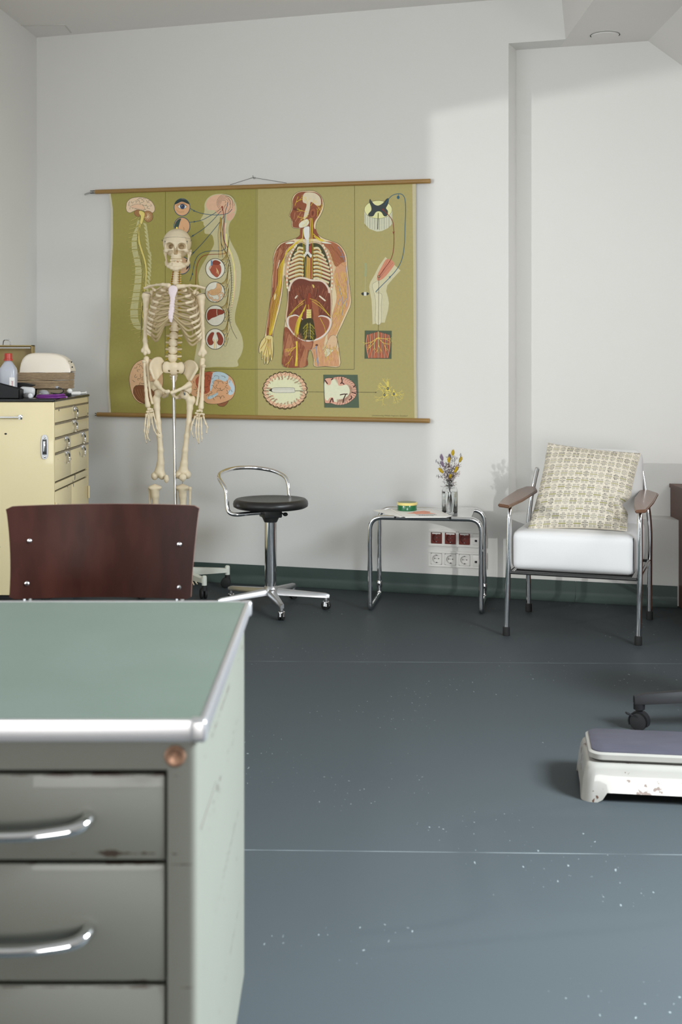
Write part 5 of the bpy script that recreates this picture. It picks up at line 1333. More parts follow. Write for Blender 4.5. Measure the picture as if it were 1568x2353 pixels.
def hand(carp, mcs, lab):
    wr = []
    rnd = random.Random(3)
    for (x, y, r) in carp: wr.append(elp(s4(x, y, -.030+rnd.uniform(-.004, .004)), (r*.001, r*.0009, r*.00105), k=.0008))
    hnd = part('carpal_bones', wr, .0012, .001)
    for fing in mcs:
        pts = [s4(x, y, dy) for x, y, dy in fing]; n = len(pts)
        rad = [.0056, .0050, .0042, .0036, .0027]
        pr = []
        for k in range(n-1):
            a, b = pts[k], pts[k+1]; g_ = (b-a).normalized()*.0016; pr += bone_small(a+g_, b-g_, rad[k], rad[k+1]*1.08, None)
        f = part('finger_bones' if n > 4 else 'thumb_bones', pr, .0011, .001, parent=hnd)
        obj('fingertip_wire', MB().ell(pts[-1]+(pts[-1]-pts[-2]).normalized()*.003, .0015, 8, 6), M['line'], f)
    kn = [s4(*fing[1]) for fing in mcs if len(fing) > 4]
    obj('knuckle_wire', MB().tube(kn, .0008, 6), M['steel_dark'], hnd)
hand([(375, 870, 6.5), (400, 865, 7), (428, 870, 6), (360, 905, 6), (388, 905, 6.5), (412, 900, 6), (440, 895, 5.5), (372, 935, 5), (398, 938, 5.5), (422, 935, 5.5), (447, 925, 5)],
     [[(350, 940, -.03), (330, 1078, -.034), (322, 1180, -.040), (335, 1260, -.038), (350, 1345, -.034)],
      [(378, 950, -.03), (365, 1110, -.036), (352, 1210, -.044), (372, 1280, -.042), (400, 1315, -.038)],
      [(402, 952, -.03), (390, 1105, -.034), (372, 1200, -.030), (362, 1255, -.026), (352, 1300, -.024)],
      [(425, 948, -.03), (432, 1062, -.032), (462, 1170, -.030), (498, 1230, -.028), (532, 1262, -.026)],
      [(448, 938, -.03), (482, 1050, -.030), (500, 1140, -.028), (536, 1205, -.026)]], 'l')
hand([(1075, 895, 6.5), (1105, 888, 7), (1135, 895, 6.5), (1055, 925, 6), (1085, 935, 6), (1112, 940, 6), (1140, 935, 6), (1162, 945, 7), (1070, 960, 5), (1100, 968, 5)],
     [[(1045, 970, -.03), (1000, 1080, -.034), (985, 1160, -.038), (1005, 1225, -.036), (1022, 1262, -.034)],
      [(1072, 985, -.03), (1055, 1105, -.034), (1052, 1215, -.044), (1068, 1290, -.046), (1092, 1345, -.044)],
      [(1100, 990, -.03), (1090, 1110, -.036), (1092, 1225, -.048), (1098, 1300, -.048), (1098, 1352, -.046)],
      [(1128, 988, -.03), (1132, 1120, -.034), (1136, 1220, -.042), (1140, 1285, -.042), (1138, 1325, -.040)],
      [(1162, 975, -.03), (1196, 1080, -.030), (1218, 1125, -.028), (1203, 1205, -.026)]], 'r')
# --- pelvis
sa = [cone(s4(735, 262, .030), s4(735, 310, .036), .026, .028, sq=(1, 1.3, 1.0)), cone(s4(738, 300, .038), s4(738, 430, .060), .030, .017, sq=(1, 1.6, 1)), cone(s4(738, 430, .060), s4(738, 530, .052), .014, .005, sq=(1, 1.5, 1))]
sa += [elp(s4(636, 272, .026), (.026, .014, .030), k=.01), elp(s4(842, 280, .026), (.026, .014, .030), k=.01)]
for y, w_ in ((325, 62), (375, 56), (420, 50), (460, 44)):
    for s in (-1, 1): sa.append(elp(s4(738+s*w_, y, .022+(y-300)*.00012), (.0055, .03, .0045), op='-', k=.003))
sc_b = part('sacrum', sa, .002, .006)
for P in ([(600, 196, .016), (578, 235, .012), (574, 280, .012), (584, 335, .014)], [(868, 205, .016), (893, 240, .012), (897, 290, .012), (880, 345, .014), (852, 378, .016)]):
    obj('joint_line', MB().tube(catmull([s4(*p) for p in P], 6), .0011, 6), M['line'], sc_b)
def hip(s, pts):
    pr = []
    crest = [s4(*p) for p in pts['crest']]; waist = [s4(*p) for p in pts['waist']]
    n = 16
    cr_ = catmull(crest, 6); wa = catmull(waist, 6)
    for k in range(n):
        a = cr_[int(k*(len(cr_)-1)/(n-1))]; b = wa[int(k*(len(wa)-1)/(n-1))]
        pr.append(cone(a, b, .0062, .0048, k=.007))
    ac2 = s4(*pts['acet']); pr += [elp(ac2, (.026, .024, .027), k=.012)]
    pr += chain([s4(*p) for p in pts['pubis']], [.016, .0095, .0075, .0085, .0095], k=.006)
    pr += chain([s4(*p) for p in pts['isch']], [.016, .013, .0110, .0075, .0060, .0070], k=.006)
    hd = s4(*pts['head']); pr.append(elp(hd, (.0245,)*3, op='-', k=.003))
    return part('hip_bone', pr, .0024, .006)
hip(-1, dict(crest=[(405, 300, -.045), (412, 225, -.030), (450, 165, -.005), (500, 142, .020), (555, 150, .040), (590, 200, .050)],
             waist=[(455, 430, -.040), (475, 440, -.025), (500, 430, -.010), (520, 400, .0), (550, 370, .020), (585, 330, .035)],
             acet=(500, 560, -.004), pubis=[(495, 500, -.020), (540, 560, -.040), (590, 605, -.056), (640, 622, -.066), (662, 615, -.068)],
             isch=[(520, 560, .012), (560, 640, .026), (600, 680, .020), (640, 672, -.014), (655, 650, -.045), (658, 628, -.062)], head=(515, 640, -.010)))
hip(1, dict(crest=[(1072, 300, -.045), (1062, 245, -.030), (1020, 195, -.005), (965, 182, .020), (920, 200, .040), (890, 240, .050)],
            waist=[(985, 450, -.040), (965, 455, -.025), (945, 440, -.010), (925, 400, .0), (900, 370, .020), (880, 340, .035)],
            acet=(925, 590, -.004), pubis=[(955, 520, -.020), (890, 560, -.040), (820, 590, -.052), (760, 615, -.062), (712, 632, -.066)],
            isch=[(900, 590, .012), (860, 660, .022), (820, 695, .020), (775, 705, -.012), (735, 680, -.040), (712, 648, -.060)], head=(890, 665, -.012)))
fl_ring = MB().tube([s4(893, 600, -.040), s4(888, 640, -.042), s4(893, 662, -.043)], [.0045, .006, .006], 10); 
# --- legs
def femur(head, troch, shaft, cl, cr_, lab=None):
    pr = [elp(s4(*head), (.0215,)*3), cone(s4(*head), s4(*troch).lerp(s4(*shaft[0]), .5), .013, .016, k=.008), elp(s4(*troch), (.015, .018, .022))]
    pr += chain([s4(*p) for p in shaft], [.0185, .0150, .0135, .0125, .0135, .0170, .026], k=.010)
    for c in (cl, cr_): pr.append(elp(s4(*c), (.0175, .027, .021), k=.008))
    return part('femur', pr, .0025, .006)
f1 = femur((525, 635, -.010), (482, 725, -.004), [(495, 740, 0), (498, 850, -.004), (518, 1050, -.010), (535, 1250, -.012), (550, 1450, -.010), (552, 1640, -.004), (535, 1760, 0)], (468, 1818, .004), (572, 1812, .0))
f2 = femur((895, 668, -.012), (1010, 740, 0), [(965, 750, 0), (968, 850, -.004), (955, 1050, -.010), (925, 1250, -.012), (900, 1450, -.010), (885, 1640, -.004), (872, 1750, 0)], (812, 1800, 0), (935, 1800, 0))
obj('hip_spring_plate', MB().tube([s4(885, 612, -.036), s4(893, 640, -.040), s4(896, 668, -.0385)], [.004, .006, .0055], 10), M['chrome'], f2)
part('patella', [elp(s4(634, 1858, -.030), (.0125, .009, .0205)), cone(s4(634, 1870, -.030), s4(636, 1905, -.028), .008, .004)], .0018, .005)
part('patella', [elp(s4(867, 1838, -.040), (.0185, .009, .0185)), cone(s4(867, 1860, -.040), s4(872, 1895, -.038), .010, .004)], .0018, .005)
kp = MB(); kp.cyl(s4(480, 1850, 0), s4(478, 1950, 0), .0022, 10); kp.cyl(s4(868, 1850, 0), s4(860, 1950, 0), .0022, 10); obj('knee_rod', kp, M['chrome'], sk)
def tibia(x, y, xe):
    b = s4(x, y, 0); e = Vector((s4(xe, y, 0).x, b.y+.01, .135))
    pr = [elp(b+Vector((-.017, 0, -.006)), (.0175, .022, .012)), elp(b+Vector((.017, 0, -.006)), (.0175, .022, .012)), cone(b+Vector((0, 0, .003)), b+Vector((0, 0, .010)), .005, .002)]
    pr += chain([b+Vector((0, 0, -.012)), b.lerp(e, .12), b.lerp(e, .25), b.lerp(e, .6), b.lerp(e, .9), e], [.024, .0185, .0140, .0115, .0125, .0185], k=.008)
    part('tibia', pr, .0024, .006); return e
e1_ = tibia(470, 1968, 500); e2_ = tibia(862, 1968, 885)
def fib(a, e, s):
    pr = [elp(a, (.0095, .010, .011))]+chain([a, a+Vector((0, 0, -.05)), a.lerp(e, .5), e], [.0075, .0048, .005, .009])
    part('fibula', pr, .002, .005)
fib(s4(400, 2010, .012), e1_+Vector((-.026, .008, -.012)), -1); fib(s4(970, 2000, .012), e2_+Vector((.026, .008, -.012)), 1)
for s, e in ((-1, e1_), (1, e2_)):
    an = e+Vector((0, .002, -.028)); dr = Vector((s*.35, -1, -.35)).normalized()
    pr = [elp(an, (.018, .024, .014)), cone(an+Vector((0, .010, -.010)), an+Vector((0, .045, -.022)), .016, .014), cone(an, an+dr*.055, .015, .013)]
    ft = part('foot_bones', pr, .0024, .006)
    for k in range(5):
        b0 = an+dr*.055+Vector(((k-2)*.010, 0, -.004)); d2 = (dr+Vector(((k-2)*.10, 0, -.12))).normalized(); l = [.062, .062, .060, .056, .052][k]
        p = []; q0 = b0; 
        for seg, (ln, rr_) in enumerate(((l, .0055), (.026, .0042), (.014, .0036))):
            q1 = q0+d2*ln; p += bone_small(q0, q1-d2*.0015, rr_, rr_*.9, None); q0 = q1
        part('toe_bones', p, .0016, .001, parent=ft)
# --- stand
base = Vector((-.825, 6.225, 0)); bt0 = Vector((s4(775, 2350, .045).x, SD_+.045, .12)); tpp = s4(735, 345, .046)
std = thing('skeleton_stand', 'off-white five-legged rolling stand with chrome pole carrying the skeleton', 'stand', base)
dirp = (tpp-s4(765, 2290, .046)).normalized(); pb = tpp-dirp*((tpp.z-.085)/dirp.z)
pb = Vector((base.x, base.y, .085)) 
obj('pole', MB().cyl(pb, tpp, .0085, 20), M['chrome'], std)
obj('pole_sleeve', MB().lathe([(.016, .08), (.016, .15), (.011, .155)], (base.x, base.y, 0), 20), M['stand_white'], std)
obj('hub', MB().lathe([(.035, .055), (.040, .065), (.036, .10), (.02, .105)], base, 24), M['stand_white'], std)
def stand_leg(a, rad=.262):
    d = Vector((math.cos(R(a)), math.sin(R(a)), 0)); s_ = Vector((-d.y, d.x, 0)); lg = MB()
    secs = []
    for t in (0, .5, 1.0):
        p = base+d*(.03+(rad-.03)*t); hh = .042-.022*t; zt = .118-.020*t; w_ = .014
        secs += [p-s_*w_+Vector((0, 0, zt-hh)), p+s_*w_+Vector((0, 0, zt-hh)), p+s_*w_+Vector((0, 0, zt)), p-s_*w_+Vector((0, 0, zt))]
    lg.add(secs, [(0, 1, 2, 3), (11, 10, 9, 8)]+[(i*4+k, i*4+(k+1) % 4, i*4+4+(k+1) % 4, i*4+4+k) for i in (0, 1) for k in range(4)])
    tp = base+d*rad; lg.lathe([(.0125, .066), (.0125, .104), (.011, .110), (.006, .113)], tp, 16)
    obj('leg', lg, M['stand_white'], std, smooth=35)
    wh = MB(); ax = Vector((math.cos(R(a+70)), math.sin(R(a+70)), 0)); c = tp+Vector((0, 0, .0255))-d*.008
    for s2 in (-1, 1): wh.tube([c+ax*s2*.003, c+ax*s2*.006, c+ax*s2*.014, c+ax*s2*.017], [.022, .0255, .0255, .020], 24)
    wh.lathe([(.015, .04), (.012, .066)], tp, 14); obj('caster', wh, M['rubber'], std)
a0 = math.degrees(math.atan2(.095, .261))
for k in range(5): stand_leg(a0-72*k)
# ================================================================ anatomical wall chart
OFF = .014
chart = thing('wall_chart', 'large olive school wall chart of the human nervous system hanging from wooden rods', 'chart', wallpt(600, 690, OFF))
KC = 1.40
def col(r, g, b): return tuple(min(.93, lin(x)*KC) for x in (r, g, b))
class Art:
    """flat printed shapes on the chart; every call lies a hair above the one before"""
    def __init__(s): s.v = []; s.f = []; s.c = []; s.lay = 0
    def T(s, p): return wallpt(p[0], p[1], OFF+s.lay*.000016+.0004)
    def poly(s, pts, c, up=True):
        if up: s.lay += 1
        tri = geometry.tessellate_polygon([[Vector((x, -y, 0)) for x, y in pts]])
        n = len(s.v); s.v += [s.T(p) for p in pts]
        for t in tri: s.f.append((t[0]+n, t[1]+n, t[2]+n)); s.c.append(c)
    def blob(s, pts, c, n=6, up=True, line=None, lw=.5):
        P = [(p.x, p.y) for p in catmull([Vector((x, y, 0)) for x, y in pts], n, closed=True)]
        s.poly(P, c, up)
        if line: s.stroke(P+[P[0]], lw, line, smooth=False)
    def stroke(s, pts, w_, c, smooth=True, w1=None, up=True, n=5):
        if up: s.lay += 1
        P = [Vector((x, y, 0)) for x, y in pts]
        if smooth and len(P) > 2: P = catmull(P, n)
        m_ = len(P); k0 = len(s.v)
        for i in range(m_):
            t = P[min(i+1, m_-1)]-P[max(i-1, 0)]; t = t.normalized() if t.length > 1e-9 else Vector((1, 0, 0)); nn = Vector((-t.y, t.x, 0))
            ww = (w_+((w1 if w1 is not None else w_)-w_)*i/(m_-1))/2
            for sg in (1, -1): s.v.append(s.T((P[i].x+nn.x*ww*sg, P[i].y+nn.y*ww*sg)))
        for i in range(m_-1): s.f.append((k0+2*i, k0+2*i+1, k0+2*i+3, k0+2*i+2)); s.c.append(c)
    def circ(s, x, y, r, c, line=None, lw=1.0, ry=None, n=40):
        ry = ry or r; P = [(x+r*math.cos(2*math.pi*k/n), y+ry*math.sin(2*math.pi*k/n)) for k in range(n)]
        s.poly(P, c)
        if line: s.stroke(P+[P[0]], lw, line, smooth=False)
    def dots(s, pts, w_, c, dash=1.3, gap=.9):
        P = catmull([Vector((x, y, 0)) for x, y in pts], 12); s.lay += 1; acc = 0; seg = [P[0]]; on = True
        for i in range(1, len(P)):
            acc += (P[i]-P[i-1]).length; seg.append(P[i])
            if acc > (dash if on else gap):
                if on: s.stroke([(p.x, p.y) for p in seg], w_, c, smooth=False, up=False)
                seg = [P[i]]; acc = 0; on = not on
    def arrow(s, x, y, ang, sz, c):
        ca, sa = math.cos(ang), math.sin(ang); f = lambda a, b: (x+ca*a-sa*b, y+sa*a+ca*b)
        s.poly([f(sz, 0), f(-sz*.9, sz*.65), f(-sz*.4, 0), f(-sz*.9, -sz*.65)], c)
    def reset(s, l=3): s.lay = l
A = Art()
c1 = lambda x, y: (180+x/3.5636, 380+y/3.5636)
c2 = lambda x, y: (580+x/3.5636, 380+y/3.5636)
c6 = lambda x, y: (640+x/5.35, 420+y/5.35)
c9 = lambda x, y: (380+x/6.9227, 400+y/6.9227)
cb = lambda x, y: (590+x/3.92, 840+y/3.92)
m1_ = lambda f, pts: [f(x, y) for x, y in pts]
INK = col(40, 34, 26); BG1 = col(146, 139, 76); BG2 = col(162, 152, 100); BLUE = col(38, 74, 98); REDL = col(130, 52, 32); CREAM = col(184, 178, 140); YEL = col(212, 190, 60)
# sheet (the printed ground, with its paler bound edges); sheet panels of slightly different tone
def edge(pts, c): A.poly(pts, c, up=False)
SLy = lambda px: 446+(px-250)*(423-446)/(957-250)      # top edge
SBy = lambda px: 955+(px-250)*(966-955)/(957-250)
lx_ = [(250, 446), (255, 480), (255, 560), (251, 640), (250, 720), (247, 800), (246, 840), (247, 900), (251, 952)]
rx_ = [(956, 424), (956, 560), (957, 700), (957, 850), (959, 966)]
bg = [(254, SLy(254)), (380, SLy(380)), (592, SLy(592))]
A.poly([(592, SLy(592)-3)]+[(lx_[0][0], SLy(250)-3)]+lx_+[(250, SBy(250)+3), (592, SBy(592)+3)], BG1, up=False)
A.poly([(592, SLy(592)-3), (592, SBy(592)+3), (rx_[-1][0], SBy(957)+3)]+rx_[::-1]+[(956, SLy(956)-3)], BG2, up=False)
A.reset(1)
PALE = col(188, 184, 168)
A.poly([(lx_[0][0], SLy(250)-3)]+lx_+[(254, SBy(254)+2)]+[(x+4.5, y) for x, y in lx_[::-1]]+[(lx_[0][0]+4.5, SLy(254)-3)], PALE)
A.poly([(948, SLy(948)-3), (950, 600), (951, 800), (953, SBy(953)+2), (959, SBy(959)+2)]+rx_[::-1]+[(956, SLy(956)-3)], col(186, 178, 146), up=False)
for x, c, w_ in ((588, col(140, 133, 80), 3), (592.5, col(130, 122, 70), .7)): A.stroke([(x, SLy(x)), (x-1, 700), (x, SBy(x))], w_, c)
# frame lines
GL = col(84, 78, 52)
A.reset(3)
A.stroke([c1(714, 200), c1(713, 900), c1(712, 1560)], 1.0, GL)
A.stroke([c1(975, 1667), c1(1400, 1669), c2(40, 1669), c2(836, 1670)], 1.0, GL)
A.stroke([c2(838, 150), c2(840, 900), c2(836, 1670)], 1.0, GL)
rnd = random.Random(11)
# ---- helper: brain with folds
def gyri(cx, cy, rx, ry, n, c, seed, w_=.55, ang0=0, ang1=6.283):
    """brain convolutions: short hooked arcs on a jittered grid, so that they nest instead of crossing"""
    r_ = random.Random(seed); sp = math.sqrt(math.pi*rx*ry/n)*.98; j = -int(ry/sp)-1
    while j*sp*.9 < ry:
        i = -int(rx/sp)-1
        while i*sp < rx:
            x = cx+(i+(.5 if j % 2 else 0))*sp+r_.uniform(-.16, .16)*sp; y = cy+j*sp*.9+r_.uniform(-.16, .16)*sp
            a0 = r_.uniform(0, 6.28); span = r_.uniform(2.2, 4.0); P = []
            for q in range(8):
                a = a0+span*q/7; rr = sp*(.34+.10*math.sin(q*1.1+i)); px, py = x+rr*math.cos(a), y+rr*math.sin(a)*.9
                if ((px-cx)/rx)**2+((py-cy)/ry)**2 < .97: P.append((px, py))
            if len(P) > 3:
                P.append((P[-1][0]+(P[-1][0]-x)*.55, P[-1][1]+(P[-1][1]-y)*.55)); A.stroke(P, w_, c, up=False, n=3)
            i += 1
        j += 1
    A.lay += 1
def lobed(cx, cy, rx, ry, n, amp, ph=0, a0=0):
    return [(cx+(rx+amp*abs(math.sin(n*a/2+ph)))*math.cos(a), cy+(ry+amp*abs(math.sin(n*a/2+ph)))*math.sin(a)) for a in [2*math.pi*k/(n*5) for k in range(n*5)]]
PINK = col(222, 190, 162)
# 1 brain and spinal cord at the left
A.reset(4)
COLP = col(180, 176, 130)
vcol = [(500, 445, 15), (492, 500, 17), (470, 560, 20), (458, 620, 22), (462, 690, 24), (480, 760, 26), (494, 830, 27), (494, 900, 28), (488, 970, 29), (478, 1040, 30), (468, 1110, 31), (458, 1180, 33), (460, 1250, 34), (480, 1310, 32), (512, 1350, 26)]
for i, (x, y, w_) in enumerate(vcol[:-1]):
    x2, y2, w2 = vcol[i+1]; g_ = .06
    A.poly(m1_(c1, [(x-w_, y+4), (x+w_*.9, y+4), (x2+w2*.9, y2-4), (x2-w2, y2-4)]), COLP, up=False)
A.lay += 1
for k in range(17):     # spinous processes
    y = 470+k*33; x = 540+28*math.sin((y-450)/560*3.0)+(12 if y > 700 else 0); A.poly(m1_(c1, [(x-12, y-2), (x+14, y+8), (x+22, y+44), (x+12, y+40), (x-6, y+16)]), COLP, up=False)
A.lay += 1
cord = [(517, 380), (520, 430), (505, 480), (492, 540), (497, 620), (520, 700), (545, 780), (556, 850), (555, 920), (550, 1000), (530, 1080), (520, 1160), (530, 1250), (560, 1340)]
A.stroke(m1_(c1, cord), 6.5, INK, w1=2.4); A.stroke(m1_(c1, cord), 5.6, col(206, 192, 112), w1=1.8)
nv = [(430+ (0), 455), (418, 495), (420, 525), (412, 560), (408, 595), (412, 632), (417, 673), (424, 712), (440, 765), (445, 800), (442, 830), (440, 862), (438, 895), (437, 938), (424, 980), (420, 1030), (410, 1085), (402, 1132), (403, 1188), (404, 1235), (412, 1300), (432, 1350), (462, 1378), (488, 1412), (496, 1440), (498, 1462)]
for i, (x, y) in enumerate(nv):
    t = i/25; k_ = 480+(500-480)*t
    kx = 470+30*math.sin(t*2.5)+ (20 if i > 8 else 0); ky = y-20+5*t; yy = 400+ (y-400)*.78+ (0); j = min(12, int(t*13)); sx, sy = cord[j]
    A.stroke(m1_(c1, [(x, y), (kx, ky), (sx-4, sy+20)]), .9, col(196, 186, 110), smooth=False, up=False)
A.lay += 1
for i, (x, y) in enumerate(nv):
    t = i/25; kx = 470+30*math.sin(t*2.5)+(20 if i > 8 else 0); ky = y-20+5*t; j = min(12, int(t*13)); sx, sy = cord[j]
    A.stroke(m1_(c1, [(x, y+2), (kx, ky+3), (sx-3, sy+23)]), .45, INK, smooth=False, up=False)
A.lay += 1
for k in range(6): A.stroke(m1_(c1, [(530+k*3, 800+60*k), (525-k*2+6*k, 1000+40*k), (530+k*6, 1250+20*k), (560+k*5, 1400+4*k), (585-6*k, 1440-14*k)]), .4, [INK, YEL][k % 2], up=False)
A.lay += 1
A.reset(10)
A.blob(m1_(c1, [(392, 335), (400, 300), (430, 272), (470, 262), (510, 260), (555, 268), (595, 290), (620, 325), (628, 360), (615, 385), (580, 392), (545, 378), (520, 368), (485, 365), (455, 375), (425, 388), (402, 380), (392, 358)]), PINK, line=INK, lw=.7)
gyri(*c1(510, 325), 31, 16, 24, INK, 2, .6)
A.blob(m1_(c1, [(425, 340), (470, 318), (520, 322), (545, 352), (520, 360), (470, 352)]), col(214, 180, 150), line=INK, lw=.4)
A.blob(m1_(c1, [(458, 385), (480, 362), (505, 370), (515, 395), (500, 420), (470, 412)]), col(150, 108, 70), line=INK, lw=.5)
A.blob(m1_(c1, [(540, 385), (565, 372), (600, 385), (612, 420), (600, 452), (570, 465), (545, 448), (535, 415)]), col(158, 118, 78), line=INK, lw=.6)
for k in range(9):
    a = R(-100+k*32); A.stroke(m1_(c1, [(568, 418), (568+26*math.cos(a), 418+30*math.sin(a))]), .8, col(222, 196, 160), smooth=False)
A.blob(m1_(c1, [(500, 372), (530, 378), (545, 400), (535, 440), (520, 480), (505, 470), (512, 420), (498, 395)]), col(212, 196, 116), line=INK, lw=.4)
# 2 profile figure
A.reset(4)
SIL = [(1165, 233), (1240, 245), (1285, 295), (1297, 365), (1275, 425), (1242, 470), (1231, 530), (1240, 600), (1270, 665), (1305, 735), (1328, 820), (1333, 900), (1322, 1040), (1298, 1150), (1284, 1220), (1286, 1285), (1310, 1335), (1340, 1400), (1351, 1480), (1334, 1550), (1305, 1600), (1300, 1648), (1130, 1650), (960, 1648), (966, 1500), (990, 1350), (1002, 1200), (1010, 1070), (998, 1010), (986, 950), (985, 895), (1005, 835), (1045, 765), (1085, 700), (1110, 650), (1108, 610), (1092, 568), (1042, 560), (1032, 540), (1036, 505), (1026, 485), (1024, 465), (1004, 452), (1003, 440), (1028, 395), (1034, 360), (1034, 320), (1055, 275), (1100, 243)]
A.blob(m1_(c1, SIL), CREAM, 4)
A.blob(m1_(c1, [(1048, 330), (1052, 300), (1075, 265), (1120, 245), (1180, 240), (1240, 262), (1275, 310), (1285, 370), (1262, 385), (1225, 395), (1195, 402), (1160, 390), (1130, 372), (1090, 366), (1060, 362)]), col(206, 168, 140))
A.blob(m1_(c1, [(1120, 372), (1155, 366), (1190, 378), (1200, 392), (1170, 402), (1140, 395)]), col(200, 160, 130))
A.blob(m1_(c1, [(1215, 405), (1245, 392), (1280, 388), (1272, 425), (1245, 452), (1218, 445)]), col(202, 162, 138), line=CREAM, lw=.5)
A.stroke(m1_(c1, [(1205, 470), (1195, 540), (1198, 600), (1215, 660), (1250, 730), (1275, 820), (1285, 930), (1275, 1060), (1255, 1160)]), 5.5, col(212, 184, 158), w1=2)
A.stroke(m1_(c1, [(1212, 560), (1220, 650), (1255, 730), (1275, 830), (1280, 940), (1268, 1060), (1258, 1140)]), 3.2, col(220, 208, 130), w1=1.6)
for k in range(5):      # dotted coils
    rx, ry = 5.5+k*3.8, 6+k*6.4; cx, cy = c9(930-6*k+8*k, 470-4*k)
    cx, cy = c9(925+10*k, 440+4*k)
    P = [(cx+rx*math.cos(R(a))*1.0, cy+ry*.62*math.sin(R(a))-(0)) for a in range(150-6*k, 150-6*k+270, 15)]
    A.dots(P, 1.0, [INK, col(84, 40, 50)][k % 2], 1.0, .6)
A.dots(m1_(c9, [(805, 610), (870, 560), (900, 520)]), 1.2, INK); A.dots(m1_(c9, [(880, 600), (930, 540), (970, 470)]), 1.2, INK)
A.dots(m1_(c9, [(1000, 600), (1035, 520), (1030, 440), (1000, 390)]), 1.0, INK); A.dots(m1_(c9, [(1065, 540), (1080, 470), (1060, 410), (1010, 365), (940, 350)]), 1.0, INK)
BW = 1.3
for P in ([(398, 545), (470, 590), (600, 630), (760, 650), (900, 645), (1000, 620), (1065, 555)], [(385, 765), (470, 758), (600, 725), (730, 655), (810, 608)], [(405, 1005), (480, 955), (620, 860), (760, 730), (885, 590)],
          [(370, 1335), (460, 1240), (600, 1090), (760, 900), (870, 760), (940, 660)], [(390, 1705), (430, 1590), (450, 1480), (480, 1370), (530, 1290), (620, 1240), (740, 1222), (880, 1220), (945, 1195), (960, 1160), (940, 1040), (935, 860), (950, 700), (960, 580), (985, 510), (992, 450)]):
    A.stroke(m1_(c9, P), BW, BLUE)
A.stroke(m1_(c9, [(482, 1800), (485, 1650), (495, 1520), (520, 1410), (580, 1320), (660, 1285), (780, 1275), (900, 1272), (970, 1250), (995, 1200), (975, 1140), (930, 1050), (918, 900), (932, 760), (930, 650), (915, 560)]), 1.4, REDL)
A.poly(m1_(c9, [(890, 510), (920, 510), (912, 590)]), REDL)
for x, y, a in ((465, 588, .25), (470, 757, -.1), (445, 975, -.65), (450, 1245, -.85), (434, 1585, -1.4)): A.arrow(*c9(x, y), a, 3.6, BLUE)
for k in range(7):     # neck nerves
    x = 830+k*16; A.stroke(m1_(c9, [(876+4*k, 680+4*k), (862+k*6, 800), (838+k*14, 950), (845+k*16, 1130), (850+k*22, 1330)]), .9 if k % 2 else .6, [col(190, 150, 50), INK][k % 3 == 0])
tr = [(885, 920), (890, 1090), (930, 1190), (990, 1300), (1030, 1420), (1045, 1560), (1052, 1700), (1048, 1850), (1030, 2000), (1010, 2130), (1005, 2250), (1015, 2350)]
A.stroke(m1_(c9, tr), 1.1, INK)
A.stroke(m1_(c1, [(1235, 1190), (1240, 1270), (1258, 1340), (1285, 1395), (1300, 1420)]), .8, INK)
for k in range(28):
    t = k/27; y = 1290+t*1060; x = 985+65*math.sin(min(1, t*1.15)*2.6); 
    A.stroke(m1_(c9, [(x+2, y+22), (x+16, y+4), (x+38, y+8)]), .5, INK, up=False)
A.lay += 1
ORG = [(1122, 847, 1122, 770), (1120, 1038, 1170, 960), (1121, 1230, 1160, 1150), (1121, 1422, 1170, 1350)]
for j, (ox, oy, ex, ey) in enumerate(ORG):
    for k in range(13):
        sy = oy-210+k*19+j*10; sx = 1236+8*math.sin(k); exx = ox+25+k*4.6; eyy = oy-74+abs(k-4)*4.5
        A.stroke(m1_(c1, [(sx-(k % 4)*4, sy-60), (1226-k*1.5, sy+10), (1205-k*1.2, (sy+eyy)/2+30), (exx, eyy)]), .65, [INK, col(190, 158, 60), INK, col(196, 176, 96)][k % 4], up=False)
    A.lay += 1
for (x, y) in ((1122, 847), (1120, 1038), (1121, 1230), (1121, 1422)):
    A.circ(*c1(x, y), 22, col(216, 212, 200), line=col(52, 48, 34), lw=1.3, ry=23.6)
RB = col(134, 62, 46); RB2 = col(160, 84, 62)
A.blob(m1_(c9, [(705, 1500), (730, 1450), (790, 1420), (850, 1430), (885, 1475), (885, 1560), (850, 1620), (820, 1642), (780, 1620), (730, 1570)]), RB2, line=INK, lw=.4)
A.blob(m1_(c9, [(755, 1430), (760, 1385), (800, 1370), (850, 1385), (880, 1415), (850, 1440), (800, 1440)]), RB, line=INK, lw=.4)
A.stroke(m1_(c9, [(735, 1372), (738, 1410), (736, 1455)]), 3.6, col(92, 130, 170)); A.blob(m1_(c9, [(695, 1500), (712, 1465), (740, 1460), (730, 1490), (705, 1525)]), col(204, 160, 140), line=INK, lw=.3)
for k in range(5): A.stroke(m1_(c9, [(810+k*8, 1490+k*12), (820+k*8, 1530+k*14), (812+k*10, 1570+k*8)]), .6, col(224, 190, 140))
A.blob(m1_(c9, [(820, 1740), (850, 1735), (885, 1770), (895, 1840), (870, 1900), (800, 1925), (730, 1925), (690, 1880), (720, 1840), (780, 1830), (815, 1790)]), col(206, 168, 124), line=INK, lw=.4)
for k in range(9): A.stroke(m1_(c9, [(730+k*17, 1845+(-8 if k > 4 else 0)-k*2), (735+k*17, 1885-k*2), (728+k*18, 1918-k*3)]), .4, col(150, 104, 66))
A.stroke(m1_(c9, [(672, 1860), (680, 1920), (705, 1975), (740, 1965), (760, 2010), (800, 2000), (830, 2020), (870, 1970), (850, 1920), (900, 1890), (920, 1920), (905, 1965)]), 4.2, INK); A.stroke(m1_(c9, [(672, 1860), (680, 1920), (705, 1975), (740, 1965), (760, 2010), (800, 2000), (830, 2020), (870, 1970), (850, 1920), (900, 1890), (920, 1920), (905, 1965)]), 3.4, col(212, 180, 146))
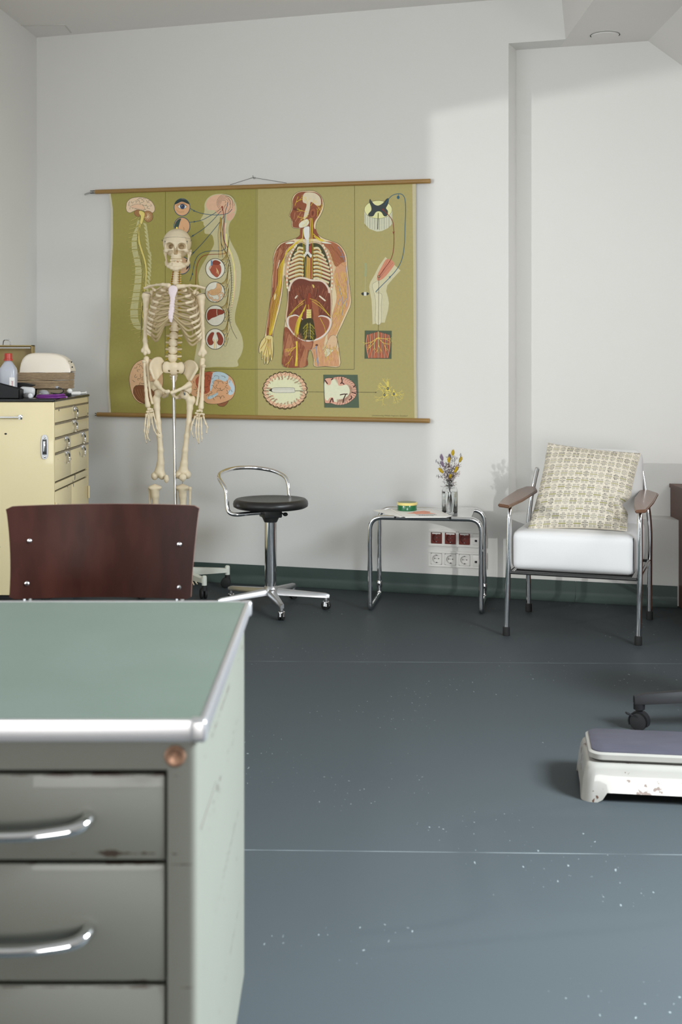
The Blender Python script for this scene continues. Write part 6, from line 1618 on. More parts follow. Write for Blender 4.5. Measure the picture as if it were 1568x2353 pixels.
A.blob(m1_(c9, [(668, 2300), (668, 2220), (700, 2160), (760, 2145), (840, 2148), (900, 2160), (935, 2190), (915, 2225), (860, 2240), (800, 2270), (740, 2290), (690, 2325)]), RB, line=INK, lw=.4)
A.stroke(m1_(c9, [(822, 2148), (818, 2200), (826, 2250)]), 1.0, col(220, 210, 190))
for sx, px in ((1, 1090), (-1, 1155)):
    A.blob(m1_(c1, [(px+sx*22, 1372), (px+sx*2, 1368), (px-sx*22, 1395), (px-sx*33, 1430), (px-sx*20, 1468), (px+sx*5, 1470), (px+sx*18, 1450), (px+sx*8, 1428), (px+sx*14, 1400)]), RB, line=INK, lw=.4)
    A.stroke(m1_(c1, [(px+sx*14, 1425), (px+sx*24, 1440), (px+sx*24, 1500)]), 1.6, col(206, 180, 110))
# sense-organ circles
FL = col(202, 158, 118)
A.reset(8)
x, y = c1(850, 343); A.circ(x, y, 18.2, FL, line=BLUE, lw=1.6, ry=19.8)
A.blob(m1_(c9, [(150, 480), (180, 420), (265, 398), (350, 425), (385, 480), (350, 470), (265, 440), (190, 470)]), col(40, 56, 56)); A.circ(x, y, 18.2, FL, ry=19.8) if False else None
A.stroke(m1_(c9, [(180, 500), (230, 470), (290, 465), (350, 510)]), .9, col(110, 70, 40)); A.blob(m1_(c9, [(200, 520), (240, 485), (290, 482), (345, 520), (300, 550), (250, 552)]), col(226, 220, 206), line=INK, lw=.7)
A.circ(*c9(273, 514), 5.6, col(50, 66, 96), ry=5.8); A.circ(*c9(273, 512), 2.2, INK); A.circ(*c9(265, 505), .9, col(225, 230, 235))
A.stroke(m1_(c9, [(180, 570), (230, 605), (300, 600)]), .6, col(150, 104, 70))
x, y = c1(850, 497); A.circ(x, y, 18.2, FL, line=BLUE, lw=1.6, ry=19.8); A.blob(m1_(c9, [(150, 850), (160, 780), (200, 725), (252, 708), (235, 760), (215, 830), (190, 880)]), col(52, 72, 66)); A.stroke(m1_(c9, [(290, 850), (300, 875), (290, 890)]), .6, INK)
x, y = c1(850, 660); A.circ(x, y, 18.2, FL, line=BLUE, lw=1.6, ry=19.8)
x, y = c1(848, 820); A.circ(x, y, 18.2, col(196, 160, 128), line=BLUE, lw=1.8, ry=19.8); A.blob(m1_(c9, [(330, 1370), (370, 1390), (385, 1440), (370, 1490), (330, 1520), (345, 1460)]), col(56, 42, 44))
# 3 brains at lower left
A.reset(4)
A.blob(m1_(c1, [(418, 1770), (425, 1700), (460, 1630), (520, 1592), (590, 1585), (640, 1610), (680, 1660), (695, 1740), (690, 1810), (660, 1870), (600, 1920), (540, 1952), (480, 1930), (440, 1870)]), col(206, 170, 134), line=INK, lw=.8)
gyri(*c1(555, 1720), 33, 33, 26, INK, 5, .7)
A.blob(m1_(c1, [(450, 1850), (465, 1810), (520, 1800), (600, 1820), (670, 1830), (690, 1850), (640, 1890), (580, 1935), (545, 1950), (490, 1925), (460, 1885)]), col(118, 76, 48), line=INK, lw=.7)
for k in range(9): A.stroke(m1_(c1, [(462+k*22, 1832), (482+k*18, 1880), (530+k*8, 1935)]), .5, col(170, 126, 88))
A.blob(m1_(c1, [(560, 1790), (600, 1770), (640, 1790), (630, 1825), (585, 1830)]), col(204, 190, 160), line=INK, lw=.4)
A.reset(4)
OB = [(905, 1800), (920, 1750), (960, 1715), (1020, 1695), (1090, 1688), (1160, 1692), (1220, 1712), (1265, 1750), (1285, 1810), (1280, 1870), (1250, 1915), (1180, 1945), (1120, 1955), (1060, 1950), (1030, 1930), (990, 1900), (940, 1890), (912, 1850)]
A.blob(m1_(c1, [(1140, 1955), (1160, 1925), (1230, 1900), (1225, 1940), (1195, 1972), (1160, 1972)]), col(140, 90, 62), line=INK, lw=.7)
A.blob(m1_(c1, OB), col(206, 160, 122), line=INK, lw=.9)
A.blob(m1_(c1, [(960, 1760), (1010, 1710), (1070, 1690), (1108, 1705), (1098, 1750), (1085, 1800), (1075, 1850), (1040, 1870), (990, 1850)]), col(166, 88, 60))
A.blob(m1_(c1, [(1105, 1698), (1150, 1690), (1205, 1705), (1232, 1735), (1205, 1770), (1150, 1752), (1115, 1765), (1100, 1810), (1085, 1850), (1078, 1820), (1085, 1780), (1092, 1740)]), col(176, 196, 206))
A.blob(m1_(c1, [(1238, 1750), (1258, 1770), (1280, 1820), (1268, 1870), (1235, 1880), (1228, 1850), (1250, 1825), (1228, 1790)]), col(182, 200, 212))
A.blob(m1_(c1, [(1060, 1895), (1100, 1880), (1140, 1860), (1140, 1878), (1100, 1905), (1065, 1915)]), col(172, 194, 204))
gyri(*c1(1095, 1820), 50, 34, 32, INK, 9, .7)
# 4 main figure -------------------------------------------------
A.reset(4)
SK_ = [(438, 208), (500, 208), (550, 235), (582, 290), (584, 350), (560, 410), (530, 460), (520, 510), (535, 560), (580, 595), (650, 620), (710, 645), (755, 700), (775, 760), (782, 850), (795, 960), (808, 1070), (808, 1140), (780, 1210), (735, 1310), (695, 1395), (700, 1440), (714, 1530), (716, 1647), (600, 1647), (508, 1647), (500, 1580), (482, 1520), (465, 1520), (452, 1580), (446, 1647), (350, 1647), (252, 1647), (248, 1560), (252, 1450), (262, 1330), (275, 1230), (285, 1140), (288, 1050), (278, 960), (262, 900), (255, 960), (245, 1060), (225, 1170), (200, 1260), (175, 1360), (168, 1420), (175, 1500), (165, 1590), (150, 1595), (148, 1540), (140, 1600), (128, 1628), (118, 1620), (118, 1560), (108, 1620), (95, 1622), (98, 1550), (82, 1590), (75, 1580), (80, 1520), (58, 1540), (52, 1500), (70, 1440), (100, 1400), (118, 1290), (135, 1180), (155, 1060), (160, 940), (172, 830), (170, 760), (190, 690), (230, 640), (300, 615), (370, 590), (395, 560), (392, 520), (345, 515), (325, 500), (322, 460), (318, 430), (302, 410), (318, 370), (328, 330), (325, 280), (345, 240), (385, 215)]
SKIN = col(190, 140, 104); MUS = col(134, 76, 52); MUS2 = col(108, 56, 40); LMUS = col(168, 112, 80)
A.blob(m1_(c2, SK_), col(214, 196, 160), 3, line=INK, lw=.9)
def shrink(P, cx, cy, k): return [(cx+(x-cx)*k, cy+(y-cy)*k) for x, y in P]
# head
A.blob(m1_(c2, [(440, 216), (520, 222), (565, 262), (575, 330), (550, 400), (515, 455), (505, 500), (520, 560), (470, 600), (420, 590), (400, 540), (392, 515), (345, 510), (330, 498), (328, 455), (308, 408), (325, 370), (332, 330), (332, 285), (355, 240), (390, 220)]), MUS, 4)
A.blob(m1_(c2, [(440, 222), (510, 226), (555, 262), (562, 320), (530, 330), (480, 300), (470, 360), (450, 420), (420, 440), (430, 380), (445, 320), (415, 300), (415, 250)]), col(206, 194, 168))
A.blob(m1_(c2, [(500, 350), (520, 365), (518, 410), (495, 430), (476, 418), (472, 372)]), col(150, 86, 58), line=INK, lw=.5); A.blob(m1_(c2, [(490, 375), (505, 380), (498, 410), (486, 405)]), MUS2)
A.blob(m1_(c2, [(384, 480), (410, 455), (450, 440), (465, 470), (440, 500), (390, 510)]), col(222, 210, 188))
A.blob(m1_(c2, [(335, 350), (370, 345), (400, 352), (380, 368), (345, 368)]), MUS2); A.stroke(m1_(c2, [(340, 360), (370, 366), (400, 358)]), .7, INK); A.stroke(m1_(c2, [(322, 452), (340, 458), (350, 455)]), .6, INK)
for P in ([(400, 380), (370, 430), (350, 460)], [(410, 400), (400, 440), (380, 470)], [(350, 385), (345, 420), (340, 440)]): A.stroke(m1_(c2, P), 1.6, LMUS)
def inside(x, y, P):
    c = False; j = len(P)-1
    for i in range(len(P)):
        if (P[i][1] > y) != (P[j][1] > y) and x < (P[j][0]-P[i][0])*(y-P[i][1])/(P[j][1]-P[i][1])+P[i][0]: c = not c
        j = i
    return c
def fibers(f, n, xr, yr, dirn, ln, w_, cols_, seed, clip=None):
    r_ = random.Random(seed)
    for k in range(n):
        x, y = r_.uniform(*xr), r_.uniform(*yr); a = dirn(x, y)+r_.uniform(-.15, .15); l = ln*r_.uniform(.6, 1.3)
        if not (inside(x, y, SK_) and inside(x+math.cos(a)*l, y+math.sin(a)*l, SK_)): continue
        if clip and not (inside(x, y, clip) and inside(x+math.cos(a)*l, y+math.sin(a)*l, clip)): continue
        A.stroke([f(x, y), f(x+math.cos(a)*l*.5+r_.uniform(-3, 3), y+math.sin(a)*l*.5), f(x+math.cos(a)*l, y+math.sin(a)*l)], w_, cols_[k % len(cols_)], up=False, w1=w_*.4, n=2)
    A.lay += 1
def tree(f, x, y, a, l, w_, c, dep, seed, spread=.5):
    r_ = random.Random(seed)
    def rec(x, y, a, l, w_, d):
        P = [(x, y)]
        for j in range(3): a += r_.uniform(-.2, .2); x += math.cos(a)*l/3; y += math.sin(a)*l/3; P.append((x, y))
        A.stroke([f(*p) for p in P], w_, c, up=False, n=2)
        if d > 0:
            for s in (-1, 1): rec(x, y, a+s*r_.uniform(.2, spread), l*r_.uniform(.55, .8), w_*.75, d-1)
    rec(x, y, a, l, w_, dep); A.lay += 1
for (x, y, a, l, s) in ((350, 330, -1.2, 34, 1), (365, 300, -.9, 30, 2), (560, 400, -1.5, 36, 3), (530, 420, -1.2, 34, 4), (455, 330, -1.8, 30, 5), (480, 330, -1.2, 28, 6), (465, 400, 2.6, 34, 7), (455, 420, 2.9, 34, 8), (470, 440, 2.4, 36, 9), (450, 380, 3.3, 34, 10)):
    tree(c2, x, y, a, l, .8, YEL, 3, s)
# neck and trachea
A.poly(m1_(c2, [(392, 520), (520, 520), (540, 570), (560, 600), (350, 605), (390, 575)]), MUS)
A.stroke(m1_(c2, [(476, 430), (478, 520), (472, 640), (470, 760)]), 2.0, col(196, 170, 50)); A.stroke(m1_(c2, [(488, 430), (492, 520), (486, 640)]), 1.5, YEL); A.stroke(m1_(c2, [(416, 520), (412, 600), (405, 640)]), 1.8, YEL)
# arms
A.blob(m1_(c2, [(300, 622), (345, 620), (330, 650), (280, 690), (262, 760), (250, 860), (245, 960), (232, 1060), (212, 1160), (190, 1250), (168, 1350), (160, 1410), (118, 1400), (122, 1300), (140, 1190), (158, 1070), (165, 950), (178, 840), (176, 765), (198, 695), (240, 645)]), MUS, 4)
for P in ([(200, 700), (182, 800), (175, 900), (168, 1000)], [(230, 680), (205, 800), (195, 920), (190, 1030)], [(160, 1080), (142, 1200), (125, 1330)]): A.stroke(m1_(c2, P), 3.8, LMUS)
A.blob(m1_(c2, [(215, 790), (225, 770), (222, 800), (205, 850)]), col(220, 208, 190)); A.blob(m1_(c2, [(182, 1060), (192, 1050), (190, 1090), (178, 1100)]), col(220, 208, 190))
fibers(c2, 120, (175, 320), (640, 780), lambda x, y: 2.0, 60, .5, [MUS2, LMUS, col(190, 140, 100)], 21)
for k in range(9): A.stroke(m1_(c2, [(400-k*4, 625+k*3), (330-k*6, 655+k*8), (275-k*4, 720+k*8), (250-k*5, 850), (235-k*4, 980), (215-k*8, 1110), (190-k*6, 1250), (155-k*3, 1390)]), 1.0 if k < 4 else .6, [YEL, col(200, 165, 40), INK][k % 3 if k > 5 else k % 2])
A.blob(m1_(c2, [(115, 1395), (165, 1400), (170, 1450), (172, 1500), (164, 1592), (152, 1595), (146, 1545), (138, 1600), (128, 1626), (118, 1622), (116, 1560), (106, 1620), (96, 1622), (96, 1555), (84, 1590), (76, 1582), (80, 1520), (62, 1540), (56, 1500), (72, 1445)]), col(206, 190, 130), 3, line=INK, lw=.5)
for x0, y0, x1, y1 in ((125, 1450, 82, 1575), (132, 1455, 106, 1600), (140, 1455, 130, 1600), (150, 1450, 160, 1575), (110, 1440, 68, 1505)): A.stroke(m1_(c2, [(x0, y0-30), (x0, y0), (x1, y1)]), 1.6, MUS); A.stroke(m1_(c2, [(x0+2, y0-30), (x0+2, y0), (x1+2, y1)]), .6, YEL)
ARM2 = [(640, 622), (700, 648), (745, 700), (765, 770), (772, 850), (790, 970), (800, 1075), (795, 1140), (765, 1210), (720, 1310), (685, 1390), (640, 1400), (625, 1440), (615, 1400), (640, 1300), (662, 1200), (685, 1120), (690, 1060), (672, 960), (670, 880), (680, 850), (700, 780), (690, 700), (600, 640)]
A.blob(m1_(c2, ARM2), col(196, 146, 110), 4)
A.blob(m1_(c2, [(560, 625), (640, 625), (700, 650), (745, 705), (762, 780), (730, 800), (690, 830), (665, 800), (630, 700), (590, 660)]), col(158, 98, 68), 4)
fibers(c2, 90, (600, 740), (650, 830), lambda x, y: 1.1-(x-600)/400, 60, .5, [col(122, 70, 50), col(190, 140, 100), col(206, 160, 60)], 22)
fibers(c2, 220, (670, 780), (860, 1080), lambda x, y: 1.35, 70, .5, [YEL, col(220, 176, 140), col(176, 120, 90), col(214, 180, 70)], 23, ARM2)
fibers(c2, 260, (625, 770), (1100, 1330), lambda x, y: 2.0, 70, .5, [YEL, col(220, 180, 140), col(176, 126, 96), col(214, 180, 70)], 24, ARM2)
CB = col(104, 134, 168)
for P in ([(765, 820), (775, 900), (782, 1000), (780, 1080), (765, 1160)], [(708, 985), (720, 1030), (738, 1090), (742, 1160), (735, 1230)], [(780, 1085), (750, 1120), (740, 1160)], [(720, 1090), (700, 1150)], [(700, 665), (725, 700), (745, 750), (760, 790)], [(760, 740), (740, 750), (720, 745)]): A.stroke(m1_(c2, P), 1.0, CB)
A.blob(m1_(c2, [(640, 1400), (670, 1390), (690, 1405), (698, 1450), (680, 1510), (650, 1550), (605, 1575), (578, 1560), (575, 1525), (600, 1490), (612, 1450)]), col(206, 176, 140), 4, line=INK, lw=.5)
for k in range(4): A.blob(m1_(c2, [(608+k*14, 1500+k*4), (622+k*14, 1505+k*3), (608+k*14, 1545), (590+k*10, 1572+(-3*k)), (578+k*10, 1560), (592+k*12, 1530)]), col(224, 210, 184), 3, line=INK, lw=.4)
# chest cavity
A.blob(m1_(c2, [(370, 640), (410, 628), (440, 640), (470, 630), (500, 625), (560, 640), (600, 690), (635, 770), (655, 860), (660, 940), (650, 1040), (655, 1120), (648, 1200), (658, 1260), (640, 1340), (560, 1430), (440, 1445), (350, 1400), (290, 1320), (270, 1250), (285, 1130), (290, 1040), (275, 940), (270, 860), (290, 770), (325, 690)]), col(206, 178, 146), 4, line=INK, lw=.5)
A.blob(m1_(c2, [(375, 645), (410, 636), (440, 650), (500, 636), (555, 648), (592, 700), (622, 780), (640, 870), (642, 960), (632, 1000), (560, 950), (470, 935), (400, 930), (330, 955), (302, 1000), (290, 940), (290, 860), (305, 770), (335, 695)]), col(66, 66, 42), 4)
for k in range(9):
    y = 680+k*31; wl = [60, 92, 112, 126, 134, 138, 140, 140, 130][k]
    A.stroke(m1_(c2, [(420, y), (380, y-6), (435-wl, y+26)]), 4.6, col(206, 196, 158)); A.stroke(m1_(c2, [(420, y+12), (380, y+7), (438-wl, y+38)]), 2.2, col(150, 78, 52))
    wr_ = [70, 98, 116, 130, 142, 148, 150, 150, 138][k]
    A.stroke(m1_(c2, [(500, y), (540, y-3), (490+wr_, y+34)]), 4.6, col(206, 196, 158)); A.stroke(m1_(c2, [(500, y+12), (540, y+10), (488+wr_, y+46)]), 2.2, col(150, 78, 52))
    A.stroke(m1_(c2, [(418, y+8), (385, y+6), (350, y+20)]), .6, YEL); A.stroke(m1_(c2, [(500, y+8), (535, y+8), (570, y+22)]), .6, YEL)
for side in ([(360, 655), (335, 690), (312, 740), (298, 800), (288, 870), (284, 940), (288, 1000)], [(580, 655), (605, 700), (625, 750), (642, 820), (652, 890), (655, 950), (650, 1010)]):
    A.stroke(m1_(c2, side), 5.4, col(196, 150, 116))
    P = catmull([Vector((x, y, 0)) for x, y in side], 2)
    for p in P: A.circ(*c2(p.x, p.y), 1.9, col(228, 216, 190), ry=3.0, n=12)
A.poly(m1_(c2, [(444, 740), (470, 760), (492, 745), (495, 925), (470, 935), (442, 920)]), col(186, 146, 86)); A.stroke(m1_(c2, [(480, 640), (482, 780), (480, 930)]), 3.4, col(140, 66, 44)); A.stroke(m1_(c2, [(470, 660), (472, 690), (470, 740)]), 3, col(150, 62, 44))
for k in range(7): A.stroke(m1_(c2, [(448+k*4, 770), (450+k*3, 850), (446+k*5, 925)]), .5, [YEL, MUS][k % 2])
TRC = col(216, 212, 206)
A.blob(m1_(c2, [(422, 512), (466, 500), (470, 545), (466, 600), (436, 605), (420, 560)]), TRC, 4, line=INK, lw=.5); A.poly(m1_(c2, [(440, 600), (464, 600), (462, 705), (488, 735), (476, 750), (452, 722), (432, 750), (418, 735), (440, 705)]), TRC)
for k in range(9): A.stroke(m1_(c2, [(440, 612+k*11), (452, 616+k*11), (464, 612+k*11)]), .5, col(120, 116, 110))
A.blob(m1_(c2, [(415, 735), (432, 722), (440, 738), (426, 756)]), TRC, line=INK, lw=.3); A.blob(m1_(c2, [(490, 735), (474, 722), (466, 738), (480, 756)]), TRC, line=INK, lw=.3)
for P in ([(412, 620), (420, 700), (414, 800), (412, 920)], [(432, 640), (430, 760), (438, 860), (434, 930)], [(498, 640), (508, 720), (545, 800), (565, 880), (552, 940)], [(492, 620), (494, 760), (490, 860)]): A.stroke(m1_(c2, P), .8, [YEL, col(186, 160, 50)][len(P) % 2])
for s_, P in ((0, [(345, 655), (300, 690), (270, 740)]), (1, [(350, 640), (380, 620), (408, 600)]), (2, [(500, 560), (530, 590), (570, 618)]), (3, [(505, 580), (545, 610), (600, 625)]), (4, [(530, 585), (560, 606), (585, 612)])): A.stroke(m1_(c2, P), 1.8, YEL)
A.blob(m1_(c2, [(270, 640), (310, 625), (345, 628), (320, 642)]), col(226, 214, 196)); A.blob(m1_(c2, [(560, 628), (600, 625), (650, 640), (600, 640)]), col(226, 214, 196))
# diaphragm and belly
A.blob(m1_(c2, [(302, 1010), (325, 955), (380, 925), (430, 930), (480, 940), (560, 950), (605, 985), (636, 1050), (642, 1150), (640, 1240), (640, 1310), (600, 1370), (530, 1420), (450, 1430), (370, 1400), (320, 1340), (285, 1260), (295, 1150)]), MUS2, 4)
A.stroke(m1_(c2, [(300, 1030), (310, 985), (335, 945), (380, 922), (430, 925), (480, 940), (560, 944), (600, 970), (625, 1010), (632, 1045)]), 4.4, col(212, 196, 178))
fibers(c2, 240, (310, 630), (970, 1200), lambda x, y: 1.57+(x-465)/500, 60, .7, [col(150, 88, 60), MUS, col(124, 66, 46), col(166, 104, 74)], 30)
A.blob(m1_(c2, [(485, 1105), (500, 1095), (530, 1110), (545, 1200), (552, 1300), (552, 1385), (528, 1390), (510, 1300), (498, 1200)]), col(150, 90, 60), 4); A.blob(m1_(c2, [(380, 1110), (410, 1105), (415, 1130), (385, 1140)]), col(160, 98, 68))
for P in ([(350, 1090), (370, 1065)], [(548, 1068), (600, 1110)]): A.stroke(m1_(c2, P), 3.2, col(214, 200, 180), smooth=False)
for P in ([(380, 1020), (405, 1080), (430, 1100)], [(540, 1000), (520, 1080), (490, 1105)], [(350, 1050), (380, 1090), (395, 1130)]): A.stroke(m1_(c2, P), .7, INK)
A.blob(m1_(c2, [(455, 1050), (478, 1050), (482, 1110), (478, 1180), (450, 1182), (448, 1110)]), col(138, 62, 40), line=INK, lw=.4); A.blob(m1_(c2, [(490, 975), (505, 980), (510, 1000), (498, 1002)]), col(206, 180, 96), line=INK, lw=.4)
A.poly(m1_(c2, [(445, 1180), (482, 1180), (484, 1285), (442, 1285)]), col(212, 200, 130))
for k in range(5): A.stroke(m1_(c2, [(443, 1190+k*20), (463, 1196+k*20), (484, 1190+k*20)]), .6, col(140, 120, 60))
# pelvis ring
RING = [(290, 1250), (320, 1232), (355, 1225), (385, 1240), (410, 1260), (440, 1285), (490, 1285), (530, 1255), (555, 1232), (600, 1236), (635, 1255), (645, 1290), (630, 1340), (590, 1390), (530, 1425), (450, 1438), (380, 1420), (325, 1370), (290, 1310)]
A.blob(m1_(c2, RING), col(212, 184, 166), 4, line=col(232, 222, 210), lw=1.8)
A.blob(m1_(c2, shrink(RING, 465, 1330, .93)), col(146, 86, 62), 4)
A.blob(m1_(c2, [(395, 1285), (440, 1255), (490, 1255), (515, 1310), (520, 1420), (450, 1430), (385, 1405)]), col(56, 52, 26), 4)
for k in range(5):
    y = 1300+k*24
    for s_ in (-1, 1): A.stroke(m1_(c2, [(463+s_*4, y), (463+s_*25, y+10), (463+s_*(46-k*2), y+38)]), 2.6, [col(136, 128, 44), col(100, 96, 30)][k % 2])
    A.blob(m1_(c2, [(448, y-6), (478, y-6), (472, y+10), (454, y+10)]), col(90, 84, 52))
A.blob(m1_(c2, [(500, 1240), (540, 1240), (555, 1300), (550, 1390), (525, 1400), (510, 1320)]), col(146, 88, 60), 4)
for k in range(7): A.stroke(m1_(c2, [(440-k*2, 1140+k*8), (415-k*6, 1200+k*8), (390-k*6, 1290+k*6), (372-k*5, 1380+k*8), (362-k*3, 1450)]), 1.3 if k < 4 else .8, [YEL, col(190, 170, 40)][k % 2])
for P in ([(470, 1090), (540, 1120), (600, 1190), (640, 1240)], [(490, 1110), (560, 1160), (630, 1230)], [(430, 1100), (360, 1160), (300, 1230)], [(420, 1130), (350, 1180), (300, 1250)], [(555, 1250), (590, 1320), (600, 1370)], [(460, 1140), (470, 1240)], [(452, 1290), (440, 1420)], [(474, 1290), (478, 1420)]): A.stroke(m1_(c2, P), .9, YEL)
# thighs
A.blob(m1_(c2, [(262, 1340), (290, 1330), (340, 1390), (400, 1430), (455, 1445), (500, 1440), (485, 1505), (465, 1512), (448, 1580), (440, 1645), (256, 1645), (254, 1500)]), MUS, 4)
A.blob(m1_(c2, [(270, 1500), (300, 1380), (330, 1440), (335, 1500), (290, 1560), (268, 1560)]), LMUS, 4); A.blob(m1_(c2, [(385, 1645), (430, 1500), (460, 1470), (440, 1600), (432, 1645)]), LMUS, 4)
A.blob(m1_(c2, [(500, 1440), (590, 1400), (640, 1350), (690, 1400), (708, 1530), (710, 1645), (515, 1645), (500, 1560), (485, 1510)]), col(196, 146, 108), 4) if False else A.poly(m1_(c2, [(505, 1442), (560, 1425), (600, 1400), (575, 1500), (600, 1580), (680, 1500), (705, 1530), (710, 1645), (515, 1645), (500, 1560), (488, 1512)]), col(196, 146, 108))
fibers(c2, 200, (256, 445), (1360, 1600), lambda x, y: 1.7, 50, .6, [MUS2, LMUS, col(176, 120, 86)], 40)
fibers(c2, 160, (500, 710), (1450, 1610), lambda x, y: 1.5, 36, .5, [YEL, col(176, 120, 86), col(220, 180, 140)], 41)
for k in range(3): A.stroke(m1_(c2, [(358+k*5, 1440), (362+k*3, 1530), (352+k*8, 1645)]), 1.5, YEL)
tree(c2, 362, 1480, 2.4, 50, 1.0, YEL, 2, 50); tree(c2, 355, 1490, 3.0, 40, .9, YEL, 2, 51); tree(c2, 330, 1560, 2.0, 60, .9, YEL, 1, 52)
A.circ(*c2(528, 1472), 3.0, MUS2, line=INK, lw=.5, ry=2.0); A.stroke(m1_(c2, [(525, 1478), (528, 1540), (540, 1645)]), 1.6, CB); A.stroke(m1_(c2, [(525, 1485), (500, 1505)]), 1.2, CB, smooth=False); tree(c2, 528, 1530, 1.4, 44, .8, CB, 2, 53)
A.blob(m1_(c2, [(400, 1450), (440, 1445), (490, 1450), (480, 1500), (455, 1510), (425, 1480)]), col(160, 104, 76), 4)
# 5 reflex arc at the right
A.reset(4)
A.poly(m1_(c2, [(918, 375), (1146, 375), (1146, 480), (1110, 515), (1060, 538), (1020, 542), (960, 520), (918, 475)]), col(196, 196, 172))
for k in range(12): A.stroke(m1_(c2, [(925+k*19.5, 400), (925+k*19.5, 500+30*math.sin(k/11*3.14))]), .6, [INK, col(140, 140, 120)][k % 2], smooth=False)
A.circ(*c2(1032, 362), 31.8, col(222, 212, 156), line=INK, lw=.6, ry=20.6)
A.blob(m1_(c2, [(965, 275), (975, 290), (1000, 320), (1032, 330), (1070, 310), (1100, 275), (1118, 275), (1110, 320), (1095, 350), (1110, 375), (1105, 410), (1080, 415), (1060, 385), (1035, 375), (1010, 385), (990, 415), (960, 415), (950, 400), (975, 370), (975, 340), (960, 300)]), col(54, 62, 62), 4, line=INK, lw=.5)
A.stroke(m1_(c2, [(1032, 390), (1028, 524)]), 1.6, INK, smooth=False); A.circ(*c2(1072, 362), 2.2, col(120, 50, 40))
A.stroke(m1_(c2, [(1080, 330), (1120, 275), (1150, 245), (1190, 233), (1230, 240), (1252, 280), (1256, 360), (1252, 520), (1245, 660), (1225, 770), (1190, 850), (1130, 920), (1060, 985), (1010, 1038)]), 1.4, col(42, 88, 112)) if False else None
LEG = [(1090, 750), (1215, 860), (1150, 930), (1105, 985), (1098, 1040), (1118, 1110), (1112, 1190), (1080, 1290), (985, 1302), (982, 1200), (975, 1100), (960, 1010), (962, 965), (1000, 900), (1040, 820)]
A.poly(m1_(c2, [(1090, 750), (1215, 860), (1150, 930), (1105, 985), (1098, 1030), (1112, 1080), (1120, 1130), (1112, 1190), (1085, 1288), (1035, 1288), (985, 1302), (982, 1200), (976, 1100), (962, 1030), (958, 990), (968, 955), (1000, 900), (1040, 820)]), col(196, 190, 156))
A.blob(m1_(c2, [(1105, 765), (1165, 800), (1140, 850), (1080, 920), (1030, 945), (1025, 900), (1060, 830)]), col(196, 132, 106), 4); 
for k in range(4): A.stroke(m1_(c2, [(1110+k*14, 775+k*8), (1080+k*8, 840+k*4), (1035+k*4, 920)]), .5, col(150, 90, 70))
A.blob(m1_(c2, [(1010, 955), (1030, 950), (1035, 1000), (1010, 1040), (1055, 1050), (1062, 1080), (1055, 1150), (1055, 1290), (1010, 1290), (1012, 1150), (1005, 1070), (990, 1020), (985, 975)]), col(206, 200, 168), 4, line=INK, lw=.4)
BL2 = col(42, 88, 112)
A.stroke(m1_(c2, [(1085, 325), (1118, 275), (1150, 245), (1195, 233), (1232, 242), (1252, 285), (1256, 380), (1251, 520), (1245, 660), (1225, 770), (1185, 850), (1120, 925), (1060, 985), (1010, 1038)]), 1.5, BL2); A.circ(*c2(1196, 262), 3.2, BL2, ry=4); A.stroke(m1_(c2, [(1200, 235), (1196, 258)]), 1, BL2, smooth=False); A.arrow(*c2(1130, 912), -.75, 4, BL2)
A.stroke(m1_(c2, [(1072, 365), (1110, 400), (1148, 455), (1160, 540), (1158, 680), (1135, 770), (1080, 850), (1040, 905)]), 1.5, col(126, 52, 34)); A.arrow(*c2(1158, 552), 1.57, 4, col(126, 52, 34))
A.poly(m1_(c2, [(1028, 902), (1046, 902), (1046, 920), (1028, 920)]), INK); A.poly(m1_(c2, [(1032, 906), (1042, 906), (1042, 916), (1032, 916)]), CREAM); A.stroke(m1_(c2, [(1037, 920), (1033, 1352)]), .8, INK, smooth=False)
A.stroke(m1_(c2, [(927, 800), (930, 850), (926, 910)]), 5, col(150, 158, 120)); A.stroke(m1_(c2, [(927, 910), (925, 1030)]), 1.4, col(168, 168, 130), smooth=False)
A.blob(m1_(c2, [(893, 1050), (905, 1040), (940, 1040), (957, 1050), (940, 1064), (905, 1064)]), col(50, 52, 44)); A.poly(m1_(c2, [(914, 1036), (936, 1036), (936, 1068), (914, 1068)]), col(206, 206, 196))
A.reset(4)
A.poly(m1_(c2, [(921, 1352), (1143, 1354), (1141, 1585), (919, 1583)]), col(76, 88, 70))
for k in range(13): x = 935+k*16; tilt = 0; A.stroke(m1_(c2, [(1030+(x-1030)*.9+tilt, 1360+abs(k-6)*4), (x+tilt*.2, 1470), (1030+(x-1030)*.8, 1580)]), 3.3, INK); A.stroke(m1_(c2, [(1030+(x-1030)*.9+tilt, 1362+abs(k-6)*4), (x+tilt*.2, 1470), (1030+(x-1030)*.8, 1578)]), 2.7, [col(196, 122, 92), col(180, 104, 78)][k % 2])
for a in (.4, .9, 1.6, 2.2, 2.8): tree(c2, 1032, 1410, a, 60, 1.1, col(220, 196, 90), 2, int(a*10))
A.stroke(m1_(c2, [(1032, 1360), (1032, 1412)]), 1.6, col(220, 196, 90), smooth=False)
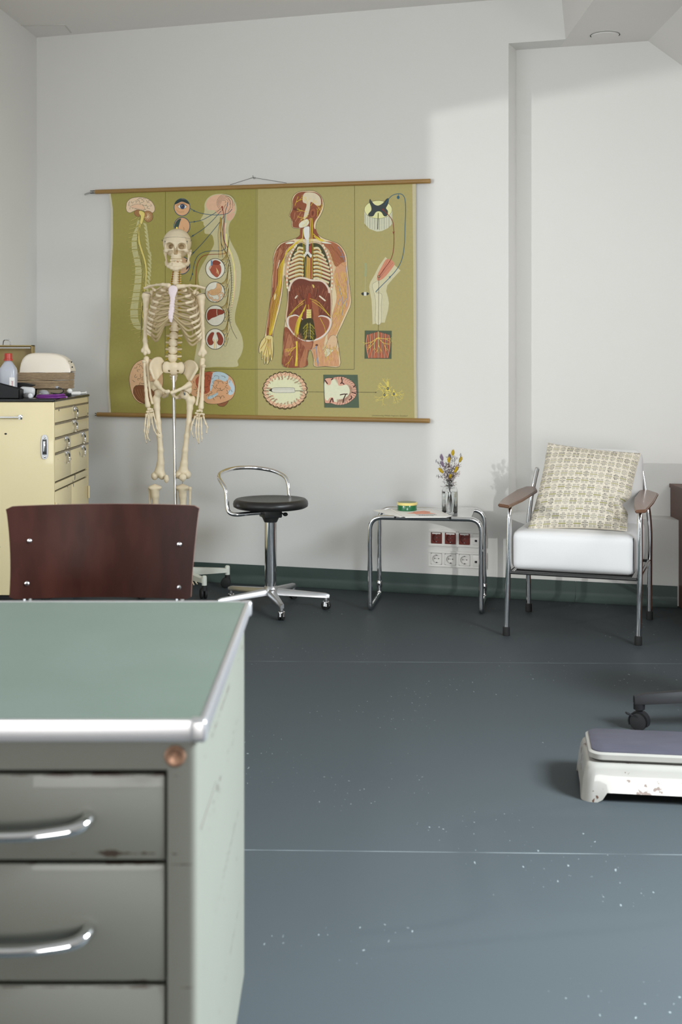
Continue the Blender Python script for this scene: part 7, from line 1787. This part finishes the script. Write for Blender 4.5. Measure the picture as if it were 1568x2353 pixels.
# 6 bottom row
A.reset(4)
A.blob(lobed(*cb(255, 224), 49.6, 41.5, 26, 2.6), col(92, 74, 32), 1, line=INK, lw=.8)
A.blob(lobed(*cb(255, 222), 48, 39.5, 26, 2.4), col(214, 176, 144), 1, line=INK, lw=.7)
A.blob(lobed(*cb(252, 222), 40, 31, 22, 3.2, 1), col(230, 216, 178), 1)
cx, cy = cb(255, 222)
for k in range(30):
    a = 2*math.pi*k/30+.1; r_ = rnd.uniform(.60, .82); A.stroke([(cx+50*math.cos(a), cy+41*math.sin(a)), (cx+50*(r_+.1)*math.cos(a+.05), cy+41*(r_+.1)*math.sin(a+.05)), (cx+50*r_*math.cos(a-.03), cy+41*r_*math.sin(a-.03))], 3.4, col(210, 168, 138), up=False)
A.lay += 1
for k in range(30):
    a = 2*math.pi*k/30+.1; r_ = rnd.uniform(.68, .88); A.stroke([(cx+50*math.cos(a), cy+41*math.sin(a)), (cx+50*(r_+.08)*math.cos(a+.05), cy+41*(r_+.08)*math.sin(a+.05)), (cx+50*r_*math.cos(a-.03), cy+41*r_*math.sin(a-.03))], .7, INK, up=False)
A.lay += 1
A.stroke(m1_(cb, [(55, 226), (110, 222), (140, 222)]), 1.0, INK); A.stroke(m1_(cb, [(340, 228), (400, 228), (452, 226)]), 1.2, INK); A.poly(m1_(cb, [(105, 222), (140, 205), (145, 240)]), INK)
A.blob(m1_(cb, [(135, 222), (150, 202), (200, 198), (330, 200), (342, 222), (335, 242), (200, 244), (150, 240)]), col(206, 204, 190), 4, line=INK, lw=.6)
for k in range(24): A.stroke(m1_(cb, [(150+k*8, 204), (150+k*8, 216)]), .3, col(120, 116, 100), smooth=False, up=False)
A.lay += 1
A.poly(m1_(cb, [(428, 224), (454, 224), (454, 256), (428, 256)]), INK); A.poly(m1_(cb, [(431, 227), (451, 227), (451, 253), (431, 253)]), col(214, 184, 150))
A.stroke(m1_(cb, [(458, 236), (608, 238)]), .8, INK, smooth=False)
A.reset(4)
A.poly(m1_(cb, [(600, 82), (911, 83), (924, 381), (609, 379)]), col(78, 92, 74))
BR = [(612, 130), (640, 112), (680, 112), (715, 102), (760, 100), (800, 108), (835, 135), (870, 150), (890, 185), (900, 225), (900, 255), (885, 290), (850, 318), (820, 340), (780, 352), (720, 355), (670, 340), (630, 340), (614, 325), (610, 230)]
A.blob(m1_(cb, BR), col(206, 158, 136), 4, line=INK, lw=.8)
A.blob(m1_(cb, [(612, 150), (640, 175), (665, 170), (680, 130), (720, 125), (740, 180), (790, 175), (820, 170), (850, 185), (868, 225), (845, 260), (835, 290), (800, 320), (760, 330), (700, 325), (690, 290), (660, 290), (640, 315), (618, 300), (611, 230)]), col(230, 218, 186), 4)
for k in range(22):
    a = -1.75+k*.165; bx, by = 745+152*math.cos(a), 228+126*math.sin(a)
    A.stroke(m1_(cb, [(bx, by), (bx-34*math.cos(a+.2), by-30*math.sin(a+.2)), (bx-56*math.cos(a-.1), by-48*math.sin(a-.1))]), 4.6, col(206, 158, 136), up=False)
A.lay += 1
for k in range(22):
    a = -1.75+k*.165; bx, by = 745+156*math.cos(a), 228+128*math.sin(a)
    A.stroke(m1_(cb, [(bx, by), (bx-30*math.cos(a+.2), by-26*math.sin(a+.2))]), .7, INK, up=False)
A.lay += 1
for P in ([(765, 105), (770, 145), (755, 165)], [(765, 150), (790, 170)], [(615, 130), (640, 165)], [(690, 115), (672, 130)], [(870, 195), (890, 180)], [(855, 240), (895, 250)], [(750, 265), (800, 258), (785, 300), (780, 335)], [(800, 258), (820, 256)], [(660, 335), (680, 295), (690, 330)], [(830, 310), (855, 295), (850, 270)]): A.stroke(m1_(cb, P), 2.4, col(60, 26, 20)) 
A.stroke(m1_(cb, [(892, 240), (1075, 242)]), .9, INK, smooth=False); A.arrow(*cb(1076, 242), 0, 2.2, INK)
A.reset(4)
NY_ = col(206, 190, 96)
for (x, y) in ((1183, 207), (1152, 264), (1237, 256)):
    for k in range(5):
        a = rnd.uniform(0, 6.28) if k else math.atan2(y-235, x-1190); tree(cb, x, y, a+k*1.25, 46, 1.0, NY_, 2, int(x+k), .7)
for (x, y, P) in ((1183, 207, [(1172, 145), (1192, 145), (1195, 200), (1212, 238), (1180, 228), (1155, 235), (1172, 205)]), (1152, 264, [(1138, 240), (1165, 255), (1195, 262), (1165, 280), (1140, 292), (1138, 265)]), (1237, 256, [(1236, 205), (1248, 240), (1275, 268), (1240, 275), (1210, 270), (1222, 250)])):
    A.blob(m1_(cb, P), NY_, 3, line=col(120, 104, 40), lw=.3); A.circ(*cb(x, y), 2.6, col(60, 62, 50), ry=3.6); A.circ(*cb(x, y), 1.2, col(150, 150, 140), ry=1.8)
# text line
tmb = text_mb('Lehrmittelverlag Wilhelm Hagemann, Düsseldorf', 4.15, (0, 0, 0), (1, 0, 0), (0, 1, 0))
xs = [v.x for v in tmb.v]; sc_ = 82.0/(max(xs)-min(xs))
k0 = len(A.v); A.lay = 6; A.v += [A.T((855+v.x*sc_, 956.2-v.y*sc_+.7*v.x*sc_/82)) for v in tmb.v]
for f in tmb.f: A.f.append(tuple(i+k0 for i in f)); A.c.append(INK)

cl_ = wloc[chart]
me = bpy.data.meshes.new('printed_sheet'); me.from_pydata([tuple(v-cl_) for v in A.v], [], A.f)
at = me.color_attributes.new('ink', 'FLOAT_COLOR', 'CORNER')
buf = []
for f, c in zip(A.f, A.c): buf += [c[0], c[1], c[2], 1.0]*len(f)
at.data.foreach_set('color', buf); me.materials.append(attr_mat('printed_oilcloth', .55, .35, bump=.05)); me.update()
so_ = bpy.data.objects.new('printed_sheet', me); C.objects.link(so_); so_.parent = chart; wloc[so_] = cl_
# cloth backing gives the sheet its thickness
bkp = [wallpt(x, y, OFF-.0006) for x, y in [(250, SLy(250)-3)]+lx_+[(250, SBy(250)+3), (959, SBy(959)+3)]+rx_[::-1]+[(956, SLy(956)-3)]]
bk_ = MB(); tri = geometry.tessellate_polygon([bkp]); back = [p+Vector((-NX, -NY, 0))*.0012 for p in bkp]; n = len(bkp)
bk_.add(bkp+back, [tuple(t) for t in tri]+[tuple(i+n for i in t)[::-1] for t in tri]+[(i, (i+1) % n, n+(i+1) % n, n+i) for i in range(n)])
obj('cloth_backing', bk_, mat('linen_backing', (0.55, 0.53, 0.45), 0.9), chart, smooth=0)
def rod(p0, p1, name, r=.0118):
    a = wallpt(*p0, OFF+.004); b = wallpt(*p1, OFF+.004); d = (b-a).normalized()
    mb = MB().tube([a, a+d*.0015, b-d*.0015, b], [r*.85, r, r, r*.85], 24); return obj(name, mb, M['wood_rod'], chart), a, b, d
r1_, a, b, d = rod((219, 441), (990, 416), 'top_rod')
hk = MB()
for s in (-1, 1): hk.obox(a-d*.012+Vector((0, 0, s*.0065)), (.034, .010, .0028), Matrix(((TX, -NX, 0), (TY, -NY, 0), (0, 0, 1))), .001)
obj('rod_clamp', hk, M['steel_dark'], r1_)
arm = MB().tube([a-d*.012+Vector((0, 0, 0)), a-d*.030+Vector((0, 0, -.004)), a-d*.058+Vector((0, 0, -.010)), a-d*.064+Vector((0, 0, -.013))], .0042, 8); obj('clamp_lever', arm, M['alu'], r1_)
obj('screw', MB().ell(a+d*.006+Vector((NX, NY, 0))*.011, .0018), M['alu'], r1_)
r2_, a2, b2, d2 = rod((223, 952.3), (988, 967), 'bottom_rod')
hk = MB()
for s in (-1, 1): hk.tube([a2+d2*.004+Vector((0, 0, s*.003)), a2-d2*.012+Vector((0, 0, s*.006))], .0022, 8)
obj('rod_clamp', hk, M['steel_dark'], r2_)
cd = MB(); cd.tube([wallpt(529, 424.5, OFF+.004), wallpt(582, 408, .008)], .0010, 8); cd.tube([wallpt(582, 408, .008), wallpt(659, 420.5, OFF+.004)], .0010, 8)
obj('hanging_cord', cd, M['ink'], chart)
nl = thing('wall_hook', 'small metal wall hook carrying the cord of the wall chart', 'hook', wallpt(582, 407, 0))
mb = MB().cyl(wallpt(582, 407, 0), wallpt(582, 407, .014), .002, 10); mb.tube(catmull([wallpt(581.5, 403, .012), wallpt(582, 408, .013), wallpt(584, 411, .013), wallpt(586.5, 409.5, .013), wallpt(586, 407, .013)], 5), .0010, 8)
obj('hook', mb, M['steel_dark'], nl)
